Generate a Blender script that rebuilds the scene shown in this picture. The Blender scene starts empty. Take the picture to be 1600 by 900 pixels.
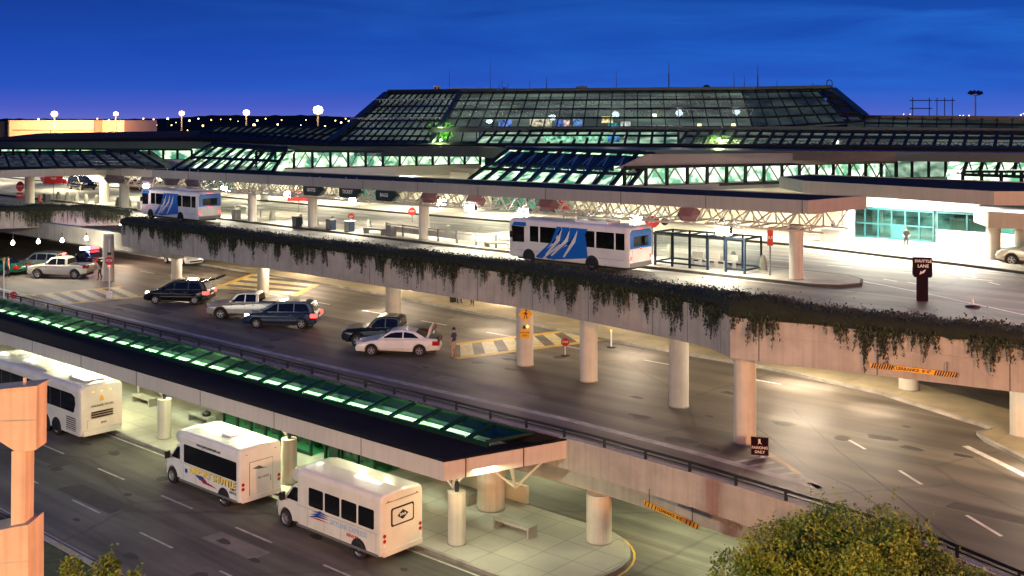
import bpy, bmesh, math, random
from mathutils import Vector, Matrix, noise
R = math.radians
C = bpy.context.scene.collection
sc = bpy.context.scene

# ---------------------------------------------------------------- camera
cam = bpy.data.objects.new('camera', bpy.data.cameras.new('camera'))
C.objects.link(cam)
CZ = 17.7
cam.location = (0, 0, CZ)
cam.rotation_euler = (R(90), 0, 0)
cam.data.sensor_width = 36
cam.data.lens = 38.25
cam.data.shift_y = -264 / 1600
cam.data.clip_start = 0.5
cam.data.clip_end = 6000
sc.camera = cam

# ---------------------------------------------------------------- sky, dusk
world = bpy.data.worlds.new('World'); sc.world = world; world.use_nodes = True
nt = world.node_tree; nt.nodes.clear()
def N(t, kind, **kw):
    n = t.nodes.new(kind)
    for k, v in kw.items(): setattr(n, k, v)
    return n
L = nt.links.new
out = N(nt, 'ShaderNodeOutputWorld')
sky = N(nt, 'ShaderNodeTexSky', sky_type='NISHITA', sun_disc=False, sun_elevation=R(-4), sun_rotation=R(-60))
bg1 = N(nt, 'ShaderNodeBackground'); bg1.inputs[1].default_value = 0.02
L(sky.outputs[0], bg1.inputs[0])
tc = N(nt, 'ShaderNodeTexCoord')
sep = N(nt, 'ShaderNodeSeparateXYZ'); L(tc.outputs['Generated'], sep.inputs[0])
ramp = N(nt, 'ShaderNodeValToRGB')
cr = ramp.color_ramp
cr.elements[0].position = 0.0; cr.elements[0].color = (0.085, 0.098, 0.40, 1)
cr.elements[1].position = 1.0; cr.elements[1].color = (0.002, 0.016, 0.12, 1)
for p, c in ((0.010, (0.050, 0.074, 0.38, 1)), (0.028, (0.014, 0.058, 0.36, 1)), (0.060, (0.0055, 0.043, 0.30, 1)), (0.11, (0.0028, 0.027, 0.205, 1)), (0.3, (0.002, 0.022, 0.17, 1))):
    e = cr.elements.new(p); e.color = c
L(sep.outputs['Z'], ramp.inputs[0])
# the east side is lighter; thin streaked cloud there
ms = N(nt, 'ShaderNodeMapRange'); ms.inputs[1].default_value = -0.5; ms.inputs[2].default_value = 0.6
ms.inputs[3].default_value = 0.0; ms.inputs[4].default_value = 1.0
L(sep.outputs['X'], ms.inputs[0])
lite = N(nt, 'ShaderNodeMixRGB'); lite.blend_type = 'MIX'
lite.inputs[2].default_value = (0.016, 0.125, 0.50, 1)
mp = N(nt, 'ShaderNodeMapping'); mp.inputs['Scale'].default_value = (2.2, 2.2, 17)
mp.inputs['Rotation'].default_value = (0, R(4), 0)
L(tc.outputs['Generated'], mp.inputs[0])
cn = N(nt, 'ShaderNodeTexNoise'); cn.inputs['Scale'].default_value = 2.2; cn.inputs['Detail'].default_value = 7
cn.inputs['Roughness'].default_value = 0.55; cn.inputs['Distortion'].default_value = 0.5
L(mp.outputs[0], cn.inputs['Vector'])
cmr = N(nt, 'ShaderNodeMapRange'); cmr.inputs[1].default_value = 0.40; cmr.inputs[2].default_value = 0.68
L(cn.outputs['Fac'], cmr.inputs[0])
mul = N(nt, 'ShaderNodeMath', operation='MULTIPLY'); L(ms.outputs[0], mul.inputs[0])
m3 = N(nt, 'ShaderNodeMath', operation='MULTIPLY_ADD'); L(cmr.outputs[0], m3.inputs[0]); m3.inputs[1].default_value = 0.50; m3.inputs[2].default_value = 0.24
L(m3.outputs[0], mul.inputs[1])
L(mul.outputs[0], lite.inputs[0]); L(ramp.outputs[0], lite.inputs[1])
bg2 = N(nt, 'ShaderNodeBackground'); bg2.inputs[1].default_value = 1.25
L(lite.outputs[0], bg2.inputs[0])
add = N(nt, 'ShaderNodeAddShader'); L(bg1.outputs[0], add.inputs[0]); L(bg2.outputs[0], add.inputs[1])
L(add.outputs[0], out.inputs[0])

# last glow of the set sun: one very weak wide sun
sun = bpy.data.objects.new('sun', bpy.data.lights.new('sun', 'SUN')); C.objects.link(sun)
sun.data.energy = 0.03; sun.data.angle = R(15); sun.data.color = (1, 0.8, 0.7)
sun.rotation_euler = (R(70), 0, R(-60))

sc.view_settings.view_transform = 'Standard'
sc.view_settings.look = 'None'
sc.view_settings.exposure = 0.2
sc.view_settings.gamma = 1.0
sc.view_settings.use_curve_mapping = False
sc.cycles.max_bounces = 8
sc.cycles.transparent_max_bounces = 16
sc.cycles.diffuse_bounces = 3
sc.cycles.sample_clamp_indirect = 4
sc.cycles.use_denoising = True
sc.cycles.use_light_tree = True

# ---------------------------------------------------------------- frames of reference
# the three kerbs, viaducts and canopies all run along one axis (u); v runs away from the viewer
OX, OY = 2.4, 43.2
UX, UY, VX, VY = 0.7493, -0.6622, 0.6622, 0.7493
ROT = math.atan2(UY, UX)
ZM, ZU = 4.2, 8.4            # middle and upper road levels
def W(u, v, z=0.0): return Vector((OX + u*UX + v*VX, OY + u*UY + v*VY, z))
def G(px, py, z):            # a spot on level z
    Y = (CZ - z) * 1700 / (py - 186)
    return Vector(((px - 800) / 1700 * Y, Y, z))
def D(px, py, Y):            # a spot at distance Y
    return Vector(((px - 800) / 1700 * Y, Y, CZ - (py - 186) * Y / 1700))
def toUV(p): return ((p.x-OX)*UX + (p.y-OY)*UY, (p.x-OX)*VX + (p.y-OY)*VY)

# ---------------------------------------------------------------- materials
def mat(name, col, rough=0.7, metal=0.0, var=0.0, scale=1.0, bump=0.0, streak=0.0, spec=0.5, coat=0.0, stretch=None, grid=None, dirt=None, crack=0.0):
    m = bpy.data.materials.new(name); m.use_nodes = True
    t = m.node_tree; b = t.nodes['Principled BSDF']
    b.inputs['Roughness'].default_value = rough; b.inputs['Metallic'].default_value = metal
    b.inputs['Specular IOR Level'].default_value = spec; b.inputs['Coat Weight'].default_value = coat
    b.inputs['Base Color'].default_value = (*col, 1)
    if var or bump or streak or grid or dirt or crack:
        tc = N(t, 'ShaderNodeTexCoord'); k = t.links.new
        mp = N(t, 'ShaderNodeMapping')
        if stretch: mp.inputs['Scale'].default_value = stretch
        k(tc.outputs['Object'], mp.inputs[0])
        no = N(t, 'ShaderNodeTexNoise'); no.inputs['Scale'].default_value = scale; no.inputs['Detail'].default_value = 8
        no.inputs['Roughness'].default_value = 0.65
        k(mp.outputs[0], no.inputs['Vector'])
        mr = N(t, 'ShaderNodeMapRange'); mr.inputs[1].default_value = 0.3; mr.inputs[2].default_value = 0.7
        mr.inputs[3].default_value = 1 - var; mr.inputs[4].default_value = 1 + var
        k(no.outputs['Fac'], mr.inputs[0])
        mx = N(t, 'ShaderNodeMixRGB', blend_type='MULTIPLY'); mx.inputs[0].default_value = 1
        mx.inputs[1].default_value = (*col, 1); k(mr.outputs[0], mx.inputs[2])
        cur = mx.outputs[0]
        if dirt:     # large stains
            n3 = N(t, 'ShaderNodeTexNoise'); n3.inputs['Scale'].default_value = dirt[1]; n3.inputs['Detail'].default_value = 5
            k(tc.outputs['Object'], n3.inputs['Vector'])
            r3 = N(t, 'ShaderNodeMapRange'); r3.inputs[1].default_value = 0.42; r3.inputs[2].default_value = 0.66
            r3.inputs[3].default_value = 1.0; r3.inputs[4].default_value = 1 - dirt[0]
            k(n3.outputs['Fac'], r3.inputs[0])
            m3 = N(t, 'ShaderNodeMixRGB', blend_type='MULTIPLY'); m3.inputs[0].default_value = 1
            k(cur, m3.inputs[1]); k(r3.outputs[0], m3.inputs[2]); cur = m3.outputs[0]
        if streak:   # rain streaks running down a wall
            mp2 = N(t, 'ShaderNodeMapping'); mp2.inputs['Scale'].default_value = (3, 3, 0.12)
            k(tc.outputs['Object'], mp2.inputs[0])
            n2 = N(t, 'ShaderNodeTexNoise'); n2.inputs['Scale'].default_value = 1.6; n2.inputs['Detail'].default_value = 6
            k(mp2.outputs[0], n2.inputs['Vector'])
            r2 = N(t, 'ShaderNodeMapRange'); r2.inputs[1].default_value = 0.45; r2.inputs[2].default_value = 0.75
            r2.inputs[3].default_value = 1.0; r2.inputs[4].default_value = 1 - streak
            k(n2.outputs['Fac'], r2.inputs[0])
            m2 = N(t, 'ShaderNodeMixRGB', blend_type='MULTIPLY'); m2.inputs[0].default_value = 1
            k(cur, m2.inputs[1]); k(r2.outputs[0], m2.inputs[2]); cur = m2.outputs[0]
        if crack:    # hairline cracks and long tyre-worn bands
            vo = N(t, 'ShaderNodeTexVoronoi', feature='DISTANCE_TO_EDGE'); vo.inputs['Scale'].default_value = 0.13
            wn = N(t, 'ShaderNodeTexNoise'); wn.inputs['Scale'].default_value = 0.7; k(tc.outputs['Object'], wn.inputs['Vector'])
            av = N(t, 'ShaderNodeMixRGB'); av.inputs[0].default_value = 0.35; k(tc.outputs['Object'], av.inputs[1]); k(wn.outputs['Color'], av.inputs[2])
            k(av.outputs[0], vo.inputs['Vector'])
            rc = N(t, 'ShaderNodeMapRange'); rc.inputs[1].default_value = 0.0; rc.inputs[2].default_value = 0.012; rc.inputs[3].default_value = 1-crack; rc.inputs[4].default_value = 1.0
            k(vo.outputs['Distance'], rc.inputs[0])
            mpt = N(t, 'ShaderNodeMapping'); mpt.inputs['Scale'].default_value = (0.03, 1.1, 1); k(tc.outputs['Object'], mpt.inputs[0])
            tn = N(t, 'ShaderNodeTexNoise'); tn.inputs['Scale'].default_value = 1.0; tn.inputs['Detail'].default_value = 3; k(mpt.outputs[0], tn.inputs['Vector'])
            rt_ = N(t, 'ShaderNodeMapRange'); rt_.inputs[1].default_value = 0.4; rt_.inputs[2].default_value = 0.62; rt_.inputs[3].default_value = 0.66; rt_.inputs[4].default_value = 1.12; k(tn.outputs['Fac'], rt_.inputs[0])
            mc = N(t, 'ShaderNodeMath', operation='MULTIPLY'); k(rc.outputs[0], mc.inputs[0]); k(rt_.outputs[0], mc.inputs[1])
            m6 = N(t, 'ShaderNodeMixRGB', blend_type='MULTIPLY'); m6.inputs[0].default_value = 1; k(cur, m6.inputs[1]); k(mc.outputs[0], m6.inputs[2]); cur = m6.outputs[0]
        if grid:     # (cell u, cell v, line darkness)
            br = N(t, 'ShaderNodeTexBrick'); br.offset = 0.0; br.squash = 1.0
            br.inputs['Scale'].default_value = 1.0; br.inputs['Mortar Size'].default_value = 0.02
            br.inputs['Brick Width'].default_value = grid[0]; br.inputs['Row Height'].default_value = grid[1]
            br.inputs['Color1'].default_value = (1, 1, 1, 1); br.inputs['Color2'].default_value = (0.86, 0.87, 0.88, 1)
            br.inputs['Mortar'].default_value = (grid[2],)*3 + (1,)
            k(tc.outputs['Object'], br.inputs['Vector'])
            m4 = N(t, 'ShaderNodeMixRGB', blend_type='MULTIPLY'); m4.inputs[0].default_value = 1
            k(cur, m4.inputs[1]); k(br.outputs['Color'], m4.inputs[2]); cur = m4.outputs[0]
        k(cur, b.inputs['Base Color'])
        if bump:
            nb = N(t, 'ShaderNodeTexNoise'); nb.inputs['Scale'].default_value = scale * 12; nb.inputs['Detail'].default_value = 4
            k(tc.outputs['Object'], nb.inputs['Vector'])
            bp = N(t, 'ShaderNodeBump'); bp.inputs['Strength'].default_value = bump; bp.inputs['Distance'].default_value = 0.02
            k(nb.outputs['Fac'], bp.inputs['Height']); k(bp.outputs[0], b.inputs['Normal'])
    return m
def emit(name, col, s):
    m = bpy.data.materials.new(name); m.use_nodes = True
    t = m.node_tree; t.nodes.clear()
    o = N(t, 'ShaderNodeOutputMaterial'); e = N(t, 'ShaderNodeEmission')
    e.inputs[0].default_value = (*col, 1); e.inputs[1].default_value = s
    t.links.new(e.outputs[0], o.inputs[0]); return m
def glass(name, tint, refl=0.12, gl=(0.8, 0.9, 1.0), rough=0.03):
    m = bpy.data.materials.new(name); m.use_nodes = True
    t = m.node_tree; t.nodes.clear()
    o = N(t, 'ShaderNodeOutputMaterial'); tr = N(t, 'ShaderNodeBsdfTransparent'); g = N(t, 'ShaderNodeBsdfGlossy')
    tr.inputs[0].default_value = (*tint, 1); g.inputs[0].default_value = (*gl, 1); g.inputs['Roughness'].default_value = rough
    mx = N(t, 'ShaderNodeMixShader'); mx.inputs[0].default_value = refl
    t.links.new(tr.outputs[0], mx.inputs[1]); t.links.new(g.outputs[0], mx.inputs[2]); t.links.new(mx.outputs[0], o.inputs[0])
    return m
def lit_room(name, dark, lite, s, scale=(0.25, 0.25, 0.6), spots=0.0, seed=0.0, lo=0.38, hi=0.7):
    # a lit interior seen through glass: uneven brightness of furniture, signs and lamps
    m = bpy.data.materials.new(name); m.use_nodes = True
    t = m.node_tree; t.nodes.clear(); k = t.links.new
    o = N(t, 'ShaderNodeOutputMaterial'); e = N(t, 'ShaderNodeEmission'); e.inputs[1].default_value = s
    tc = N(t, 'ShaderNodeTexCoord'); mp = N(t, 'ShaderNodeMapping'); mp.inputs['Scale'].default_value = scale
    mp.inputs['Location'].default_value = (seed, seed*2, 0)
    k(tc.outputs['Object'], mp.inputs[0])
    no = N(t, 'ShaderNodeTexNoise'); no.inputs['Scale'].default_value = 2.0; no.inputs['Detail'].default_value = 2.5
    k(mp.outputs[0], no.inputs['Vector'])
    rp = N(t, 'ShaderNodeMapRange'); rp.inputs[1].default_value = lo; rp.inputs[2].default_value = hi
    k(no.outputs['Fac'], rp.inputs[0])
    mx = N(t, 'ShaderNodeMixRGB'); mx.inputs[1].default_value = (*dark, 1); mx.inputs[2].default_value = (*lite, 1)
    k(rp.outputs[0], mx.inputs[0]); cur = mx.outputs[0]
    if spots:
        vo = N(t, 'ShaderNodeTexVoronoi'); vo.inputs['Scale'].default_value = 1.1
        mp2 = N(t, 'ShaderNodeMapping'); mp2.inputs['Scale'].default_value = (0.45, 0.45, 0.9); k(tc.outputs['Object'], mp2.inputs[0])
        k(mp2.outputs[0], vo.inputs['Vector'])
        lt = N(t, 'ShaderNodeMapRange'); lt.inputs[1].default_value = 0.16; lt.inputs[2].default_value = 0.05
        k(vo.outputs['Distance'], lt.inputs[0])
        m5 = N(t, 'ShaderNodeMixRGB'); k(lt.outputs[0], m5.inputs[0]); k(cur, m5.inputs[1]); m5.inputs[2].default_value = (spots, spots, spots*0.85, 1)
        cur = m5.outputs[0]
    k(cur, e.inputs[0]); k(e.outputs[0], o.inputs[0]); return m

M = {}
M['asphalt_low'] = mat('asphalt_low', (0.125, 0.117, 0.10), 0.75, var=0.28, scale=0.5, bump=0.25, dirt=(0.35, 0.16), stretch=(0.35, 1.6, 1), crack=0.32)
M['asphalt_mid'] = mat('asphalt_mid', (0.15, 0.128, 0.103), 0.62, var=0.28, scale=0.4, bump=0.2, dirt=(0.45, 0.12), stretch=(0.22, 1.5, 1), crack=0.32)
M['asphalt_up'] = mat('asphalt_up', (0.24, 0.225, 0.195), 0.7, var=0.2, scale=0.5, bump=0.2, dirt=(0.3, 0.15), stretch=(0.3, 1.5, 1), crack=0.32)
M['patch_dark'] = mat('patch_dark', (0.065, 0.06, 0.055), 0.85, var=0.25, scale=1.5, bump=0.2)
M['patch_pale'] = mat('patch_pale', (0.19, 0.175, 0.155), 0.8, var=0.25, scale=1.5, bump=0.2)
M['oil'] = mat('oil', (0.05, 0.047, 0.043), 0.85, var=0.4, scale=3)
M['ground'] = mat('ground', (0.035, 0.037, 0.03), 0.95, var=0.3, scale=0.02)
M['grass_soil'] = mat('grass_soil', (0.05, 0.065, 0.028), 0.95, var=0.5, scale=2.5, bump=0.6)
M['paving'] = mat('paving', (0.42, 0.40, 0.35), 0.75, var=0.16, scale=0.8, bump=0.1, grid=(1.5, 1.5, 0.55), dirt=(0.3, 0.4))
M['walk'] = mat('walk', (0.40, 0.37, 0.31), 0.8, var=0.16, scale=0.7, grid=(3.0, 2.2, 0.7), dirt=(0.25, 0.3))
M['tanwalk'] = mat('tanwalk', (0.36, 0.30, 0.19), 0.8, var=0.16, scale=0.7, grid=(3.0, 4.2, 0.75), dirt=(0.3, 0.3))
M['kerb'] = mat('kerb', (0.33, 0.31, 0.27), 0.8, var=0.25, scale=1.5, dirt=(0.3, 0.8))
M['concrete'] = mat('concrete', (0.36, 0.345, 0.315), 0.8, var=0.16, scale=0.9, bump=0.15, streak=0.22, dirt=(0.22, 0.25))
M['column'] = mat('column', (0.50, 0.47, 0.41), 0.75, var=0.10, scale=1.2, bump=0.08, streak=0.22)
M['fascia'] = mat('fascia', (0.50, 0.48, 0.44), 0.6, var=0.06, scale=0.6, streak=0.12)
M['fascia_upper'] = mat('fascia_upper', (0.30, 0.30, 0.265), 0.65, var=0.06, scale=0.6, streak=0.12)
M['soffit'] = mat('soffit', (0.62, 0.60, 0.54), 0.8, var=0.06, scale=0.5)
M['roofing'] = mat('roofing', (0.010, 0.010, 0.013), 0.85, spec=0.12, var=0.4, scale=0.6, dirt=(0.4, 0.3))
M['darkmetal'] = mat('darkmetal', (0.018, 0.022, 0.03), 0.45, 0.3)
M['frame'] = mat('frame', (0.012, 0.016, 0.018), 0.8, 0.0, spec=0.15)
M['darkkerb'] = mat('darkkerb', (0.05, 0.05, 0.045), 0.85, var=0.4, scale=1.0)
M['pylon'] = mat('pylon', (0.15, 0.155, 0.13), 0.85, var=0.2, scale=3)
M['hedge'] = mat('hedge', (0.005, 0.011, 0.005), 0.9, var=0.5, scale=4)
M['whitesteel'] = mat('whitesteel', (0.50, 0.49, 0.44), 0.5, var=0.05, scale=2)
M['greenframe'] = mat('greenframe', (0.004, 0.022, 0.015), 0.5, spec=0.2)
M['bulkhead'] = mat('bulkhead', (0.17, 0.165, 0.16), 0.7, var=0.08, scale=0.5)
M['skylight_reflector'] = mat('skylight_reflector', (0.72, 0.78, 0.66), 0.8)
M['tealframe'] = mat('tealframe', (0.01, 0.075, 0.085), 0.4)
M['shelterblue'] = mat('shelterblue', (0.007, 0.016, 0.034), 0.6, spec=0.2)
M['stripe'] = mat('stripe', (0.62, 0.60, 0.55), 0.6, var=0.3, scale=2.5)
M['oldstripe'] = mat('oldstripe', (0.40, 0.39, 0.35), 0.65, var=0.4, scale=2.0)
M['creamstripe'] = mat('creamstripe', (0.60, 0.52, 0.30), 0.6, var=0.3, scale=2.5)
M['yellowline'] = mat('yellowline', (0.62, 0.38, 0.05), 0.6, var=0.3, scale=2)
M['cream'] = mat('cream', (0.62, 0.58, 0.46), 0.7, var=0.06, scale=0.6)
M['tyre'] = mat('tyre', (0.012, 0.012, 0.013), 0.8)
M['rim'] = mat('rim', (0.55, 0.55, 0.56), 0.28, 0.8)
M['carglass'] = mat('carglass', (0.006, 0.007, 0.009), 0.06, spec=0.7)
M['busglass'] = mat('busglass', (0.004, 0.005, 0.006), 0.08, spec=0.6)
M['black'] = mat('black', (0.008, 0.008, 0.009), 0.55)
M['rubber'] = mat('rubber', (0.02, 0.02, 0.021), 0.7)
M['white_paint'] = mat('white_paint', (0.74, 0.74, 0.71), 0.28, coat=0.4, var=0.04, scale=1.2, dirt=(0.12, 0.9))
M['cream_paint'] = mat('cream_paint', (0.70, 0.67, 0.60), 0.3, coat=0.4, var=0.04, scale=1.2, dirt=(0.12, 0.9))
M['silver_paint'] = mat('silver_paint', (0.42, 0.40, 0.37), 0.3, 0.5, coat=0.5)
M['champagne_paint'] = mat('champagne_paint', (0.55, 0.53, 0.45), 0.3, 0.35, coat=0.5)
M['black_paint'] = mat('black_paint', (0.003, 0.003, 0.004), 0.22, coat=0.2)
M['navy_paint'] = mat('navy_paint', (0.010, 0.022, 0.062), 0.3, 0.1, coat=0.2)
M['darkblue_paint'] = mat('darkblue_paint', (0.004, 0.007, 0.018), 0.3, 0.1, coat=0.2)
M['grey_paint'] = mat('grey_paint', (0.10, 0.12, 0.115), 0.32, 0.4, coat=0.3)
M['green_paint'] = mat('green_paint', (0.01, 0.11, 0.06), 0.2, 0.2, coat=0.8)
M['red_paint'] = mat('red_paint', (0.45, 0.015, 0.02), 0.2, coat=0.8)
M['blue_paint'] = mat('blue_paint', (0.02, 0.06, 0.30), 0.2, coat=0.8)
M['busblue'] = mat('busblue', (0.005, 0.12, 0.50), 0.3, coat=0.5)
M['lightblue'] = mat('lightblue', (0.30, 0.48, 0.66), 0.3, coat=0.4)
M['seam'] = mat('seam', (0.05, 0.05, 0.05), 0.6)
M['greyplastic'] = mat('greyplastic', (0.13, 0.13, 0.135), 0.5)
M['chrome'] = mat('chrome', (0.6, 0.6, 0.6), 0.2, 0.9)
M['redlens'] = mat('redlens', (0.35, 0.008, 0.008), 0.2, coat=0.5)
M['redlit'] = emit('redlit', (1.0, 0.05, 0.04), 5)
M['amberlit'] = emit('amberlit', (1.0, 0.45, 0.08), 3)
M['headlit'] = emit('headlit', (1.0, 0.92, 0.75), 10)
M['headlens'] = mat('headlens', (0.6, 0.6, 0.6), 0.1, 0.3, coat=0.5)
M['bluelit'] = emit('bluelit', (0.25, 0.35, 1.0), 26)
M['redbeacon'] = emit('redbeacon', (1.0, 0.05, 0.06), 9)
M['signred'] = mat('signred', (0.45, 0.015, 0.02), 0.4)
M['signyellow'] = mat('signyellow', (0.72, 0.36, 0.01), 0.45)
M['busyellow'] = mat('busyellow', (0.9, 0.68, 0.03), 0.4)
M['signbrown'] = mat('signbrown', (0.014, 0.006, 0.012), 0.9, spec=0.1)
M['signwhite'] = mat('signwhite', (0.75, 0.75, 0.73), 0.4)
M['signpink'] = mat('signpink', (0.17, 0.085, 0.10), 0.5)
M['signdark'] = mat('signdark', (0.012, 0.028, 0.028), 0.45)
M['signslate'] = mat('signslate', (0.11, 0.09, 0.12), 0.5)
M['orangecone'] = mat('orangecone', (0.75, 0.12, 0.02), 0.5)
M['skin'] = mat('skin', (0.42, 0.24, 0.17), 0.55)
M['hair'] = mat('hair', (0.02, 0.014, 0.01), 0.7)
M['cloth_blue'] = mat('cloth_blue', (0.02, 0.04, 0.13), 0.9)
M['cloth_khaki'] = mat('cloth_khaki', (0.42, 0.36, 0.28), 0.9)
M['cloth_light'] = mat('cloth_light', (0.50, 0.46, 0.38), 0.9)
M['cloth_dark'] = mat('cloth_dark', (0.015, 0.015, 0.018), 0.9)
M['cloth_red'] = mat('cloth_red', (0.55, 0.05, 0.03), 0.9)
M['bark'] = mat('bark', (0.06, 0.045, 0.03), 0.9, var=0.3, scale=6)
M['leaf_bright'] = mat('leaf_bright', (0.070, 0.15, 0.012), 0.6)
M['leaf_dark'] = mat('leaf_dark', (0.035, 0.08, 0.010), 0.6)
M['leaf_gold'] = mat('leaf_gold', (0.125, 0.180, 0.012), 0.6)
M['ivy_a'] = mat('ivy_a', (0.008, 0.022, 0.009), 0.7)
M['ivy_b'] = mat('ivy_b', (0.026, 0.040, 0.016), 0.65)
M['stucco'] = mat('stucco', (0.44, 0.34, 0.25), 0.85, var=0.12, scale=1.2, bump=0.2, streak=0.35)
M['warehouse'] = mat('warehouse', (0.52, 0.36, 0.26), 0.8, var=0.04, scale=0.2)
M['soffit_lamp'] = emit('soffit_lamp', (1.0, 0.93, 0.72), 22)
M['halide'] = emit('halide', (1.0, 0.98, 0.92), 90)
M['sodium'] = emit('sodium', (1.0, 0.60, 0.28), 7)
M['farlamp'] = emit('farlamp', (1.0, 0.60, 0.22), 7)
M['farlamp_white'] = emit('farlamp_white', (0.9, 0.95, 1.0), 6)
M['canopy_glass'] = glass('canopy_glass', (0.46, 0.95, 0.62), 0.08, (0.4, 0.7, 0.65))
M['term_glass'] = glass('term_glass', (0.80, 0.95, 0.88), 0.10, (0.35, 0.45, 0.6))
M['hall_glass'] = glass('hall_glass', (0.75, 0.80, 0.78), 0.12, (0.30, 0.38, 0.5))
M['door_glass'] = glass('door_glass', (0.10, 0.62, 0.34), 0.14, (0.5, 0.9, 0.7))
M['teal_glass'] = glass('teal_glass', (0.26, 0.52, 0.52), 0.2, (0.4, 0.7, 0.75))
M['shelter_glass'] = glass('shelter_glass', (0.92, 0.96, 0.97), 0.05)

# ---------------------------------------------------------------- mesh builder
class MB:
    def __init__(s): s.v = []; s.f = []; s.sm = []
    def add(s, vs, fs, smooth=False):
        n = len(s.v); s.v += [Vector(p) for p in vs]
        for f in fs: s.f.append([n+i for i in f]); s.sm.append(smooth)
        return s
    def box(s, x0, x1, y0, y1, z0, z1, rz=0, c=None):
        vs = [(x, y, z) for z in (z0, z1) for x, y in ((x0, y0), (x1, y0), (x1, y1), (x0, y1))]
        return s.add(vs, [(3, 2, 1, 0), (4, 5, 6, 7), (0, 1, 5, 4), (1, 2, 6, 5), (2, 3, 7, 6), (3, 0, 4, 7)])
    def prism(s, poly, z0, z1):          # plan polygon, z0/z1 numbers or per-vertex lists
        n = len(poly)
        a = z0 if isinstance(z0, (list, tuple)) else [z0]*n
        b = z1 if isinstance(z1, (list, tuple)) else [z1]*n
        vs = [(p[0], p[1], a[i]) for i, p in enumerate(poly)] + [(p[0], p[1], b[i]) for i, p in enumerate(poly)]
        return s.add(vs, [tuple(range(n))[::-1], tuple(range(n, 2*n))] + [(i, (i+1) % n, n+(i+1) % n, n+i) for i in range(n)])
    def prism_y(s, poly, y0, y1):        # polygon in x,z pushed along y
        n = len(poly)
        vs = [(p[0], y0, p[1]) for p in poly] + [(p[0], y1, p[1]) for p in poly]
        return s.add(vs, [tuple(range(n)), tuple(range(n, 2*n))[::-1]] + [(i, n+i, n+(i+1) % n, (i+1) % n) for i in range(n)])
    def prism_x(s, poly, x0, x1):        # polygon in y,z pushed along x
        n = len(poly)
        vs = [(x0, p[0], p[1]) for p in poly] + [(x1, p[0], p[1]) for p in poly]
        return s.add(vs, [tuple(range(n))[::-1], tuple(range(n, 2*n))] + [(i, (i+1) % n, n+(i+1) % n, n+i) for i in range(n)])
    def cyl(s, x, y, z0, z1, r0, r1=None, n=20, cap=True):
        r1 = r0 if r1 is None else r1
        vs = [(x+r0*math.cos(2*math.pi*i/n), y+r0*math.sin(2*math.pi*i/n), z0) for i in range(n)]
        vs += [(x+r1*math.cos(2*math.pi*i/n), y+r1*math.sin(2*math.pi*i/n), z1) for i in range(n)]
        s.add(vs, [(i, (i+1) % n, n+(i+1) % n, n+i) for i in range(n)], True)
        if cap: s.add(vs, [tuple(range(n))[::-1], tuple(range(n, 2*n))])
        return s
    def lathe(s, prof, n=20, smooth=True, c=(0, 0, 0)):   # (r, z) about z
        vs = [(c[0]+r*math.cos(2*math.pi*i/n), c[1]+r*math.sin(2*math.pi*i/n), c[2]+z) for r, z in prof for i in range(n)]
        fs = [(k*n+i, k*n+(i+1) % n, (k+1)*n+(i+1) % n, (k+1)*n+i) for k in range(len(prof)-1) for i in range(n)]
        return s.add(vs, fs, smooth)
    def lathe_y(s, prof, c, n=22):       # (r, y) about the y axis through c
        vs = [(c[0]+r*math.cos(2*math.pi*i/n), c[1]+y, c[2]+r*math.sin(2*math.pi*i/n)) for r, y in prof for i in range(n)]
        fs = [(k*n+i, k*n+(i+1) % n, (k+1)*n+(i+1) % n, (k+1)*n+i) for k in range(len(prof)-1) for i in range(n)]
        return s.add(vs, fs, True)
    def bar(s, p, q, r, n=6, r2=None):
        p, q = Vector(p), Vector(q); d = (q-p)
        if d.length < 1e-6: return s
        d.normalize(); a = d.orthogonal().normalized(); b = d.cross(a); r2 = r if r2 is None else r2
        vs = [p + (a*math.cos(2*math.pi*i/n) + b*math.sin(2*math.pi*i/n))*r for i in range(n)]
        vs += [q + (a*math.cos(2*math.pi*i/n) + b*math.sin(2*math.pi*i/n))*r2 for i in range(n)]
        return s.add(vs, [(i, (i+1) % n, n+(i+1) % n, n+i) for i in range(n)] + [tuple(range(n))[::-1], tuple(range(n, 2*n))], n > 6)
    def beam(s, p, q, w, h, up=(0, 0, 1)):
        p, q = Vector(p), Vector(q); d = (q-p).normalized(); a = d.cross(Vector(up))
        if a.length < 1e-4: a = Vector((1, 0, 0))
        a.normalize(); b = a.cross(d)
        vs = [o + a*x*w/2 + b*y*h/2 for o in (p, q) for x, y in ((-1, -1), (1, -1), (1, 1), (-1, 1))]
        return s.add(vs, [(3, 2, 1, 0), (4, 5, 6, 7), (0, 1, 5, 4), (1, 2, 6, 5), (2, 3, 7, 6), (3, 0, 4, 7)])
    def quad(s, a, b, c, d): return s.add([a, b, c, d], [(0, 1, 2, 3)])
    def panel(s, pts, t, nrm):           # flat polygon given a thickness along nrm
        n = len(pts); nv = Vector(nrm)*t
        vs = [Vector(p) for p in pts] + [Vector(p)+nv for p in pts]
        return s.add(vs, [tuple(range(n))[::-1], tuple(range(n, 2*n))] + [(i, (i+1) % n, n+(i+1) % n, n+i) for i in range(n)])
    def build(s, name, m, parent=None, recalc=True, label=None):
        me = bpy.data.meshes.new(name)
        me.from_pydata([tuple(p) for p in s.v], [], s.f)
        me.polygons.foreach_set('use_smooth', s.sm)
        ms = m if isinstance(m, (list, tuple)) else [m]
        for x in ms: me.materials.append(x)
        if recalc:
            b = bmesh.new(); b.from_mesh(me); bmesh.ops.recalc_face_normals(b, faces=b.faces); b.to_mesh(me); b.free()
        o = bpy.data.objects.new(name, me); C.objects.link(o)
        if parent: o.parent = parent
        if label: o['label'] = label
        return o
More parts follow.
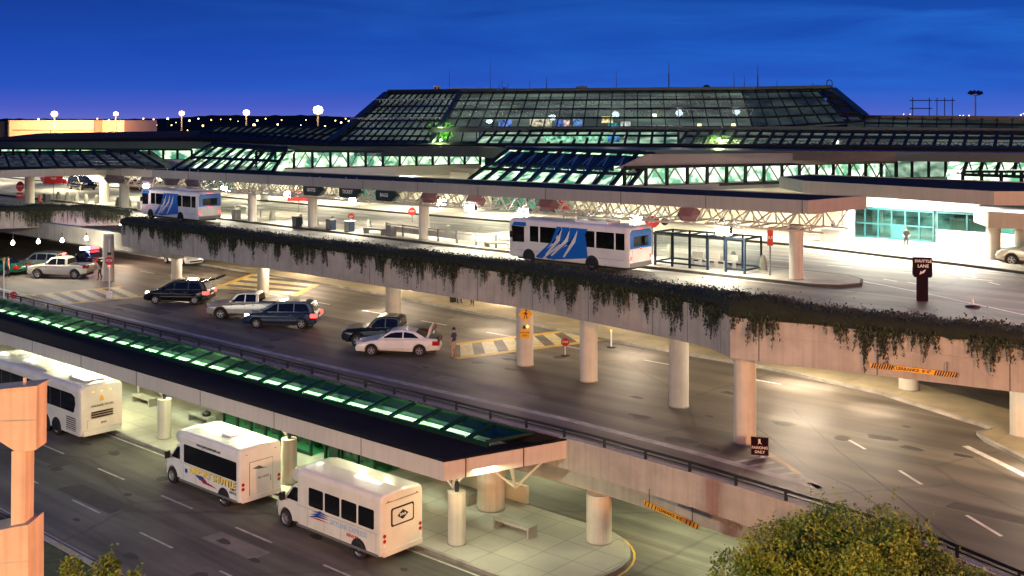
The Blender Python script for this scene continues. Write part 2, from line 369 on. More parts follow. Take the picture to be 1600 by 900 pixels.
def thing(name, label, cat, loc=(0, 0, 0), rz=0.0, group=None):
    o = bpy.data.objects.new(name, None); C.objects.link(o); o.empty_display_size = 0.3
    o.location = loc; o.rotation_euler = (0, 0, rz); o['label'] = label; o['category'] = cat
    if group: o['group'] = group
    return o
def tag(o, label, cat, group=None, kind=None):
    o['label'] = label; o['category'] = cat
    if group: o['group'] = group
    if kind: o['kind'] = kind
    return o
def struct(o, label=None, cat=None):
    o['kind'] = 'structure'
    if label: o['label'] = label; o['category'] = cat or o.name.split('.')[0].replace('_', ' ')
    return o
def frame(o, z=0.0):                     # put a mesh made in (u, v, z) into the world
    o.location = (OX, OY, z); o.rotation_euler = (0, 0, ROT); return o
def dup(o, loc=None, rz=None, label=None, parent=None):
    c = o.copy(); C.objects.link(c)
    if parent: c.parent = parent
    if loc is not None: c.location = loc
    if rz is not None: c.rotation_euler = (0, 0, rz)
    if label: c['label'] = label
    for ch in list(o.children): dup(ch, parent=c)
    return c
def text_part(name, body, size, m, parent, loc, rot, depth=0.004, sx=1.0, label=None, align='CENTER'):
    cu = bpy.data.curves.new('lettering', 'FONT'); cu.body = body; cu.size = size
    cu.align_x = align; cu.align_y = 'CENTER'; cu.extrude = depth; cu.offset = size*.022
    cu.resolution_u = 2
    t = bpy.data.objects.new('lettering', cu); C.objects.link(t)
    bpy.context.view_layer.update()
    me = bpy.data.meshes.new_from_object(t.evaluated_get(bpy.context.evaluated_depsgraph_get()))
    bpy.data.objects.remove(t); me.name = name; me.materials.clear(); me.materials.append(m)
    o = bpy.data.objects.new(name, me); C.objects.link(o); o.parent = parent
    o.location = loc; o.rotation_euler = rot; o.scale = (sx, 1, 1)
    if label: o['label'] = label
    return o
def area(name, loc, sx, sy, w, col, rz=0.0, rx=0.0, spread=None):
    l = bpy.data.lights.new(name, 'AREA'); l.shape = 'RECTANGLE'; l.size = sx; l.size_y = sy; l.energy = w; l.color = col
    if spread: l.spread = spread
    o = bpy.data.objects.new(name, l); C.objects.link(o); o.location = loc; o.rotation_euler = (rx, 0, rz); return o
def point(name, loc, w, col, r=0.15):
    l = bpy.data.lights.new(name, 'POINT'); l.energy = w; l.color = col; l.shadow_soft_size = r
    o = bpy.data.objects.new(name, l); C.objects.link(o); o.location = loc; return o
def spot(name, loc, w, col, ang=110, blend=0.6, r=0.12):
    l = bpy.data.lights.new(name, 'SPOT'); l.energy = w; l.color = col; l.spot_size = R(ang); l.spot_blend = blend; l.shadow_soft_size = r
    o = bpy.data.objects.new(name, l); C.objects.link(o); o.location = loc; return o
ORD = ['first', 'second', 'third', 'fourth', 'fifth', 'sixth', 'seventh', 'eighth', 'ninth', 'tenth', 'eleventh', 'twelfth', 'thirteenth',
       'fourteenth', 'fifteenth', 'sixteenth', 'seventeenth', 'eighteenth', 'nineteenth', 'twentieth']

# ================================================================ SETTING
g = MB().box(-1800, 1800, -60, 3500, -0.6, -0.03).build('ground', M['ground']); struct(g)
def strip(name, poly, z0, z1, m): return struct(frame(MB().prism(poly, z0, z1).build(name, m)))
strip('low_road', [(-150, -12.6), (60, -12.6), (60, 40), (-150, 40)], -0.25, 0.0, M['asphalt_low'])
v = [(-150, -40), (60, -40), (60, -12.85), (-150, -12.85)]
strip('verge', v, -0.3, 0.1, M['grass_soil'])
strip('verge_kerb', [(-150, -12.85), (60, -12.85), (60, -12.6), (-150, -12.6)], -0.3, 0.14, M['kerb'])
tip = [(-150, -2.9)] + [(-1.6+3.35*math.cos(a), 0.35+3.25*math.sin(a)) for a in [math.pi*(-.5+k/18) for k in range(19)]] + [(-150, 3.6)]
strip('low_pavement', tip, -0.2, 0.15, M['paving'])
def offset_line(pts, w):            # thin band following an open line
    L1 = []; L2 = []
    for i, p in enumerate(pts):
        a = Vector(pts[max(i-1, 0)]); b = Vector(pts[min(i+1, len(pts)-1)]); d = (b-a).normalized(); n_ = Vector((-d.y, d.x))
        L1.append(Vector(p)+n_*w/2); L2.append(Vector(p)-n_*w/2)
    return L1, L2
def ribbon(mb, pts, w, z):
    a, b = offset_line([Vector(p[:2]) for p in pts], w)
    for i in range(len(pts)-1): mb.quad((*a[i], z), (*b[i], z), (*b[i+1], z), (*a[i+1], z))
    return mb
def kerbline(name, pts, w, z0, z1, m):
    mb = MB(); a, b = offset_line([Vector(p[:2]) for p in pts], w)
    for i in range(len(pts)-1): mb.prism([a[i], b[i], b[i+1], a[i+1]], z0, z1)
    return struct(frame(mb.build(name, m)))
kerbline('low_kerb', tip[:-1], 0.18, -0.19, 0.156, M['kerb'])
# lane dashes of the low road
mb = MB()
for u in [-44.5, -38.0, -31.6, -25.4, -19.4, -13.4, -7.4, -1.4, 4.6]:
    ribbon(mb, [(u, -6.55), (u+2.6, -6.55)], 0.11, 0.004)
for u in [-40, -34, -28, -22, -16, -10, -4, 2]:
    ribbon(mb, [(u, -9.6), (u+2.6, -9.6)], 0.11, 0.004)
ribbon(mb, [(-150, -3.25), (-2, -3.25)], 0.1, 0.004)
ribbon(mb, [(-150, -12.3), (60, -12.3)], 0.1, 0.004)
struct(frame(mb.build('lane_marking', M['oldstripe'])))
struct(frame(ribbon(MB(), [(-30, 3.85)] + [(-1.6+3.6*math.cos(a), 0.35+3.5*math.sin(a)) for a in [math.pi*(.5-k/18) for k in range(12)]], 0.09, 0.004).build('lit_kerb_band', M['yellowline'])))  # yellow band painted for the yellowish light along the kerb

# ---- middle level
edge = [(-150, 1.4), (-20, 1.4), (0, 1.3), (5, 0.95), (9, 0.5), (14, -0.15), (17.5, -1.4), (22, -4.2), (28, -9)]
mid_poly = edge + [(60, -30), (60, 44), (-150, 44)]
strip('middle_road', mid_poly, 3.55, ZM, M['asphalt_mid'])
isl = [(-150, 23.2), (-40, 22.2), (-21, 20.5), (-12, 19.4), (-2, 19.2), (5, 18.0), (11.3, 15.2), (11.0, 14.0), (11.6, 13.2), (14, 11.2), (20, 7.5), (26, 5.0),
       (26, 9.5), (16, 14.6), (11.4, 18.4), (4, 21.6), (-3, 24.4), (-9, 30), (-9, 38), (-150, 38)]
strip('middle_pavement', isl, ZM-0.1, ZM+0.15, M['tanwalk'])
kerbline('middle_kerb', isl[:12], 0.2, ZM-0.05, ZM+0.156, M['kerb'])
z4 = ZM + 0.004
mb = MB()
for u in [-62, -56, -50, -44, -38, -32, -26, -20, -14, -8, -2]:
    ribbon(mb, [(u, 16.6), (u+2.4, 16.6)], 0.12, z4)
for a, b in (((1405, 735), (1440, 757)), ((1510, 805), (1565, 838)), ((1322, 685), (1352, 702))):
    ribbon(mb, [toUV(G(*a, ZM)), toUV(G(*b, ZM))], 0.14, z4)
ribbon(mb, [toUV(G(1508, 697, ZM)), toUV(G(1560, 722, ZM)), toUV(G(1640, 762, ZM))], 0.3, z4)
struct(frame(mb.build('middle_lane_marking', M['stripe'])))
# gore: worn white band along the ramp and the wedge at its end
mb = MB()
gl = [(-75, 3.9), (-40, 3.9), (-20, 3.95), (-3.4, 4.3), (3.0, 3.95), (8.9, 3.35)]
ribbon(mb, gl, 0.42, z4)
ribbon(mb, [(4.4, 6.4), (6.6, 5.0), (8.95, 3.25)], 0.26, z4)
for k in range(5):
    t = k/5; ribbon(mb, [(4.9+t*3.3, 3.55-t*0.25), (5.6+t*3.0, 5.3-t*1.75)], 0.22, z4+0.001)
struct(frame(mb.build('gore_marking', M['oldstripe'])))
struct(frame(ribbon(MB(), [(3.7, 6.9), (4.3, 6.62), (5.2, 6.05), (6.7, 5.0), (7.6, 4.3)], 0.12, z4+0.002).build('yellow_gore_line', M['yellowline'])))
# expansion joints in the ramp deck, dark sealed lines
mb = MB()
for a in ([(1240, 640), (1310, 705), (1395, 770), (1480, 838), (1560, 900)], [(1160, 650), (1262, 730), (1330, 762), (1420, 822), (1500, 880)]):
    ribbon(mb, [toUV(G(*p, ZM)) for p in a], 0.09, z4+0.003)
struct(frame(mb.build('deck_joint', M['black'])))
# crosswalks: cream bars between yellow lines
def crosswalk(c0, c1, c2, c3, n, name):
    mb = MB()
    p = [Vector(toUV(G(*c, ZM))) for c in (c0, c1, c2, c3)]
    for k in range(n):
        a, b = (k+.2)/n, (k+.75)/n
        mb.quad((*p[0].lerp(p[1], a), z4), (*p[0].lerp(p[1], b), z4), (*p[3].lerp(p[2], b), z4), (*p[3].lerp(p[2], a), z4))
    struct(frame(mb.build(name, M['creamstripe'])))
    mb = MB()
    for a, b in ((p[0], p[1]), (p[3], p[2])):
        d = (b-a).normalized()
        ribbon(mb, [a, b], 0.55, z4+0.002)
    struct(frame(mb.build('yellow_crosswalk_line', M['yellowline'])))
crosswalk((712, 560), (965, 528), (930, 512), (712, 538), 7, 'crosswalk')
crosswalk((70, 478), (225, 463), (190, 448), (30, 462), 6, 'crosswalk')
crosswalk((330, 452), (420, 420), (520, 432), (460, 462), 5, 'crosswalk')

# repairs, oil drips and covers in the road surfaces
random.seed(17)
def blot(u, v_, r, z, m, name):
    n = 14; ph = random.uniform(0, 6); P_ = [(u + 1.7*r*(1+.25*math.sin(3*a+ph)+.12*math.sin(7*a))*math.cos(a), v_ + r*(1+.2*math.sin(2*a+ph))*math.sin(a)) for a in [2*math.pi*k/n for k in range(n)]]
    struct(frame(MB().add([(x, y, z) for x, y in P_], [tuple(range(n))]).build(name, M[m])))
for u0, v0, w_, h_, m_ in ((-33, 12.2, 5.5, 1.3, 'patch_dark'), (-14, 5.6, 7, 1.0, 'patch_pale'), (-25, 18, 6, 1.6, 'patch_pale'), (-47, 6, 6, 1.2, 'patch_dark'), (6.5, 1.6, 2.6, .8, 'patch_pale'), (13, 4.4, 3.5, .8, 'patch_dark')):
    struct(frame(MB().quad((u0, v0, ZM+.002), (u0+w_, v0+.05, ZM+.002), (u0+w_-.1, v0+h_, ZM+.002), (u0+.08, v0+h_-.05, ZM+.002)).build('road_patch', M[m_])))
for u0, v0, w_, h_, m_ in ((-24, -9.4, 5, 1.2, 'patch_dark'), (-13.5, -8.2, 3.6, 1.0, 'patch_pale'), (-31, -7.9, 4, .9, 'patch_dark'), (-6, -9.2, 5, 1.1, 'patch_dark'), (0.5, -7, 3, .9, 'patch_pale')):
    struct(frame(MB().quad((u0, v0, .002), (u0+w_, v0+.05, .002), (u0+w_-.1, v0+h_, .002), (u0+.08, v0+h_-.05, .002)).build('road_patch', M[m_])))
for k in range(16): blot(random.uniform(-40, -3), random.choice((-4.6, -7.9, -11))+random.uniform(-.4, .4), random.uniform(.10, .28), .003, 'oil', 'oil_stain')
for k in range(30): blot(random.uniform(-50, 14), random.uniform(4.5, 15), random.uniform(.12, .38), ZM+.003, 'oil', 'oil_stain')
for u, v_, z in ((-21.5, -5.2, 0), (-10.2, -10.4, 0), (-28, 6.2, ZM), (6.8, 9.8, ZM), (1.5, 4.9, ZM), (-12, 14, ZM)):
    o = MB().cyl(0, 0, -.05, .006, .34, n=20).build('manhole_cover', M['patch_dark']); o.location = W(u, v_, z); struct(o)

# ---- upper level
PF = [(-54.3, 10.6, 7.5, 9.55), (-30, 10.55, 7.5, 9.55), (-11.9, 10.4, 7.5, 9.6), (-0.4, 7.9, 7.7, 9.8), (2.4, 6.5, 7.9, 10.0), (4.2, 5.0, 8.0, 10.0), (14.9, 6.9, 8.0, 10.0), (40, 11, 8.0, 10.0)]
PL = [(-90, -8, 7.6, 9.5), (-74.8, 9.8, 7.6, 9.5), (-71.6, 16.4, 7.6, 9.35), (-69.3, 19.8, 7.6, 8.7)]
up_poly = [(p[0], p[1]+.3) for p in PL] + [(p[0], p[1]+.3) for p in PF] + [(60, 16), (60, 75), (-300, 75), (-300, 40), (-160, -8)]
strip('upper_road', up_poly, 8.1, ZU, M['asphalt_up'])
med = [(-200, 26.5), (-140, 24.4), (-60, 23.6), (-30, 22.5), (-0.8, 22.3), (0.6, 23.0), (1.2, 24.4), (0.6, 25.9), (-0.8, 27.0), (-30, 27.4), (-140, 28.4), (-200, 30.5)]
strip('upper_median', med, ZU-0.1, ZU+0.15, M['walk'])
kerbline('upper_median_kerb', med[:6], 0.2, ZU-0.05, ZU+0.156, M['darkkerb'])
far = [(-300, 46), (-160, 42), (-53, 39.0), (-11, 39.6), (3, 36.4), (14, 33.0), (40, 26), (60, 22), (60, 74), (-300, 74)]
strip('upper_pavement', far, ZU-0.1, ZU+0.15, M['walk'])
kerbline('upper_kerb', far[:7], 0.22, ZU-0.05, ZU+0.156, M['darkkerb'])
strip('upper_lane', [(-3.5, 9.5), (2.6, 8.2), (4.4, 6.8), (14.9, 8.6), (40, 12.7), (60, 15.9), (60, 21.8), (3.5, 22.0), (-4.5, 21.8)], ZU-0.05, ZU+0.002, M['asphalt_mid'])
kerbline('upper_median_back_kerb', med[5:], 0.16, ZU-0.05, ZU+0.156, M['darkkerb'])
z8 = ZU + 0.006
mb = MB()
ribbon(mb, [toUV(G(1255, 424, ZU)), toUV(G(1340, 438, ZU)), toUV(G(1445, 458, ZU)), toUV(G(1600, 492, ZU)), toUV(G(1700, 515, ZU))], 0.16, z8)
for a, b in (((1380, 436), (1403, 440)), ((1418, 441), (1440, 445)), ((1508, 430), (1525, 434)), ((1545, 441), (1562, 445))):
    ribbon(mb, [toUV(G(*a, ZU)), toUV(G(*b, ZU))], 0.16, z8)
for k in range(26): ribbon(mb, [(-88+k*4.2, 31.2), (-86.3+k*4.2, 31.2)], 0.13, z8); ribbon(mb, [(-88+k*4.2, 35.2), (-86.3+k*4.2, 35.2)], 0.13, z8)
for k in range(9): ribbon(mb, [(-33+k*0.9, 28.2), (-33+k*0.9, 38.5)], 0.4, z8+0.001)
for k in range(9): ribbon(mb, [(-80+k*0.9, 28.8), (-80+k*0.9, 38.7)], 0.4, z8+0.001)
struct(frame(mb.build('upper_lane_marking', M['stripe'])))

# ---- girder with planter parapet, one thing per run
def girder(name, label, pts, th, cat='girder'):
    root = thing(name, label, cat, W(pts[len(pts)//2][0], pts[len(pts)//2][1], 0))
    a, b = offset_line([Vector(p[:2]) for p in pts], 0.001)
    n_ = [(b[i]-a[i]).normalized() for i in range(len(pts))]
    mb = MB(); cap = MB(); soil = MB()
    for i in range(len(pts)-1):
        f = [Vector(pts[i][:2]), Vector(pts[i+1][:2])]; k = [f[j] - n_[i+j]*th for j in (0, 1)]
        mb.prism([f[0], f[1], k[1], k[0]], [pts[i][2], pts[i+1][2], pts[i+1][2], pts[i][2]], [pts[i][3], pts[i+1][3], pts[i+1][3], pts[i][3]])
        k2 = [f[j] - n_[i+j]*(th+1.3) for j in (0, 1)]; k1 = [f[j] - n_[i+j]*(th+0.002) for j in (0, 1)]
        soil.prism([k1[0], k1[1], k2[1], k2[0]], ZU-0.02, [pts[i][3]-.25, pts[i+1][3]-.25, pts[i+1][3]-.25, pts[i][3]-.25])
        w = [f[j] + n_[i+j]*0.035 for j in (0, 1)]; w2 = [f[j] + n_[i+j]*0.002 for j in (0, 1)]
        zc = [pts[i][3]-1.02, pts[i+1][3]-1.02]
        cap.prism([w[0], w[1], w2[1], w2[0]], [zc[0], zc[1], zc[1], zc[0]], [zc[0]+.06, zc[1]+.06, zc[1]+.06, zc[0]+.06])
    jt = MB()
    for i in range(len(pts)-1):
        A2, B2 = Vector(pts[i][:2]), Vector(pts[i+1][:2]); dd = (B2-A2).normalized(); L_ = (B2-A2).length; k_ = 1.2
        while k_ < L_-.3:
            f_ = k_/L_; q = A2.lerp(B2, f_)+n_[i].lerp(n_[i+1], f_)*.002; zb_ = pts[i][2]*(1-f_)+pts[i+1][2]*f_; zt_ = pts[i][3]*(1-f_)+pts[i+1][3]*f_
            jt.prism([q-dd*.018, q+dd*.018, q+dd*.018+n_[i]*.002, q-dd*.018+n_[i]*.002], zb_+.01, zt_-.01); k_ += 4.6
    o = frame(jt.build('form_joint', M['seam'])); o.parent = root; o.matrix_parent_inverse = Matrix.Translation(-root.location)
    for nm, m_, x in (('girder_face', 'concrete', mb), ('planter_soil', 'grass_soil', soil), ('drip_ledge', 'concrete', cap)):
        o = frame(x.build(nm, M[m_])); o.parent = root; o.matrix_parent_inverse = Matrix.Translation(-root.location)
    return n_
girder('roadway_girder', 'long concrete parapet girder of the upper roadway with ivy hanging down its face', PF[:5], 0.45)
girder('roadway_girder', 'warm lit concrete girder run right of the chamfered corner column', PF[4:], 0.45)
girder('roadway_girder', 'far concrete girder at the left edge, almost wholly covered in ivy', PL, 0.45)
tag(frame(MB().box(-110, -50, 13.0, 13.6, 6.6, 8.08).build('cross_beam', M['concrete'])), 'pale concrete beam set back below the ivy wall at far left', 'beam')

# ramp edge wall of the middle road
root = thing('ramp_wall', 'long pale concrete edge wall of the ramp right of the low canopy', 'wall', W(4, 1.2, 0))
mb = MB(); mb2 = MB()
for i in range(len(edge)-1):
    f = [Vector(edge[i]), Vector(edge[i+1])]
    mb.prism([f[0]-Vector((0, .03)), f[1]-Vector((0, .03)), f[1]+Vector((0, .3)), f[0]+Vector((0, .3))], 3.2, 4.48)
    if i < 4: mb2.prism([f[0]+Vector((0, 1.0)), f[1]+Vector((0, 1.0)), f[1]+Vector((0, 2.3)), f[0]+Vector((0, 2.3))], 2.15, 3.54)
for nm, x in (('wall_face', mb), ('under_beam', mb2)):
    o = frame(x.build(nm, M['concrete'])); o.parent = root; o.matrix_parent_inverse = Matrix.Translation(-root.location)
tag(frame(MB().prism([(14, -0.2), (17.5, -1.45), (22, -4.25), (28, -9.05), (28, -9.3), (22, -4.6), (17.5, -1.75), (14, -0.5)], -0.2, 3.2).build('abutment_wall', M['concrete'])), 'concrete abutment wall below the ramp, hidden behind the round tree', 'wall')
# railing on it
root = thing('ramp_railing', 'black low metal railing along the edge of the middle road', 'railing', W(0, 1.4, 4.48))
def along(pts, step):
    out_ = []; carry = 0
    for i in range(len(pts)-1):
        a, b = Vector(pts[i]), Vector(pts[i+1]); l = (b-a).length; t = carry
        while t < l: out_.append(a.lerp(b, t/l)); t += step
        carry = t-l
    return out_
mb = MB(); redge = [(p[0], p[1]+0.06) for p in edge]; redge[0] = (-75, 1.46)
for i in range(len(redge)-1):
    for z, hh in ((0.36, 0.10), (0.21, 0.05)):
        mb.beam((*redge[i], 4.48+z), (*redge[i+1], 4.48+z), 0.07, hh)
rl = frame(mb.build('rail', M['darkmetal'])); rl.parent = root; rl.matrix_parent_inverse = Matrix.Translation(-root.location)
pp = [p for p in along(redge, 2.1) if -58 < p.x < 26]
post0 = None
for p in pp:
    if post0 is None:
        post0 = MB().box(-.045, .045, -.045, .045, 0, .36).build('rail_post', M['darkmetal'], root)
        o = post0
    else: o = dup(post0, parent=root)
    o.location = W(p.x, p.y, 4.48) - root.location; o.rotation_euler = (0, 0, ROT)

# ---------------------------------------------------------------- round columns
def column(label, loc, h, r, group, m='column', flare=False, cap=None):
    t = thing('concrete_column', label, 'column', loc, 0, group)
    mb = MB().cyl(0, 0, 0, h, r, n=28)
    mb.build('shaft', M[m], t)
    MB().cyl(0, 0, 0, 0.05, r+0.03, n=28).build('base_joint', M['kerb'], t)
    if cap: MB().cyl(0, 0, h, h+cap, r*0.25, n=10).build('bearing', M['darkmetal'], t)
    return t
grp = 'columns under the upper roadway'
ml = [('concrete column far left behind the white pickup, right of its tailgate', 163, 443, .45), ('concrete column behind the front of the black van with raised hatch', 270, 440, .45),
      ('concrete column rising behind the silver pickup and the navy minivan', 405, 462, .45), ('concrete column just behind the dark pickup and white sedan', 607, 508, .52),
      ('concrete column carrying the yellow pedestrian sign', 813, 575, .47), ('concrete column right of the small stop paddle in the crosswalk', 913, 600, .46),
      ('concrete column left of the corner column in the road', 1054, 640, .46), ('large pale concrete column under the chamfered corner of the girder', 1157, 697, .46)]
for lb, px, py, r in ml:
    p = G(px, py-3, ZM); u, v_ = toUV(p)
    p = W(u, v_ + r*0.8, ZM)
    top = 7.5 if px < 1000 else (7.7 if px < 1100 else 8.0)
    if px < 500: top = 8.08
    column(lb, p, top-ZM, r, grp)
for lb, px, py in (('short visible column on the tan island below the clearance bar', 1420, 612), ('column on the tan island at the right edge of the photo', 1597, 684),
                   ('column on the far pavement seen just under the girder left of the tan island', 1222, 560), ('column stub on the far pavement behind the corner column', 1080, 532)):
    column(lb, G(px, py-4, ZM+.15), 8.08-ZM-.15, .48, grp)
column('squat column under the canopy behind the bench with a diagonal shadow', W(-6.4, 2.2, .15), 3.4, .62, 'columns of the low level')
column('column at the rounded end of the low pavement under the ramp', W(-0.45, 2.35, .15), 2.0, .53, 'columns of the low level')
for lb, u in (('slim orange lit column under the canopy corner beside the cream shuttle', -4.7), ('greenish column between the coach and the front shuttle', -27.2),
              ('column of the low canopy hidden behind the long coach', -42), ('column of the low canopy hidden behind the front shuttle', -16)):
    column(lb, W(u, -1.75, .15), 2.15, .37, 'columns of the low level', cap=0.4)
uc = [('pale column at the right end of the upper canopy beside the glass shelter', -2.2, 23.4), ('pale column behind the long girder left of the blue and white bus', -33.0, 23.6), ('pale column beside the blue bin on the upper median', -46.6, 23.7),
      ('pale column right of the far shuttle bus', -54.8, 23.4), ('greenish column left of the far shuttle bus', -64.5, 23.4), ('pale column beside the orange traffic cone', -77.4, 23.6), ('pale column near the left edge on the upper median', -86, 26), ('pale column at the extreme left of the upper median', -90.5, 19.8), ('pale column hidden behind the blue and white bus', -17.6, 23.4)]
for lb, u, v_ in uc: column(lb, W(u, v_, ZU+.15), 3.1, .40 if u > -60 else .5, 'columns of the upper canopy', cap=None)
fc = [('square edged pale column on the far pavement behind the bus roof', 905, 340), ('second pale column behind the bus roof on the far pavement', 940, 342), ('bright column on the far pavement right of the canopy end', 1326, 375), ('bright column under the orange canopy at right', 1552, 405),
      ('bright column at the right edge under the orange canopy', 1597, 405), ('pale column on the far pavement left of the hanging signs', 413, 312)]
for lb, px, py in fc: column(lb, G(px, py, ZU+.15), 3.6 if px < 1400 else 2.3, .45, 'columns of the far pavement')

# ================================================================ CANOPIES
def child_frame(o, root):
    frame(o); o.parent = root; o.matrix_parent_inverse = Matrix.Translation(-root.location); return o
def zig(mb, p, q, h, n, r=0.05, w=0.0, side=None):
    p, q = Vector(p), Vector(q); up = Vector((0, 0, h))
    mb.bar(p, q, r); mb.bar(p+up, q+up, r)
    for k in range(n):
        a, b = p.lerp(q, k/n), p.lerp(q, (k+.5)/n); c = p.lerp(q, (k+1)/n)
        mb.bar(a+up, b, r*0.8); mb.bar(b, c+up, r*0.8)
    return mb
# low canopy
root = thing('low_canopy', 'long low canopy with black roof, pale fascia and green lit skylight strip', 'canopy', W(-30, -1.4, 3.65))
outer = [(-90, -4.1), (-3.1, -4.1), (-1.3, 1.36), (-90, 1.36)]
mb = MB()
mb.prism([(-90, -4.1), (-3.1, -4.1), (-3.18, -3.96), (-90, -3.96)], 3.65, 4.4)
mb.prism([(-3.1, -4.1), (-1.3, 1.36), (-1.44, 1.36), (-3.18, -3.96)], 3.65, 4.4)
child_frame(mb.build('fascia', M['fascia']), root)
for u in range(-86, -4, 6): child_frame(MB().box(u, u+.03, -4.112, -4.098, 3.655, 4.395).build('panel_joint', M['seam']), root)
for t in (0.16, 0.62): child_frame(MB().prism([(-3.1+1.8*t+.012, -4.1+5.46*t), (-3.1+1.8*t+.04, -4.1+5.46*t), (-3.1+1.8*t+.05, -4.1+5.46*t+.03), (-3.1+1.8*t+.02, -4.1+5.46*t+.03)], 3.655, 4.395).build('panel_joint', M['seam']), root)
mb = MB()
mb.prism([(-90, -3.958), (-3.19, -3.958), (-2.40, -1.5), (-90, -1.5)], 4.1, 4.36)
mb.prism([(-90, 0.15), (-1.9, 0.15), (-1.5, 1.35), (-90, 1.35)], 4.1, 4.36)
mb.prism([(-3.3, -1.498), (-2.42, -1.498), (-1.91, 0.148), (-2.9, 0.148)], 4.1, 4.36)
mb.prism([(-90, -4.13), (-3.07, -4.13), (-3.2, -3.9), (-90, -3.9)], 4.403, 4.46)
mb.prism([(-3.07, -4.13), (-1.27, 1.37), (-1.5, 1.37), (-3.2, -3.9)], 4.403, 4.458)
mb.prism([(-90, 0.16), (-2.0, 0.16), (-1.6, 1.3), (-90, 1.3)], [4.37]*4, [4.8, 4.8, 4.42, 4.42])
child_frame(mb.build('roof', M['roofing']), root)
mb = MB()
mb.prism([(-90, -3.95), (-3.2, -3.95), (-2.45, -1.51), (-90, -1.51)], 4.02, 4.095)
mb.prism([(-90, 0.16), (-1.95, 0.16), (-1.55, 1.34), (-90, 1.34)], 4.02, 4.095)
child_frame(mb.build('ceiling', M['soffit']), root)
# skylight: panes, mullions, white truss below
sk = MB(); fr = MB(); a0, b0 = (-1.40, 4.5), (0.12, 4.78)
sk.quad((-75, a0[0], a0[1]), (-3.4, a0[0], a0[1]), (-2.2, b0[0], b0[1]), (-75, b0[0], b0[1]))
so = child_frame(sk.build('skylight', M['canopy_glass'], recalc=False), root)
fr.box(-75, -3.2, -1.53, -1.41, 4.34, 4.53); fr.box(-75, -2.1, 0.08, 0.20, 4.74, 4.86)
for k in range(45):
    u = -74 + k*1.62
    if u < -3.2: fr.beam((u, a0[0], a0[1]+.02), (u, b0[0], b0[1]+.02), 0.21, 0.10)
fr.beam((-3.4, a0[0], a0[1]+.02), (-2.2, b0[0], b0[1]+.02), 0.16, 0.1)
child_frame(fr.build('skylight_frame', M['greenframe']), root)
tr = MB()
zig(tr, (-74, -1.75, 3.3), (-4, -1.75, 3.3), 0.72, 44, 0.045); zig(tr, (-74, 0.0, 3.3), (-4, 0.0, 3.3), 0.72, 44, 0.045)
for k in range(36):
    u = -73+k*1.95
    tr.bar((u, -1.75, 3.3), (u, 0.0, 3.3), 0.04); tr.bar((u, -1.75, 4.0), (u+.9, 0.0, 3.3), 0.04)
for u in (-4.9, -16.2, -27.4, -42):
    for du, dv in ((-.9, -.8), (.9, -.8), (-.9, .9), (.9, .9)): tr.bar((u, -1.75, 2.4), (u+du, -1.75+dv, 3.98), 0.05)
ll = MB()
for k in range(45):
    u = -74+k*1.62
    if u > -4.5: continue
    p = [(u, -1.45, 3.45), (u+.81, -1.45, 3.95), (u+1.62, -1.45, 3.45), (u, .1, 3.95), (u+.81, .1, 3.5), (u+1.62, .1, 3.95)]
    ll.add(p, [(0, 1, 4), (0, 4, 3), (1, 2, 5), (1, 5, 4)])
child_frame(ll.build('skylight_reflector', M['skylight_reflector'], recalc=False), root)  # folded white plates added to catch light and vary it below the panes
for k in range(24):
    u = -73 + k*3.0
    if u < -4: area('skylight_fill', W(u, .02, 4.32), 2.7, .12, 60 if k % 3 else 95, (0.80, 1.0, 0.66), ROT)  # hidden strip lights added to brighten the white plates
# space frame showing at the open end
zig(tr, (-4.9, -1.7, 3.2), (-2.2, 1.0, 3.4), 0.45, 4, 0.05)
for p, q in (((-3.1, 0.1, 2.35), (-4.3, -1.0, 3.6)), ((-3.1, 0.1, 2.35), (-2.1, 0.9, 3.6)), ((-3.1, 0.1, 2.35), (-4.4, 0.9, 3.6)), ((-3.1, 0.1, 2.35), (-2.5, -0.8, 3.6)), ((-2.1, .9, 3.45), (-4.3, -1.0, 3.45))):
    tr.bar(p, q, 0.055)
child_frame(tr.build('truss', M['whitesteel']), root)
lf = MB()
for k in range(18): lf.box(-74+k*4, -72.4+k*4, -2.9, -2.7, 3.98, 4.01)
child_frame(lf.build('ceiling_lamp', M['soffit_lamp']), root)
for k in range(9):
    u = -66+k*8
    a_ = area('canopy_light', W(u, -1.2 if k % 2 else -2.4, 3.9), 3.0, 1.0, 600 if u < -12 else 170, (1.0, 1.0, 0.55), ROT)

# low vestibule with green framed glass and the low terminal wall
tag(frame(MB().box(-150, -13.4, 3.72, 4.1, 0.0, 3.54).build('low_wall', M['cream'])), 'cream wall behind the green glass vestibule under the canopy', 'wall')
root = thing('vestibule', 'green framed glass entrance vestibule behind the two shuttle buses', 'vestibule', W(-20, 2, .15))
fr = MB(); gl_ = MB()
def glazed(fr, gl_, u0, u1, v_, z0, z1, step, w=0.13):
    n = max(1, round((u1-u0)/step))
    for k in range(n+1):
        u = u0+(u1-u0)*k/n; fr.box(u-w/2, u+w/2, v_-.06, v_+.06, z0, z1)
    fr.box(u0, u1, v_-.055, v_+.055, z0, z0+.14); fr.box(u0, u1, v_-.055, v_+.055, z1-.16, z1)
    gl_.quad((u0, v_, z0), (u1, v_, z0), (u1, v_, z1), (u0, v_, z1))
glazed(fr, gl_, -26.5, -18.6, 1.6, .15, 3.3, 1.3); glazed(fr, gl_, -17.4, -13.6, 1.6, .15, 3.3, 1.27)
for v_ in (2.6,): 
    for u in (-26.5, -18.6, -17.4, -13.6):
        fr.box(u-.06, u+.06, 1.6, 3.7, 3.15, 3.3); gl_.quad((u, 1.66, .15), (u, 3.7, .15), (u, 3.7, 3.2), (u, 1.66, 3.2))
fr.box(-17.0, -16.3, 1.5, 1.72, .15, 3.0)
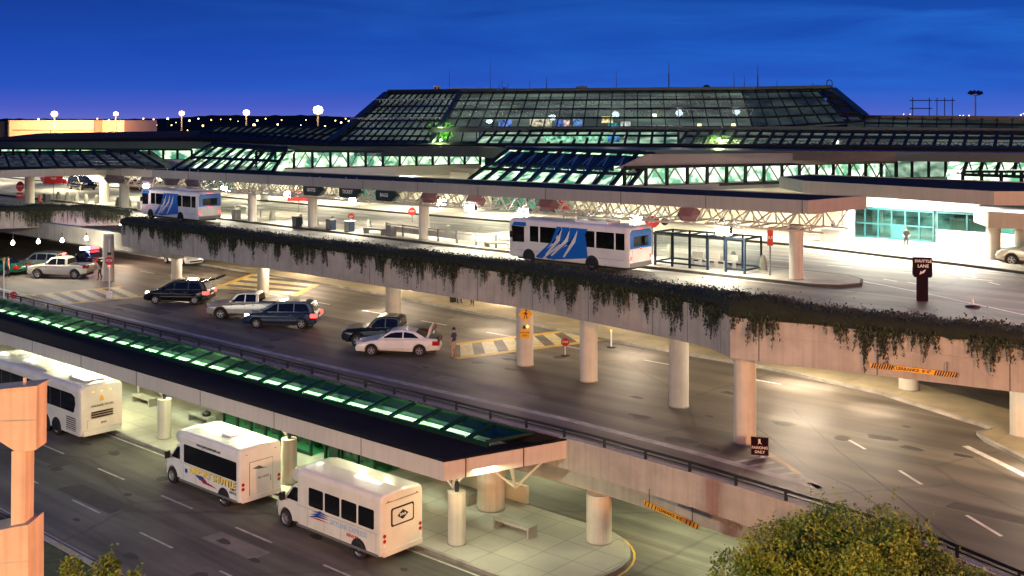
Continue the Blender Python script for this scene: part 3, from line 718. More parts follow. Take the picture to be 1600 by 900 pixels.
child_frame(fr.build('vestibule_frame', M['greenframe']), root); child_frame(gl_.build('vestibule_glass', M['door_glass'], recalc=False), root)
iv = MB(); random.seed(8)
for k in range(16):
    u = -26+k*.78+random.uniform(-.2, .2); h_ = random.uniform(.5, 1.5); iv.box(u, u+random.uniform(.15, .5), 2.7, 3.0, .15, .15+h_)
    for q in range(26):
        p = Vector((u+random.gauss(.1, .25), 2.8+random.gauss(0, .15), .15+h_+abs(random.gauss(.2, .35)))); a_ = Vector((random.uniform(-.14, .14), random.uniform(-.1, .1), random.uniform(-.14, .14))); b_ = Vector((random.uniform(-.1, .1), random.uniform(-.1, .1), random.uniform(-.1, .1))); iv.add([p-a_, p+b_, p+a_], [(0, 1, 2)])
child_frame(iv.build('indoor_planting', M['ivy_b'], recalc=False), root)
child_frame(MB().box(-26.4, -13.7, 1.5, 3.7, 3.305, 3.42).build('vestibule_roof', M['greenframe']), root)
area('vestibule_light', W(-20, 2.7, 3.1), 11, .8, 900, (0.6, 1.0, 0.75), ROT)
t = thing('wall_grille', 'small dark louvred box on the cream wall beside the vestibule', 'grille', W(-12.9, 3.2, .9))
MB().box(-.6, .25, -.2, .4, 0, 1.1).build('grille_box', M['greenframe'], t); MB().box(.3, .62, -.1, .3, .05, 1.05).build('louvre', M['black'], t); t.rotation_euler = (0, 0, ROT)
t = thing('low_cream_wall', 'long bright cream low wall under the canopy right of the vestibule', 'wall', W(-9, 3.9, 0)); t.rotation_euler = (0, 0, ROT)
MB().box(-4.35, -1.3, .0, .3, 0, 3.5).build('wall_block', M['cream'], t); MB().box(-1.3, 3.2, 0.02, .22, 0.0, .8).build('low_parapet', M['cream'], t)

# upper canopy (front)
def flat_canopy(name, label, poly, zb, zt, roofmat='roofing', lip=0.12, cat='canopy'):
    n = len(poly); cx = sum(p[0] for p in poly)/n; cy = sum(p[1] for p in poly)/n
    zb = zb if isinstance(zb, list) else [zb]*n; zt = zt if isinstance(zt, list) else [zt]*n
    root = thing(name, label, cat, W(cx, cy, min(zb)))
    c = Vector((cx, cy)); fm = MB(); rm = MB(); sm_ = MB()
    P_ = [Vector(p) for p in poly]
    inn = []
    for i in range(n):
        a, b, d = P_[i-1], P_[i], P_[(i+1) % n]
        e1 = (b-a).normalized(); e2 = (d-b).normalized(); n1 = Vector((-e1.y, e1.x)); n2 = Vector((-e2.y, e2.x))
        k = (n1+n2).normalized(); inn.append(b + k*lip/max(.3, k.dot(n1)))
    for i in range(n):
        j = (i+1) % n; fm.prism([P_[i], P_[j], inn[j], inn[i]], [zb[i], zb[j], zb[j], zb[i]], [zt[i], zt[j], zt[j], zt[i]])
    i2 = [p.lerp(c, 0.0002) for p in inn]
    rm.prism(i2, [z-.3 for z in zt], [z-.06 for z in zt])
    sm_.prism(i2, [z+.10 for z in zb], [z+.16 for z in zb])
    child_frame(fm.build('fascia', M['fascia_upper']), root); child_frame(rm.build('roof', M[roofmat]), root); child_frame(sm_.build('ceiling', M['soffit']), root)
    return root
fcan = flat_canopy('upper_canopy', 'long flat upper canopy over the median, pale fascia and black roof', [(-76.8, 21.3), (-0.45, 21.3), (0.45, 26.9), (-74.5, 26.9)], [12.05, 12.5, 12.5, 12.05], [12.8, 13.25, 13.25, 12.8])
for k in range(13): child_frame(MB().box(-74+k*6.1, -73.96+k*6.1, 21.285, 21.297, 12.05+.45*(3+k*6.1)/77, 12.78+.45*(3+k*6.1)/77).build('panel_joint', M['seam']), fcan)
tr = MB()
for v_ in (22.2, 25.4):
    for i in range(10):
        u0 = -75+i*7.5; zz = 12.02+.45*(i+.5)/10 - 1.0
        zig(tr, (u0, v_, zz), (u0+7.5, v_, zz), 1.05, 5, 0.06)
for k in range(50):
    u = -75+k*1.5; zz = 11.05+.45*k/50; tr.bar((u, 22.2, zz), (u, 25.4, zz), .05); tr.bar((u, 22.2, zz), (u+.75, 23.8, zz+1.0), .05); tr.bar((u, 25.4, zz), (u+.75, 23.8, zz+1.0), .05)
for u, v_ in [(x[1], x[2]) for x in uc if x[1] > -78]:
    zc = 11.1+.45*(u+77)/77
    for du in (-1.1, 1.1):
        for dv in (-1.2, 1.4): tr.bar((u, v_, ZU+3.0), (u+du, v_+dv, zc), .055)
child_frame(tr.build('truss', M['whitesteel']), fcan)
# side wing turning towards the viewer at far left, and the terminal's own canopy at right
flat_canopy('upper_canopy', 'canopy wing turning towards the viewer at the left edge, pale fascia', [(-83, -6), (-79.1, 11.7), (-76.85, 21.3), (-76.85, 27.5), (-84, 27.5), (-90, -4)], 12.05, 12.8)
tcan = flat_canopy('terminal_canopy', 'broad grey canopy of the terminal above the floodlit far pavement at right', [(-12.5, 41), (-8.6, 37.1), (5.2, 34.3), (9.5, 38), (9.5, 46), (-12.5, 46)], 12.5, 13.35)
ocan = flat_canopy('terminal_canopy', 'small canopy with orange lit fascia at the right edge above two bright columns', [toUV(Vector(p)) for p in ((29.6, 67.6), (35.5, 63.6), (42, 69), (33, 76.0), (30.4, 71.6))], 10.95, 11.95)
# floodlights under the canopies
lamp_root = None
floods = [(-26.5, 22.0, 11.2), (-22.3, 23.0, 11.1), (-6.0, 21.9, 11.0), (-70.5, 22.3, 10.9), (-60.5, 24.5, 11.0), (-41.0, 23.5, 10.9), (-51, 24.6, 10.9), (-33.5, 26.2, 11.0), (-14, 24.6, 11.0)]
fl_lab = ['dazzling floodlight under the canopy between two pink signs', 'dazzling floodlight right of the pair of pink signs', 'largest dazzling floodlight under the canopy above the glass shelter', 'floodlight under the canopy near the far left hexagonal signs',
          'floodlight above the far shuttle bus', 'floodlight left of the first black arrow sign', 'floodlight above the column right of the far shuttle', 'floodlight beside the third black arrow sign', 'floodlight above the roof of the blue and white bus']
for (u, v_, z), lb in zip(floods, fl_lab):
    t = thing('floodlight', lb, 'floodlight', W(u, v_, z), ROT, 'floodlights under the upper canopy')
    MB().box(-.40, .40, -.2, .2, 0, .42).build('lamp_housing', M['darkmetal'], t)
    MB().box(-.44, .44, -.225, -.203, -.04, .42).build('lamp_lens', M['halide'], t)
    MB().bar((0, 0, .42), (0, 0, .95), .04).build('hanger', M['whitesteel'], t)
    MB().box(-.38, .38, -.19, .19, -.04, -.003).build('lamp_glass', M['halide'], t)
    area('flood_light', W(u, v_, z-.15), 1.2, 1.2, 600 if u > -30 else 420, (1.0, 0.90, 0.66), ROT)
for u in (-150, -130, -112): area('pavement_light', W(u, 44.5, 11.9), 6, 1.5, 2200, (1.0, 0.90, 0.64), ROT)
for u in (-135, -112): area('median_light', W(u, 34, 11.8), 6, 1, 1500, (1.0, 0.88, 0.58), ROT)
for k in range(8):
    area('pavement_light', W(-92+k*12.5, 42.2, 11.9), 5, 1.5, 1650, (1.0, 0.90, 0.64), ROT)
for u, v_ in ((-6, 42), (1.5, 39.5), (6.5, 38.5)): area('canopy_flood', W(u, v_, 12.4), 4, 2, 3200, (1.0, 0.95, 0.8), ROT)
for u, v_, z in ((-86, 24, 11.5), (-92, 33, 11.5), (-80, 30, 11.5)): area('median_light', W(u, v_, z), 4, 2, 900, (1.0, 0.90, 0.64), ROT)
for u in (-60, -45, -30, -15): area('median_light', W(u, 31, 11.8), 6, 1, 700, (1.0, 0.86, 0.58), ROT)
# middle level: downlights in the soffit
dl = []
for u in (-66, -54, -42, -31, -20, -9, 2): dl.append((u, 17.0))
for u in (-48, -36, -25.5, -14.5): dl.append((u, 24.5))
for px, py in ((1235, 600), (1365, 642), (1640, 740), (1250, 655)):
    dl.append(toUV(G(px, py, ZM)))
t = thing('soffit_lights', 'row of round downlights recessed below the upper roadway', 'lights', W(-20, 17, 8.0))
for i, (u, v_) in enumerate(dl):
    o = MB().cyl(0, 0, 0, .08, .16, n=14).build('downlight', M['soffit_lamp'], t); o.location = W(u, v_, 8.0) - t.location
    spot('soffit_spot', W(u, v_, 7.97), 1500, (1.0, 0.86, 0.68), 50, 1.0)
    point('soffit_fill', W(u, v_, 7.3), 1000 if u < -38 else 620, (1.0, 0.80, 0.58), .3)
for i, (px, py) in enumerate(((20, 380), (60, 378), (97, 376), (135, 373))):
    lb = ['leftmost of four bare lamps under the far left roadway', 'second of four bare lamps under the far left roadway', 'third of four bare lamps under the far left roadway', 'lamp above the police light bar under the far left roadway'][i]
    p = D(px, py, 92)
    t = thing('soffit_lamp', lb, 'lamp', p, 0, 'bare lamps under the roadway')
    MB().lathe([(0, -.16), (.11, -.12), (.16, 0), (.11, .12), (.03, .26)], 14).build('lamp_globe', M['soffit_lamp'], t)
    MB().bar((0, 0, .26), (0, 0, 8.08-p.z), .04).build('lamp_stem', M['darkmetal'], t)
    point('globe_light', p - Vector((0, 0, .4)), 350, (1.0, 0.88, 0.62), .3)
# far wall of the middle level
tag(frame(MB().box(-150, -20, 30.2, 30.5, ZM, 8.08).build('arrivals_wall', M['cream'])), 'cream terminal wall at the back of the middle level', 'wall')
# street lamps with sodium light, out of the picture to the right and below the viewer: they colour the walls orange
def street_lamp(loc, w, label, col=(1.0, 0.40, 0.13)):
    t = thing('street_lamp', label, 'street lamp', (loc[0], loc[1], 0), 0, 'sodium street lamps')
    MB().cyl(0, 0, 0, loc[2], .12, .08, n=12).build('lamp_pole', M['darkmetal'], t)
    MB().lathe([(0.02, loc[2]+.35), (.35, loc[2]+.25), (.4, loc[2]+.12), (.1, loc[2]+.1)], 14).build('lamp_head', M['darkmetal'], t)
    MB().lathe([(0, loc[2]-.06), (.2, loc[2]), (.26, loc[2]+.1)], 14).build('lamp_globe', M['sodium'], t)
    point('sodium_light', (loc[0], loc[1], loc[2]-.5), w, col, .4)
street_lamp((24, 5, 16), 70000, 'sodium street lamp beyond the right edge of the photo')
street_lamp((-3, 11.5, 10.3), 20000, 'sodium street lamp below the viewer')
street_lamp((38, 44, 19), 18000, 'sodium street lamp beside the upper road beyond the right edge')
street_lamp((-58, -16, 26), 125000, 'unseen tall fill lamp added behind the viewer', (0.97, 0.95, 0.70))  # added fill light for the faces turned towards the viewer
for u, v_ in ((-8, 7.5), (1.5, 6.0), (5, 4.5)): area('under_ramp_light', W(u, v_, 3.45), 2.5, .5, 260, (0.95, 0.95, 0.55), ROT)

# ================================================================ TERMINAL
term = thing('terminal_building', 'wide dark glass terminal with sloped glazed roofs and lit interior', 'terminal', (10, 105, ZU))
def tpart(mb, name, m, recalc=True, label=None):
    o = mb.build(name, m, None, recalc, label); o.parent = term; o.matrix_parent_inverse = Matrix.Translation(-term.location); return o
M['room_bright'] = lit_room('room_bright', (0.05, 0.17, 0.11), (0.85, 1.0, 0.66), 2.2, (.42, .42, .5), spots=2.6, lo=.42, hi=.62)
M['room_white'] = lit_room('room_white', (0.10, 0.26, 0.15), (1.0, 1.0, 0.82), 2.6, (.42, .42, .5), spots=3.0, seed=4, lo=.40, hi=.60)
M['room_dim'] = lit_room('room_dim', (0.030, 0.036, 0.030), (0.10, 0.13, 0.105), 1.9, (0.10, 0.10, 0.5), seed=2)
M['room_dark'] = lit_room('room_dark', (0.012, 0.017, 0.020), (0.055, 0.07, 0.06), 1.0, (0.2, 0.2, 0.6), seed=7)
M['room_mid'] = lit_room('room_mid', (0.05, 0.10, 0.075), (0.42, 0.58, 0.42), 1.7, (0.35, 0.35, 0.6), seed=9)
def lerp4(c, s, t): return c[0].lerp(c[1], s).lerp(c[3].lerp(c[2], s), t)
def glass_face(cor, nu, nv, gm, w=0.22, back=None, backm=None, truss=0, fm='frame', vs=None):
    """one glazed face: bl, br, tr, tl corners; panes, mullion grid, lit room behind, steel frames inside"""
    c = [D(*p) for p in cor]
    n = (c[1]-c[0]).cross(c[3]-c[0]).normalized()
    if n.y > 0: n = -n
    tpart(MB().quad(*c), 'glazing', M[gm], False)
    fr = MB()
    for k in range(nu+1): fr.beam(lerp4(c, k/nu, 0)+n*.05, lerp4(c, k/nu, 1)+n*.05, w, .18, n)
    for k in (vs if vs is not None else [j/nv for j in range(nv+1)]): fr.beam(lerp4(c, 0, k)+n*.06, lerp4(c, 1, k)+n*.06, w, .18, n)
    tpart(fr, 'mullions', M[fm])
    if back:
        b = [p + Vector((0, back, 0)) for p in c]; e = (b[1]-b[0])*0.02
        b = [b[0]-e-Vector((0, 0, .3)), b[1]+e-Vector((0, 0, .3)), b[2]+e, b[3]-e]
        tpart(MB().quad(*b), 'lit_interior', M[backm], False)
    if truss:
        tr = MB()
        if gm == 'term_glass':
            o_ = Vector((0, back*.4, 0))
            for k in range(nu):
                p, q, r_ = lerp4(c, k/nu, .06)+o_, lerp4(c, (k+.5)/nu, .9)+o_, lerp4(c, (k+1)/nu, .06)+o_
                tr.bar(p, q, .07); tr.bar(q, r_, .07); tr.bar(p, r_, .05)
        for j in (0.30, 0.68) if gm != 'term_glass' else ():
            p = lerp4(c, 0.01, j) + Vector((0, back*.45, -.2)); q = lerp4(c, .99, j) + Vector((0, back*.45, -.2))
            zig(tr, p, q, (c[3]-c[0]).length*.22*abs((c[3]-c[0]).normalized().z), truss, .05)
        tpart(tr, 'space_frame', M['whitesteel'])
    return c, n
# hall on top: left, centre and right faces
A = glass_face([(512, 226, 118), (672, 226, 112), (719, 145, 124), (605, 146, 132)], 13, 7, 'hall_glass', .10, 5, 'room_dim', 22)
B = glass_face([(690, 200, 116), (1200, 199, 105), (1180, 142, 112), (719, 145, 124)], 24, 4, 'hall_glass', .085, 7, 'room_dim', 34)
Cc = glass_face([(1200, 199, 105), (1352, 190, 101), (1300, 140, 108), (1180, 142, 112)], 7, 4, 'hall_glass', .085, 6, 'room_dark', 0)
glass_face([(672, 226, 111.8), (745, 224, 110), (745, 200, 113), (688, 200, 115.5)], 3, 1, 'hall_glass', .085, 4, 'room_dim')
# roof slab over the hall
rt = [D(605, 146, 132), D(719, 145, 124), D(1180, 142, 112), D(1300, 140, 108), D(1300, 140, 108)+Vector((12, 40, 0)), D(605, 146, 132)+Vector((-2, 30, 0))]
mb = MB(); mb.prism([(p.x, p.y) for p in rt], [p.z-.1 for p in rt], [p.z+.45 for p in rt]); tpart(mb, 'hall_roof', M['darkmetal'])
# right slope of the hall and low dark wing roof beyond
glass_face([(1350, 204, 99), (1680, 208, 92), (1680, 186, 97), (1352, 183, 103)], 14, 2, 'hall_glass', .085, 4, 'room_dark')
mb = MB(); q = [D(1352, 183, 103), D(1690, 186, 96), D(1690, 186, 96)+Vector((20, 45, 0)), D(1352, 183, 103)+Vector((8, 45, 0))]
mb.prism([(p.x, p.y) for p in q], [p.z-.2 for p in q], [p.z+.2 for p in q]); tpart(mb, 'wing_roof', M['darkmetal'])
a, b = D(1300, 140, 108), D(1352, 183, 103)
for p_, q_, w_ in ((a, b, .8), (D(605, 146, 132), D(512, 226, 118), .8), (D(719, 145, 124), D(672, 226, 112), .45)): tpart(MB().beam(p_, q_, w_, .5), 'hip_rib', M['darkmetal'])
tpart(MB().quad(a, b, b+Vector((8, 45, 0)), a+Vector((12, 40, 0))), 'hall_side', M['darkmetal'], False)
a, b = D(605, 146, 132), D(512, 226, 118); tpart(MB().quad(b, a, a+Vector((-2, 30, 0)), b+Vector((-6, 45, 0))), 'hall_side', M['darkmetal'], False)
# dark sill between hall and the sloped strip
mb = MB(); mb.beam(D(680, 203, 114), D(1200, 202, 103.5), 1.6, .5); mb.beam(D(1200, 202, 103.5), D(1690, 207, 91.5), 1.6, .6); tpart(mb, 'sill_band', M['darkmetal'])
# sloped glazed strip
glass_face([(742, 226, 107), (1060, 227, 99), (1060, 205, 104), (760, 204, 112)], 16, 2, 'hall_glass', .22, 3, 'room_mid', 0, vs=(0, .62, 1))
glass_face([(1060, 227, 99), (1680, 233, 84), (1680, 208, 90), (1075, 205, 104)], 28, 2, 'hall_glass', .24, 3, 'room_dim', 46, vs=(0, .6, 1))
# long dark roof slab below it, right across the picture
def slab(pts, h, depth, name='roof_slab', m='roofing', dz=0):
    mb = MB(); t_ = [D(*p) for p in pts]
    for a, b in zip(t_[:-1], t_[1:]):
        a2, b2 = a+Vector((0, depth, dz)), b+Vector((0, depth, dz))
        vs = [a, b, b2, a2]; vs = [p-Vector((0, 0, h)) for p in vs] + vs
        mb.add(vs, [(3, 2, 1, 0), (4, 5, 6, 7), (0, 1, 5, 4), (1, 2, 6, 5), (2, 3, 7, 6), (3, 0, 4, 7)])
    return tpart(mb, name, M[m])
slab([(-40, 219, 128), (300, 214, 122), (512, 226, 114), (745, 226, 107.5)], .55, 18, dz=.6)
slab([(745, 226.5, 107), (1060, 228, 98.5), (1720, 234, 82)], .5, 16, dz=.3)
slab([(-40, 222, 126), (300, 221, 120), (512, 229, 113), (745, 229, 106), (790, 232, 100)], 1.0, 10, 'fascia_band', 'darkmetal')
slab([(790, 230, 100), (1000, 234, 91), (1400, 237, 86), (1720, 240, 79)], .75, 10, 'fascia_band', 'darkmetal')
# far left glass roofs
glass_face([(300, 216, 128), (512, 225, 116), (560, 200, 126), (330, 198, 138)], 18, 3, 'hall_glass', .25, 3, 'room_dark', 0, vs=(0, .5, 1))
# clerestory walls, the brightly lit ones
glass_face([(-40, 247, 118), (300, 250, 112), (300, 234, 112), (-40, 232, 118)], 16, 1, 'term_glass', .2, 3, 'room_bright', 0)
glass_face([(400, 266, 104), (750, 258, 116), (750, 238, 116), (400, 236, 104)], 13, 1, 'term_glass', .22, 3.0, 'room_bright', 30)
glass_face([(975, 293, 79), (1400, 279, 95), (1400, 253, 95), (975, 262, 79)], 15, 1, 'term_glass', .22, 2.6, 'room_white', 32)
glass_face([(1400, 279, 95), (1505, 277, 91), (1505, 246, 91), (1400, 250, 95)], 4, 1, 'hall_glass', .2, 2.5, 'room_mid', 0)
glass_face([(1505, 284, 83), (1700, 292, 74), (1700, 268, 74), (1505, 268, 83)], 6, 1, 'term_glass', .2, 2.6, 'room_white', 0)
glass_face([(1505, 274, 83), (1700, 281, 74), (1705, 250, 78), (1512, 250, 88)], 7, 2, 'term_glass', .25, 3, 'room_white', 14, vs=(0, 1))
# soffit / bulkhead above and below the clerestories
mb = MB()
for pts in ([(960, 264, 78.6), (1400, 254, 94.6), (1400, 238, 94.6), (1010, 241, 80)], [(1400, 251, 94.6), (1512, 247, 90.6), (1512, 236, 90.6), (1400, 237, 94.6)],
            [(975, 301, 78.8), (1400, 287, 94.8), (1400, 278, 94.8), (975, 292, 78.8)], [(1400, 290, 94.8), (1505, 290, 90.8), (1505, 276, 90.8), (1400, 278, 94.8)], [(1505, 300, 82.8), (1710, 308, 73), (1710, 290, 73), (1505, 283, 82.8)]):
    c = [D(*p) for p in pts]; mb.panel(c, .3, (0, 1, 0))
tpart(mb, 'bulkhead', M['bulkhead'])
mb = MB(); mb.panel([D(400, 283, 103.6), D(760, 276, 115.6), D(750, 257, 115.6), D(400, 265.5, 103.6)], .3, (0, 1, 0)); mb.panel([D(300, 275, 111), D(400, 272, 103.6), D(400, 262, 103.6), D(300, 250, 111.8)], .3, (0, 1, 0)); mb.panel([D(-40, 262, 117.6), D(300, 262, 111.6), D(300, 249.5, 111.6), D(-40, 246.5, 117.6)], .3, (0, 1, 0))
tpart(mb, 'bulkhead', M['cream'])
# projecting sloped bays
glass_face([(722, 290, 86), (978, 299, 77), (1022, 241, 83), (795, 233, 97)], 10, 2, 'term_glass', .30, 3.2, 'room_bright', 16, vs=(0, .42, .56, 1))
glass_face([(268, 266, 106), (425, 270, 99), (448, 236, 103), (326, 228, 113)], 8, 2, 'term_glass', .30, 3, 'room_bright', 12, vs=(0, .5, 1))
mb = MB()
c = [D(795, 233, 97), D(1022, 241, 83)]; mb.quad(c[0], c[1], D(1000, 234, 91), D(790, 230, 100)); tpart(mb, 'bay_roof', M['roofing'], False); mb = MB(); c = [D(326, 228, 113), D(448, 236, 103)]; mb.quad(c[0], c[1], D(450, 229, 113), D(330, 222, 119)); tpart(mb, 'bay_roof', M['roofing'], False)
mb = MB()
mb.panel([lerp4([D(722, 290, 86), D(978, 299, 77), D(1022, 241, 83), D(795, 233, 97)], s, t)+Vector((0, .5, -.2)) for s, t in ((0.01, .58), (.99, .58), (.99, 1), (0.01, 1))], .1, (0, .5, -.8))
tpart(mb, 'bay_dark_backdrop', M['darkmetal'])  # dark sheet added behind the upper panes so they look unlit
# dark canopy glass at far left
glass_face([(-60, 263, 110), (256, 262, 104), (216, 237, 112), (-60, 239, 118)], 12, 1, 'hall_glass', .2, 3, 'room_dark', 10)
# solid mass of the building behind the glass
mb = MB(); mb.prism([(-18, 138), (10, 123), (60, 104), (75, 104), (75, 170), (-18, 170)], ZU, 15.0); tpart(mb, 'building_mass', M['darkmetal'])
# street level front: cream wall, bright upper band, teal doors
mb = MB(); mb.box(-260, -9.5, 47.5, 47.9, ZU+.15, 12.6); mb.box(1.0, 40, 47.5, 47.9, ZU+.15, 10.0)
for k in range(10): mb.box(-104+k*10, -100.5+k*10, 46.9, 47.498, ZU+.15, 12.2)
o = frame(mb.build('front_wall', M['cream'])); o.parent = term; o.matrix_parent_inverse = Matrix.Translation(-term.location)
mb = MB(); mb.box(-9.5, 40, 47.6, 48, 10.9, 13.2); o = frame(mb.build('upper_front_wall', M['soffit'])); o.parent = term; o.matrix_parent_inverse = Matrix.Translation(-term.location)
for u0, u1, v_, z1_, st_ in ((-9.5, -3.2, 47.2, 10.9, 1.05), (-2.9, 12, 47.2, 10.9, 2.1), (-100, -92, 46.6, 11.5, 1.2), (-70, -61, 46.6, 11.5, 1.2), (-47, -38, 46.6, 11.5, 1.2)):
    fr = MB(); gl_ = MB(); glazed(fr, gl_, u0, u1, v_, ZU+.15, z1_, st_, .12)
    if u0 == -9.5: fr.box(-9.5, -3.2, 47.15, 47.25, 9.6, 9.72); fr.box(-6.4, -5.2, 47.1, 47.3, ZU+.2, 9.6)
    for x, m_, nm in ((fr, M['tealframe'], 'door_frame'), (gl_, M['teal_glass'], 'door_glazing')):
        o = frame(x.build(nm, m_, recalc=False)); o.parent = term; o.matrix_parent_inverse = Matrix.Translation(-term.location)
mb = MB(); mb.box(-2.9, 12, 46.9, 47.1, ZU+.15, 9.55); o = frame(mb.build('low_front_wall', M['soffit'])); o.parent = term; o.matrix_parent_inverse = Matrix.Translation(-term.location)
mb = MB(); mb.box(-3, 12, 50, 50.2, ZU+.15, 10.2); o = frame(mb.build('inner_wall', M['stucco'])); o.parent = term; o.matrix_parent_inverse = Matrix.Translation(-term.location)
mb = MB(); mb.box(-9.5, -3.1, 51, 51.2, ZU+.15, 10.9); o = frame(mb.build('lobby_wall', M['room_mid'])); o.parent = term; o.matrix_parent_inverse = Matrix.Translation(-term.location)
for u in (-5, 3, 9): area('front_wash', W(u, 45.9, 12.3), 3.5, .6, 700, (1, .98, .92), ROT, rx=R(35))
# coloured things in the hall behind the glass: lit displays and green foliage of indoor planting
def disp(px0, px1, py0, py1, Y, col, s, nm):
    mb = MB(); c = [D(px0, py1, Y), D(px1, py1, Y), D(px1, py0, Y), D(px0, py0, Y)]; mb.panel(c, .15, (0, 1, 0)); tpart(mb, nm, lit_room('lit_display', tuple(x*.12 for x in col), col, s*1.5, (1.6, 1.6, 1.6), seed=px0*.37, lo=.36, hi=.62))
for px0, px1, py0, py1, Y, col, s in ((779, 800, 187, 199, 117, (0.2, 0.35, 0.9), .8), (828, 862, 186, 198, 116, (0.9, 0.8, 0.55), .9), (868, 880, 187, 198, 115.5, (0.15, 0.25, 0.8), .7), (880, 892, 188, 198, 115.4, (1, 0.7, 0.65), 1.0),
                                      (896, 910, 186, 198, 115, (0.2, 0.4, 0.85), .8), (940, 958, 182, 192, 114, (1.0, 0.85, 0.4), 1.2), (950, 966, 192, 198, 113.8, (0.05, 0.5, 0.6), .7), (970, 985, 190, 198, 113, (0.8, 0.85, 0.8), .8),
                                      (1020, 1026, 178, 182, 113, (1.0, 0.95, 0.7), 4), (1010, 1052, 196, 198, 110, (.7, .7, .6), .5), (1090, 1096, 193, 197, 110, (1, .9, .3), 2.5), (1143, 1149, 193, 197, 109, (1, .9, .3), 2.5)):
    disp(px0, px1, py0, py1, Y, col, s, 'display_panel')
disp(850, 950, 213, 221, 104.5, (0.30, 0.75, 0.48), .8, 'lit_shopfront'); disp(950, 968, 213, 222, 104, (0.10, 0.35, 0.75), .6, 'lit_shopfront'); disp(976, 980, 212, 222, 104, (0.9, 0.85, 0.9), 1.0, 'lit_shopfront')
disp(1305, 1310, 219, 224, 95, (0.8, 1, .8), 5, 'display_panel')
random.seed(5)
mb = MB()
for px0, px1, py0, py1, Y, n_ in ((670, 707, 192, 225, 116.5, 420), (1098, 1150, 214, 222, 100.5, 200)):
    for k in range(n_):
        p = D(random.uniform(px0, px1), random.uniform(py0, py1), Y+random.uniform(0, 1.2)); a = Vector((random.uniform(-1, 1), random.uniform(-.4, .4), random.uniform(-1, 1)))*.22; b = Vector((random.uniform(-1, 1), random.uniform(-.4, .4), random.uniform(-1, 1)))*.22
        mb.add([p-a, p+b, p+a], [(0, 1, 2)])
tpart(mb, 'indoor_planting', mat('indoor_leaf', (0.10, 0.42, 0.03), 0.5), False)
for p in (D(688, 200, 114.6), D(688, 218, 112.6), D(1124, 216, 99.3)): point('plant_light', p, 1500, (0.75, 1.0, 0.35), .3)
for px in (760, 860, 960, 1060, 1150): point('hall_light', D(px, 165, 117-(px-760)*.02), 110, (1.0, 0.96, 0.82), .4)

# roof furniture: masts, domes, hatch, dish, each a thing
def mast(px, py0, py1, Y, r, label):
    p = D(px, py1, Y); t = thing('antenna_mast', label, 'antenna', p, 0, 'antennas on the terminal roof')
    h = (py1-py0)*Y/1700
    MB().cyl(0, 0, 0, h*.6, r, r*.8, n=8).build('mast_pole', M['darkmetal'], t); MB().cyl(0, 0, h*.6, h, r*.55, r*.3, n=6).build('whip', M['darkmetal'], t)
for px, py0, Y, r, lb in ((1045, 97, 118, .07, 'tallest thin mast near the middle of the hall roof'), (1184, 100, 114, .08, 'tall thin mast right of the roof dome'), (963, 110, 120, .035, 'faint hair thin mast over the middle of the hall'), (1147, 112, 115, .04, 'thin mast left of the tall mast right of the dome'), (1163, 118, 115, .04, 'short mast between two taller ones right of the dome'),
                          (854, 120, 122, .05, 'short mast left of the rooftop unit'), (828, 122, 123, .035, 'small mast left of centre on the hall roof'), (766, 92, 125, .03, 'hair thin whip above the left part of the hall roof'), (702, 105, 127, .03, 'leftmost hair thin whip above the hall roof'), (1214, 126, 112, .05, 'short mast on the right part of the hall roof'), (1270, 128, 110, .06, 'short mast near the ladder hoop')):
    mast(px, py0, 141, Y, r, lb)
t = thing('roof_dome', 'small dark dome on the hall roof', 'dome', D(1104, 141, 116)); MB().lathe([(.42, 0), (.42, .22), (.36, .42), (.2, .55), (0, .6)], 16).build('dome_shell', M['darkmetal'], t); MB().cyl(0, 0, -.1, .12, .5).build('dome_base', M['greyplastic'], t)
t = thing('roof_unit', 'low pale mechanical unit on the hall roof', 'roof unit', D(908, 141, 121)); MB().prism_y([(-.75, 0), (.75, 0), (.6, .42), (.2, .5), (-.5, .42)], -.6, .6).build('unit_case', M['greyplastic'], t); MB().box(-.6, .45, -.65, -.605, .08, .2).build('unit_vent', M['signwhite'], t)
t = thing('roof_hatch', 'pale box with dark openings standing on the left end of the hall roof', 'hatch', D(683, 144, 128)); MB().box(-.42, .42, -.3, .3, 0, .75).build('hatch_box', M['fascia'], t); MB().box(-.3, -.05, -.32, -.305, .3, .6).box(.08, .3, -.32, -.305, .3, .6).build('hatch_opening', M['black'], t)
t = thing('roof_ridge', 'long low pinkish parapet on the left of the hall roof', 'parapet', D(738, 144, 128)); MB().prism_y([(-2.8, 0), (2.8, 0), (2.8, .32), (-2.4, .42), (-2.8, .3)], -.2, .2).build('ridge_wall', M['stucco'], t); MB().box(-2.9, 2.9, -.25, .25, .425, .5).build('ridge_cap', M['fascia'], t)
t = thing('ladder_hoop', 'tall ladder hoop at the right end of the hall roof', 'ladder', D(1296, 141, 108.5))
mb = MB()
for s in (-.28, .28): mb.bar((s, 0, -.3), (s, 0, .75), .045)
for k in range(6): mb.bar((.28*math.cos(math.pi*k/6), 0, .75+.28*math.sin(math.pi*k/6)), (.28*math.cos(math.pi*(k+1)/6), 0, .75+.28*math.sin(math.pi*(k+1)/6)), .045)
mb.build('hoop', M['darkmetal'], t); mb = MB(); [mb.bar((-.28, 0, z), (.28, 0, z), .03) for z in (-.1, .2, .5)]; mb.build('rung', M['darkmetal'], t)
t = thing('roof_gear', 'cluster of small whips and a dish left of centre on the hall roof', 'antenna cluster', D(786, 142, 125)); mb = MB()
for dx, h in ((-.4, .7), (-.1, 1.2), (.25, .5), (.5, .8)): mb.bar((dx, 0, 0), (dx*1.2, 0, h), .035)
mb.build('whips', M['darkmetal'], t); MB().lathe([(.02, 0), (.2, .06), (.3, .18)], 12, c=(.1, -.1, .2)).build('dish', M['greyplastic'], t)

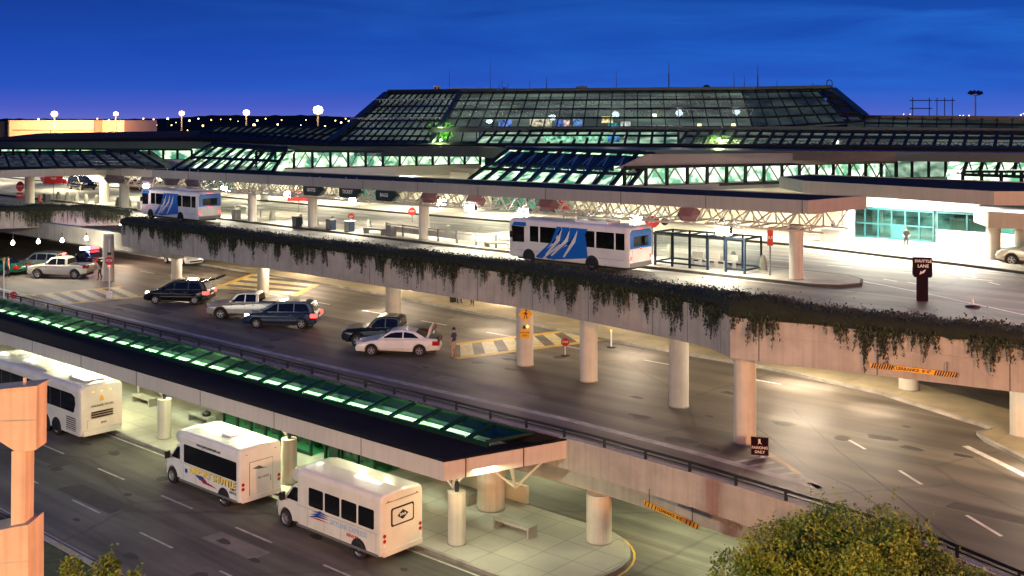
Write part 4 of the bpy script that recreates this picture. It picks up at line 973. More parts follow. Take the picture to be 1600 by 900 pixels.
# ---------------------------------------------------------------- far background
t = thing('warehouse', 'flat roofed windowless warehouse glowing orange at far left', 'warehouse', (-150, 330, 0))
def wb(px0, px1, py0, Y, dep, nm, m='warehouse'):
    a, b = D(px0, py0, Y), D(px1, py0, Y); o = MB().box(a.x, b.x, Y, Y+dep, 0, a.z).build(nm, M[m]); o.parent = t; o.matrix_parent_inverse = Matrix.Translation(-t.location); return o
wb(13, 148, 188, 320, 40, 'main_hall'); wb(148.3, 194, 188, 326, 30, 'side_hall'); wb(166, 202, 206, 318, 5, 'front_annex'); wb(-40, 12.7, 190, 324, 40, 'dark_wing', 'darkmetal')
mb = MB(); a, b = D(20, 204, 319.9), D(146, 204, 319.9); mb.box(a.x, b.x, 319.8, 319.98, a.z, a.z+.25); mb.box(D(79, 190, 320).x, D(80, 190, 320).x, 319.8, 319.98, 4, a.z+.0)
for px in (14, 148): x = D(px, 190, 320).x; mb.box(x-.15, x+.15, 319.7, 319.96, 4, 17.2)
o = mb.build('wall_joint', M['seam']); o.parent = t; o.matrix_parent_inverse = Matrix.Translation(-t.location)
lampspec = [(85, 178, 300, 9, 'sodium floodlight mast above the orange warehouse'), (181, 178, 305, 7, 'sodium floodlight mast at the right end of the orange warehouse'), (284, 177, 300, 7.5, 'sodium floodlight mast in the middle of the left horizon'), (385, 176, 290, 9, 'sodium floodlight mast left of the brightest one'), (497, 172, 260, 12, 'brightest sodium floodlight mast left of the glass hall')]
for px, py, Y, s, lb in lampspec:
    p = D(px, py, Y); t = thing('floodlight_mast', lb, 'floodlight mast', (p.x, p.y, 0), 0, 'sodium floodlight masts')
    MB().cyl(0, 0, 0, p.z-.4, .3, .18, n=10).build('mast_pole', M['darkmetal'], t)
    MB().lathe([(0, p.z-s*.09), (s*.08, p.z-s*.06), (s*.1, p.z), (s*.08, p.z+s*.06), (0, p.z+s*.09)], 14).build('lamp_globe', M['sodium'], t)
    mb = MB()
    for k in range(6): a = k*math.pi/3; mb.bar((0, 0, p.z-s*.13), (math.cos(a)*s*.07, math.sin(a)*s*.07, p.z-s*.06), .05)
    mb.build('lamp_bracket', M['darkmetal'], t)
    point('mast_light', (p.x, p.y-3, p.z+1), 36000, (1.0, 0.52, 0.22), .6)
for px in (40, 110, 170): point('yard_light', D(px, 196, 300), 40000, (1.0, 0.50, 0.22), .6)
# hills and a tree line along the horizon
mb = MB(); random.seed(3)
pts = [(px, 186 - (5.5*math.exp(-((px-470)/90)**2) + 5*math.exp(-((px-340)/60)**2)) - 1.2*abs(noise.noise((px*.05, 0, 0)))*2) for px in range(-400, 2100, 10)]
for (a, ya), (b, yb) in zip(pts[:-1], pts[1:]):
    p, q = D(a, ya, 1500), D(b, yb, 1500); mb.add([(p.x, 1500, -1), (q.x, 1500, -1), (q.x, 1500, q.z), (p.x, 1500, p.z), (p.x*1.2, 1800, -1), (q.x*1.2, 1800, -1)], [(0, 1, 2, 3), (3, 2, 5, 4)])
struct(mb.build('hills', mat('hills', (0.03, 0.035, 0.03), 1.0, var=.3, scale=.01), recalc=False))
# small lamps far out on the airfield
random.seed(11)
fl0 = None; cnt = 0
spotsl = [(40, 190), (60, 187), (152, 186), (170, 189), (202, 201), (207, 193), (215, 197), (215, 190), (224, 186), (244, 196), (240, 187), (262, 186), (268, 196), (275, 192), (293, 204), (296, 189), (310, 186), (317, 197), (330, 188), (345, 187), (360, 187), (372, 190), (397, 196), (402, 189), (415, 186), (434, 195), (440, 188), (470, 196), (478, 188), (508, 198), (524, 189), (533, 192), (540, 186), (545, 190), (550, 188), (556, 185), (566, 183), (1412, 179), (1422, 179), (1488, 182), (1500, 181), (1505, 181), (1514, 181), (1572, 183), (1595, 180), (1599, 178)]
for i, (px, py) in enumerate(spotsl):
    Y = 420 + (i*37 % 11)*40; s = .45 + .75*((i*13) % 7)/7 if px < 600 else .45
    p = D(px, py-.5, Y); white = i in (3, 5, 11, 16, 27, 41, 46)
    m_ = M['farlamp_white'] if white else M['farlamp']
    o = MB().lathe([(0, -s*.5), (s*.45, -s*.25), (s*.5, 0), (s*.35, s*.4), (0, s*.5)], 10).build('airfield_lamp', [m_])
    o.location = p; MB().bar((0, 0, -s*.5), (0, 0, -min(p.z, 12)), .08).build('lamp_pole', M['darkmetal'], o)
    side = 'left horizon beyond the warehouse' if px < 600 else 'right horizon beyond the terminal roof'
    tag(o, ('small bluish lamp' if white else 'small orange lamp') + ' glowing on the ' + side, 'lamp', ('bluish ' if white else 'orange ') + 'lamps on the ' + side)
# high mast and gantries at right
p = D(1524, 182, 260); t = thing('high_mast_light', 'tall high mast light with ring of unlit lamps at right', 'high mast', (p.x, p.y, 0)); ztop = D(1524, 148, 260).z
MB().cyl(0, 0, 0, ztop, .35, .16, n=12).build('mast_pole', M['fascia'], t); mb = MB(); mb.cyl(0, 0, ztop-.2, ztop, .9, n=16); mb.build('lamp_ring', M['fascia'], t)
for k in range(9):
    a = k*2*math.pi/9; mb = MB().prism_x([(-.28, 0), (.28, 0), (.2, .55), (-.2, .55)], 0, .9); o = mb.build('lamp_head', M['darkmetal'], t); o.location = (math.cos(a)*.9, math.sin(a)*.9, ztop+.1+.2*math.sin(a*2)); o.rotation_euler = (0, R(-18), a)
def gantry(px0, px1, py0, Y, bars, label):
    a, b = D(px0, 182, Y), D(px1, 182, Y); t = thing('light_gantry', label, 'gantry', (a.x, Y, 0)); w = b.x-a.x; zt = D(px0, py0, Y).z; mb = MB()
    for x in ((0, w) if bars > 1 else (0, w*.5, w)): mb.bar((x, 0, 0), (x, 0, zt+.6), .09)
    mb.build('gantry_post', M['darkmetal'], t); mb = MB()
    for k in range(bars): mb.bar((-.6, 0, zt-k*1.6), (w+.6, 0, zt-k*1.6), .09)
    mb.build('gantry_bar', M['darkmetal'], t)
gantry(1426, 1452, 157, 220, 4, 'dark open steel frame with four bars on the right horizon'); gantry(1464, 1488, 157, 235, 1, 'dark single bar gantry right of the four bar frame')

# ================================================================ VEHICLES
def inset2(poly, d):
    n = len(poly); ar = sum(poly[i][0]*poly[(i+1) % n][1]-poly[(i+1) % n][0]*poly[i][1] for i in range(n)); sg = 1 if ar > 0 else -1
    o = []
    for i in range(n):
        a, b, c = Vector(poly[i-1]), Vector(poly[i]), Vector(poly[(i+1) % n])
        e1 = (b-a).normalized() if (b-a).length > 1e-6 else Vector((1, 0)); e2 = (c-b).normalized() if (c-b).length > 1e-6 else e1
        n1 = Vector((-e1.y, e1.x))*sg; n2 = Vector((-e2.y, e2.x))*sg; k = n1+n2
        k = k.normalized() if k.length > 1e-4 else n1
        o.append(tuple(b + k*d/max(.5, k.dot(n1))))
    return o
def shell(poly, hw, rim=0.06, mb=None):
    """a side outline (x,z) pushed to half width hw(x,z) with a rounded rim"""
    mb = mb or MB(); n = len(poly); inn = inset2(poly, rim)
    rings = []
    for sgn in (-1, 1):
        r1 = [(p[0], sgn*(hw(*p)-rim), p[1]) for p in poly]; r2 = [(inn[i][0]*.3+p[0]*.7, sgn*(hw(*p)-rim*.3), inn[i][1]*.3+p[1]*.7) for i, p in enumerate(poly)]; r3 = [(q[0], sgn*hw(*q), q[1]) for q in inn]
        rings.append((r1, r2, r3))
    vs = []
    for r in rings:
        for q in r: vs += q
    fs = [tuple((0*n+i, 3*n+i, 3*n+(i+1) % n, (i+1) % n)) for i in range(n)]
    for b in (0, 3*n):
        for k in (0, n): fs += [(b+k+i, b+k+(i+1) % n, b+k+n+(i+1) % n, b+k+n+i) for i in range(n)]
        fs.append(tuple(b+2*n+i for i in range(n)))
    return mb.add(vs, fs)
def arch(cx, r, z0, n=9):           # wheel cut-out, from front to rear along the sill
    a0 = math.asin(max(-1, min(1, (z0-r*.96)/ (r*1.16)))) if False else 0
    o = []
    for k in range(n+1):
        a = math.pi*k/n; o.append((cx + r*1.17*math.cos(a), max(z0, r + r*1.17*math.sin(a))))
    return o
_wheels = {}
def wheel(parent, x, y, r, w=0.21, side=1, spokes=5, hub='rim'):
    key = (round(r, 3), side, spokes, hub, w)
    t = MB().lathe_y([(r*.62, -w/2), (r*.9, -w/2), (r, -w*.32), (r, w*.32), (r*.9, w/2), (r*.62, w/2)], (0, 0, 0)).build('wheel', M['tyre'], parent) if key not in _wheels else None
    if t is None:
        src = _wheels[key]; t = src.copy(); C.objects.link(t); t.parent = parent
        for ch in src.children: dup(ch, parent=t)
    else:
        mb = MB(); yo = side*w*.36
        mb.lathe_y([(r*.64, yo+side*.02), (r*.56, yo), (r*.54, yo-side*.05)], (0, 0, 0), 18)
        mb.lathe_y([(r*.2, yo-side*.02), (r*.16, yo+side*.02), (0.001, yo+side*.025)], (0, 0, 0), 12)
        for k in range(spokes):
            a = 2*math.pi*k/spokes + .3; c, s = math.cos(a), math.sin(a)
            for q in (-1, 1): mb.beam((c*r*.12 - s*q*r*.03, yo-side*.01, s*r*.12 + c*q*r*.03), (c*r*.6 - s*q*r*.10, yo-side*.01, s*r*.6 + c*q*r*.10), .035, r*.11, (0, 1, 0))
        mb.build('rim', M[hub], t)
        MB().lathe_y([(r*.63, yo-side*.07), (0.001, yo-side*.07)], (0, 0, 0), 16).build('brake_disc', M['black'], t)
        _wheels[key] = t
    t.location = (x, y, r); return t
CARS = {
 'sedan': dict(W=1.80, L=4.85, r=.325, wb=2.75, fx=1.43, roof=1.44,
   body=[(-2.36, .34), (-2.42, .60), (-2.36, .86), (-2.25, .98), (-1.70, 1.02), (-1.25, .98), (.85, .93), (1.30, .90), (1.95, .78), (2.28, .64), (2.40, .48), (2.36, .26)],
   cab=[(-1.72, 1.00), (-1.05, 1.36), (-.55, 1.435), (.05, 1.43), (.42, 1.36), (1.10, .92)], wins=[[(-1.28, 1.03), (-.92, 1.28), (-.52, 1.345), (-.40, 1.345), (-.40, 1.03)], [(-.33, 1.03), (-.33, 1.345), (.05, 1.335), (.36, 1.27), (.80, 1.03)]]),
 'minivan': dict(W=1.92, L=4.9, r=.325, wb=2.95, fx=1.45, roof=1.72,
   body=[(-2.38, .36), (-2.45, .60), (-2.42, .95), (-2.36, 1.06), (1.30, 1.02), (1.85, .92), (2.22, .76), (2.40, .56), (2.38, .28)],
   cab=[(-2.34, 1.04), (-2.02, 1.62), (-1.6, 1.72), (-.3, 1.74), (.30, 1.66), (1.45, 1.0)], wins=[[(-2.02, 1.10), (-1.80, 1.52), (-1.68, 1.58), (-1.02, 1.60), (-1.02, 1.10)], [(-.94, 1.10), (-.94, 1.60), (.02, 1.58), (.02, 1.10)], [(.10, 1.10), (.10, 1.57), (.30, 1.53), (.98, 1.10)]]),
 'suv': dict(W=1.95, L=4.95, r=.37, wb=2.9, fx=1.45, roof=1.78,
   body=[(-2.40, .42), (-2.47, .66), (-2.44, 1.02), (-2.36, 1.12), (.95, 1.10), (1.50, 1.06), (2.10, .98), (2.36, .80), (2.46, .58), (2.42, .36)],
   cab=[(-2.34, 1.10), (-2.12, 1.66), (-1.8, 1.77), (-.2, 1.78), (.25, 1.70), (1.05, 1.08)], wins=[[(-2.08, 1.16), (-1.95, 1.58), (-1.85, 1.64), (-1.12, 1.66), (-1.12, 1.16)], [(-1.05, 1.16), (-1.05, 1.66), (-.2, 1.66), (-.2, 1.16)], [(-.12, 1.16), (-.12, 1.65), (.2, 1.58), (.68, 1.16)]]),
 'pickup': dict(W=1.92, L=5.4, r=.39, wb=3.3, fx=1.68, roof=1.80,
   body=[(-2.64, .50), (-2.70, .72), (-2.68, 1.14), (-2.62, 1.18), (-.92, 1.18), (-.85, 1.16), (1.15, 1.14), (1.50, 1.13), (2.35, 1.06), (2.62, .90), (2.72, .62), (2.66, .42)],
   cab=[(-.93, 1.15), (-.86, 1.68), (-.6, 1.78), (.25, 1.80), (.62, 1.72), (1.22, 1.12)], wins=[[(-.72, 1.20), (-.70, 1.64), (-.55, 1.68), (-.02, 1.69), (-.02, 1.20)], [(.06, 1.20), (.06, 1.69), (.25, 1.68), (.52, 1.62), (.90, 1.20)]]),
}
def car(label, kind, paint, loc, rz, opened=None, lights=False, group=None, cat=None, cover=None, roofrack=False):
    d = CARS[kind]; hwid = d['W']/2; r = d['r']
    t = thing({'sedan': 'parked_car', 'minivan': 'minivan', 'suv': 'parked_suv', 'pickup': 'pickup_truck'}[kind], label, cat or {'sedan': 'car', 'minivan': 'minivan', 'suv': 'suv', 'pickup': 'pickup'}[kind], loc, rz, group)
    fx = d['fx']; rx = fx - d['wb']; zs = r*.75
    up = d['body']; front = up[-1]; rear = up[0]
    bottom = [(fx+r*1.22, zs)] + arch(fx, r, zs) + [(rx+r*1.2, zs)] + arch(rx, r, zs) + [(rx-r*1.25, zs+.06)]
    poly = up + bottom
    def hw(x, z): 
        e = max(0, abs(x) - d['L']*.36)/(d['L']*.14)
        return hwid - .12*e*e - (.06 if z < .4 else 0) - max(0, z-.75)*.12
    shell(poly, hw, .07).build('body', M[paint], t)
    MB().box(rear[0]+.15, front[0]-.2, -hwid+.24, hwid-.24, zs-.03, up[2][1]-.25).build('underbody', M['black'], t)
    z0 = min(p[1] for p in d['cab']); z1 = max(p[1] for p in d['cab'])
    def hc(x, z): return hwid - .10 - (z-z0)/(z1-z0)*.20
    shell(d['cab'], hc, .05).build('cabin', M[paint], t)
    for w_ in d['wins']:
        for s in (-1, 1): MB().panel([(x, s*(hc(x, z)+.004), z) for x, z in w_], .008, (0, s, .1)).build('side_window', M['carglass'], t)
    cb = d['cab']
    def screen(a, b, name, off):
        (x0, zz0), (x1, zz1) = a, b; k = (.12, .95) ; pts = []
        nx, nz = (zz1-zz0), -(x1-x0); l = math.hypot(nx, nz); nx, nz = nx/l*off, nz/l*off
        for f, s in ((k[0], -1), (k[0], 1), (k[1], 1), (k[1], -1)):
            x, z = x0+(x1-x0)*f, zz0+(zz1-zz0)*f; pts.append((x, s*(hc(x, z)-.07), z))
        MB().panel(pts, .01, (nx/abs(off), 0, nz/abs(off)) if off else (1, 0, 0)).build(name, M['carglass'], t)
    screen(cb[-1], cb[-2], 'windscreen', .01)
    if opened != 'hatch': screen(cb[0], cb[1], 'rear_window', -.01)
    # lamps, bumpers, trim
    bf = up[-2]; hz = up[-4][1] if kind != 'sedan' else up[-4][1]
    for s in (-1, 1):
        yb = s*(hw(up[-3][0], .6)-.26)
        MB().prism([(up[-3][0]-.32, yb+s*.25), (up[-3][0]+.03, yb+s*.16), (up[-3][0]+.075, yb-s*.14), (up[-3][0]-.05, yb-s*.16)], up[-3][1]-.02, up[-3][1]+.13).build('headlight', M['headlit'] if lights and s > 0 else M['headlens'], t)
        MB().box(rear[0]-.09, rear[0]+.30, s*(hw(rear[0], .8)-.30), s*(hw(rear[0]+.3, .8)+.012), up[2][1]-.22, up[2][1]+.02).build('taillight', M['redlit'] if lights else M['redlens'], t)
        mx = [p for p in d['wins'][-1]][-1][0]-.12; mz = z0+.08
        MB().prism([(mx, s*(hwid-.03)), (mx+.13, s*(hwid-.03)), (mx+.10, s*(hwid+.15)), (mx, s*(hwid+.15))], mz, mz+.16).build('wing_mirror', M[paint] if kind != 'pickup' else M['greyplastic'], t)
        dm = MB(); 
        for w_ in d['wins']:
            xs = [p[0] for p in w_]; dm.box(min(xs)+.05, min(xs)+.22, s*(hw(0, .85)+.004), s*(hw(0, .85)+.028), z0-.13, z0-.10)
        dm.build('door_handle', M['chrome'] if paint != 'white_paint' else M['white_paint'], t)
        sm_ = MB()
        for w_ in d['wins']:
            x_ = max(p[0] for p in w_ if p[1] < z0+.2)+.03
            if kind == 'sedan' and w_ is d['wins'][-1]: x_ = .98
            sm_.box(x_-.008, x_+.008, s*(hwid-.06), s*(hwid-.009), zs+.12, z0-.06)
        sm_.build('door_seam', M['seam'], t)
        if kind in ('minivan', 'suv'): MB().box(-1.7, 1.1, s*(hw(0, .6)-.01), s*(hw(0, .6)+.015), .56, .60).build('side_trim', M['greyplastic'], t)
    MB().box(front[0]-.05, up[-2][0]+.035, -hwid*.72, hwid*.72, front[1]+.1, front[1]+.24).build('front_grille', M['black'] if kind != 'pickup' else M['chrome'], t)
    MB().box(rear[0]-.085, rear[0]+.05, -hwid*.8, hwid*.8, rear[1]+.02, rear[1]+.18).build('rear_bumper', M[paint] if kind != 'pickup' else M['chrome'], t)
    MB().box(rear[0]-.11, rear[0]-.08, -.22, .22, rear[1]+.30, rear[1]+.42).build('number_plate', M['signwhite'], t)
    for s in (-1, 1):
        for x in (fx, rx): wheel(t, x, s*(hwid-.12), r, side=s)
    if kind == 'pickup':
        MB().box(-2.58, -1.0, -hwid+.13, hwid-.13, 1.145, 1.2 if not cover else 1.26).build('bed_cover', M['black'], t)
    if roofrack or kind == 'suv':
        mb = MB()
        for s in (-1, 1): mb.bar((-1.7, s*.62, z1+.05), (.1, s*.62, z1+.05), .02)
        mb.build('roof_rack', M['black'], t)
    if opened == 'trunk':
        MB().prism_y([(-1.72, 1.05), (-1.84, 1.50), (-1.90, 1.66), (-1.96, 1.65), (-1.90, 1.48), (-1.80, 1.03)], -.60, .60).build('trunk_lid', M[paint], t)
        MB().box(-2.24, -1.78, -.58, .58, .93, 1.025).build('trunk_opening', M['black'], t)
        MB().box(-2.41, -2.25, -.5, .5, .74, 1.06).build('luggage', M['black'], t)
    if opened == 'hatch':
        x0, zz0 = cb[1]
        MB().prism_y([(x0+.1, zz0+.06), (x0-1.10, zz0+.36), (x0-1.24, zz0+.30), (x0-1.20, zz0+.24), (x0+.08, zz0-.04)], -hwid+.22, hwid-.22).build('raised_tailgate', M[paint], t)
        MB().panel([(x0-.12, -hwid+.35, zz0-.012), (x0-.75, -hwid+.35, zz0+.145), (x0-.75, hwid-.35, zz0+.145), (x0-.12, hwid-.35, zz0-.012)], .01, (-.2, 0, -1)).build('tailgate_window', M['carglass'], t)
        MB().panel([(cb[0][0]-.01, -hwid+.28, z0+.03), (cb[1][0]-.015, -hwid+.36, z1-.12), (cb[1][0]-.015, hwid-.36, z1-.12), (cb[0][0]-.01, hwid-.28, z0+.03)], .012, (-1, 0, .3)).build('cargo_opening', M['black'], t)
    return t
def face(px, py, z, dirpx):          # stand a vehicle with its middle at a spot of level z
    return G(px, py, z)
def place2(pf, pr, z, fx, wb):       # from the near-side wheel contacts: front and rear
    a, b = G(*pf, z), G(*pr, z); d = (a-b); rz = math.atan2(d.y, d.x); return a, d.normalized(), rz
def park(label, kind, paint, pf, pr, z, **kw):
    d = CARS[kind]; a, dv, rz = place2(pf, pr, z, d['fx'], d['wb'])
    mid_ = (G(*pf, z)+G(*pr, z))/2 - dv*(d['fx']-d['wb']/2)
    side = Vector((-dv.y, dv.x, 0)); side = side if side.y > 0 else -side
    c = mid_ + side*(d['W']/2-.12)
    return car(label, kind, paint, c, rz, **kw)
park('white sedan with its boot lid raised, nearest of the parked cars', 'sedan', 'white_paint', (578, 556), (658, 557), ZM, opened='trunk')
park('dark blue pickup half hidden behind the white sedan', 'pickup', 'darkblue_paint', (551, 542), (652, 545), ZM)
park('navy blue minivan with one headlight on and tail lamps lit', 'minivan', 'navy_paint', (398, 513), (474, 514), ZM, lights=True)
park('silver crew cab pickup with dark bed cover behind the navy minivan', 'pickup', 'silver_paint', (340, 499), (425, 500), ZM, cover=True)
park('shiny black van with rear hatch raised', 'minivan', 'black_paint', (240, 475), (308, 476), ZM, opened='hatch', lights=True)
park('pale champagne crew cab pickup at left, person leaning on its tail', 'pickup', 'champagne_paint', (58, 435), (118, 436), ZM)
park('dark grey green suv behind the champagne pickup', 'suv', 'grey_paint', (30, 426), (78, 427), ZM, roofrack=True)
park('green car cut off by the left edge of the photo', 'sedan', 'green_paint', (-32, 430), (6, 431), ZM)
p = G(284, 412, ZM); car('pale car waiting in the far lane, seen left of the second column', 'sedan', 'white_paint', p, ROT, lights=True)
pc = car('police car with blue and red beacons flashing under the roadway', 'sedan', 'black_paint', D(140, 403, 100) * 1.0, ROT+math.pi)
pc.location.z = ZM
lb_ = D(116, 386, 96)
bar = MB().box(-.25, .25, -.75, .75, 1.47, 1.52).build('beacon_bar', M['black'], pc); MB().box(-.2, .2, .1, .85, 1.525, 1.80).build('blue_beacon', M['bluelit'], pc); MB().box(-.2, .2, -.85, -.1, 1.525, 1.78).build('red_beacon', M['redbeacon'], pc)
pl_ = pc.location + Vector((0, 0, 2.6)); point('beacon_blue_light', pl_ + Vector((-1.2, -1, 0)), 130, (.3, .35, 1), .2); point('beacon_red_light', pl_ + Vector((1.2, -1, 0)), 150, (1, .08, .06), .2)
# upper level
p = G(128, 296, ZU); car('black suv waiting on the far lane of the upper road at left', 'suv', 'black_paint', p, ROT)
p = G(84, 287, ZU); car('red car on the far lane at the upper left edge', 'sedan', 'red_paint', p, ROT)
p = G(219, 297, ZU); car('red car under the canopy floodlight left of the far shuttle', 'sedan', 'red_paint', p, ROT)
p = G(262, 300, ZU); car('small blue car on the far lane above the far shuttle roof', 'sedan', 'blue_paint', p, ROT)
p = G(1612, 419, ZU); car('white suv cut off by the right edge on the upper road', 'suv', 'champagne_paint', p + Vector((.95, 0.9, 0)), math.pi-R(38))

# ---------------------------------------------------------------- buses
def rounded_sec(W_, zb, H, r, n=6, crown=0.06):
    pts = [(-W_/2+.04, zb), (-W_/2, zb+.08)]
    for k in range(n+1):
        a = math.pi - math.pi/2*k/n; pts.append((-W_/2+r + r*math.cos(a), H-r + r*math.sin(a)))
    pts.append((0, H+crown))
    return pts + [(-y, z) for y, z in pts[:-1][::-1]]
def loft(mb, secs, smooth=False):    # secs: list of (x, [(y,z)...]) same count
    n = len(secs[0][1]); vs = [(x, y, z) for x, s in secs for y, z in s]
    fs = [(k*n+i, k*n+(i+1) % n, (k+1)*n+(i+1) % n, (k+1)*n+i) for k in range(len(secs)-1) for i in range(n)]
    fs += [tuple(range(n))[::-1], tuple((len(secs)-1)*n+i for i in range(n))]
    return mb.add(vs, fs, smooth)
def scl(sec, s, zc, sy=None): sy = s if sy is None else sy; return [(y*sy, zc+(z-zc)*s) for y, z in sec]
def wheel_house(t, x, y, r, s):      # dark arch on the body side
    pts = []
    for k in range(13):
        a = math.pi*k/12; pts.append((x + r*1.22*math.cos(a), y, r + r*1.22*math.sin(a)))
    pts = [(x+r*1.22, y, .28)] + pts + [(x-r*1.22, y, .28)]
    MB().panel(pts, .006, (0, s, 0)).build('wheel_arch', M['black'], t)
def cutaway(label, loc, rz, paint, Lb, Wb, H, wins, style):
    t = thing('shuttle_bus', label, 'shuttle bus', loc, rz)
    x0 = -Lb/2; x1 = x0 + Lb*.755               # coach body; cab ahead of it
    sec = rounded_sec(Wb, .42, H, .26 if style == 'b' else .18, crown=.07)
    mb = MB(); loft(mb, [(x0, scl(sec, .95, 1.5)), (x0+.07, scl(sec, .99, 1.5)), (x0+.16, sec), (x1-.25, sec), (x1-.05, scl(sec, .985, 1.5)), (x1+.02, scl(sec, .95, 1.5))]); mb.build('coach_body', M[paint], t)
    # raised front cap over the cab
    cap = [(x1-.1, H-.62), (x1-.1, H-.03), (x1+.35, H-.10), (x1+.72, H-.34), (x1+.70, H-.55), (x1+.4, H-.70)]
    shell(cap, lambda x, z: Wb/2-.08-.18*max(0, x-x1)/.8, .06).build('roof_cap', M[paint], t)
    # cab: van nose
    xe = Lb/2; cabp = [(x1-.05, .45), (x1-.05, 2.02), (x1+.45, 2.0), (x1+.62, 1.92), (x1+1.12, 1.28), (xe-.10, 1.10), (xe-.02, .92), (xe, .50), (xe-.04, .38), (xe-.25, .36)]
    fr_ = .39; fxw = xe - .72
    cabp = cabp + arch(fxw, fr_, .36)
    ch = lambda x, z: (Wb/2-.16) - max(0, z-1.15)*.16 - .12*max(0, (x-xe+.6)/.6)**2
    shell(cabp, ch, .06).build('cab', M[paint], t)
    for s in (-1, 1):
        w = [(x1+.10, 1.30), (x1+.10, 1.86), (x1+.46, 1.86), (x1+.60, 1.80), (x1+.96, 1.30)]
        MB().panel([(x, s*(ch(x, z)+.005), z) for x, z in w], .008, (0, s, .15)).build('cab_window', M['carglass'], t)
        MB().box(x1+.88, x1+1.02, s*(Wb/2-.06), s*(Wb/2+.16), 1.28, 1.62).build('wing_mirror', M['black'], t)
        MB().box(xe-.16, xe+.012, s*(Wb/2-.50), s*(Wb/2-.24), .78, .96).build('headlight', M['headlens'], t)
        MB().box(x1+.05, x1+.055+.01, s*(Wb/2-.14), s*(ch(x1, 1)+.01), .5, 1.9).build('door_seam', M['seam'], t)
    MB().panel([(x1+.66, -.82, 1.88), (x1+1.13, -.9, 1.31), (x1+1.13, .9, 1.31), (x1+.66, .82, 1.88)], .012, (.8, 0, .6)).build('windscreen', M['carglass'], t)
    MB().box(xe-.05, xe+.06, -.85, .85, .40, .58).build('front_bumper', M['black'], t)
    MB().box(xe-.06, xe+.015, -.45, .45, .70, .98).build('front_grille', M['black'], t)
    MB().box(x0+.3, x1+.8, -.7, .7, .25, .45).build('chassis', M['black'], t)
    rxw = x0 + Lb*.19; rr = .39
    for s in (-1, 1):
        wheel_house(t, rxw, s*(Wb/2+.002), rr, s)
        wheel(t, rxw, s*(Wb/2-.10), rr, .24, s, 6, 'rim'); wheel(t, fxw, s*(Wb/2-.26), rr, .24, s, 6, 'rim')
        MB().box(x0+.2, x1, s*(Wb/2+.001), s*(Wb/2+.025), .40, .50).build('skirt_rail', M['greyplastic'], t)
        sm_ = MB()
        for k in range(5): sm_.box(x0+.3+k*1.08, x0+.312+k*1.08, s*(Wb/2+.0005), s*(Wb/2+.0035), .52, 1.28)
        sm_.box(x0+.2, x1-.05, s*(Wb/2+.0005), s*(Wb/2+.006), 1.285, 1.297); sm_.build('panel_seam', M['greyplastic'], t)
        MB().box(x0+.2, x1-.05, s*(Wb/2-.012), s*(Wb/2+.02), H-.30, H-.265).build('roof_gutter', M[paint], t)
        for a, b in wins:
            zb, zt = (1.42, 2.20) if style == 'b' else (1.36, 2.22)
            c = .05; pts = [(x0+a+c, zb), (x0+b-c, zb), (x0+b, zb+c), (x0+b, zt-c), (x0+b-c, zt), (x0+a+c, zt), (x0+a, zt-c), (x0+a, zb+c)]
            MB().panel([(x, s*(Wb/2+.003), z) for x, z in pts], .012, (0, s, 0)).build('side_window', M['busglass'], t)
    # rear
    for s in (-1, 1):
        for z, m_ in ((1.22, 'redlens'), (1.02, 'amberlens' if False else 'redlens'), (.82, 'signwhite')):
            o = MB().cyl(0, 0, 0, .03, .075, n=12).build('taillight', M[m_], t); o.location = (x0+.005, s*(Wb/2-.17), z); o.rotation_euler = (0, R(-90), 0)
        MB().box(x0-.015, x0+.04, s*(Wb/2-.40), s*(Wb/2-.33), H-.30, H-.27).build('marker_lamp', M['redlens'], t)
    MB().box(x0-.07, x0+.1, -Wb/2+.1, Wb/2-.1, .42, .62).build('rear_bumper', M[paint], t)
    return t, x0, x1
# cream shuttle in front (nearest)
BH = 2.83
bu, x0, x1 = cutaway('nearest cream white shuttle bus with diamond emblem in its rear window', W(-8.95, -4.15, 0), ROT+math.pi, 'cream_paint', 7.1, 2.28, BH, [(.42+k*1.06, .42+k*1.06+.94) for k in range(4)], 'b')
rot_rear = (R(90), 0, R(-90)); rot_side = (R(90), 0, R(180))
xr = x0+.02
mb = MB(); fr2 = [(-.56, 1.48), (.56, 1.48), (.62, 1.54), (.62, 2.16), (.56, 2.22), (-.56, 2.22), (-.62, 2.16), (-.62, 1.54)]
MB().panel([(xr-.005, y, z) for y, z in fr2], .03, (-1, 0, 0)).build('rear_window_seal', M['black'], bu)
MB().panel([(xr-.038, y*.88, 1.85+(z-1.85)*.82) for y, z in fr2], .006, (-1, 0, 0)).build('rear_window', M['soffit'], bu)
MB().panel([(xr-.046, y, z) for y, z in ((-.30, 1.86), (0, 2.06), (.30, 1.86), (0, 1.66))], .006, (-1, 0, 0)).build('diamond_emblem', M['black'], bu)
text_part('emblem_lettering', 'DIVA', .15, M['signwhite'], bu, (xr-.055, 0, 1.86), rot_rear)
text_part('rear_lettering', 'CHARTERS & TOURS', .10, M['greyplastic'], bu, (xr-.01, 0.1, .80), rot_rear)
MB().box(xr-.02, xr+.02, -.9, .9, H_:=BH-.34, BH-.31).build('rear_gutter', M['seam'], bu)
ys = 2.28/2
text_part('side_lettering', 'SKYLINE EXPRESS', .30, M['lightblue'], bu, (x0+2.0, ys+.008, 1.08), rot_side)
text_part('side_lettering', 'SERVICES', .17, M['red_paint'], bu, (x0+1.75, ys+.008, .83), rot_side)
def swoosh(mb, x, y, z, w, h, s=1, lean=.5):
    mb.panel([(x, y, z), (x-w*.35, y, z+h*.55), (x-w, y, z+h), (x-w*.45, y, z+h*.35)], .005, (0, 1, 0)); return mb
mb = MB()
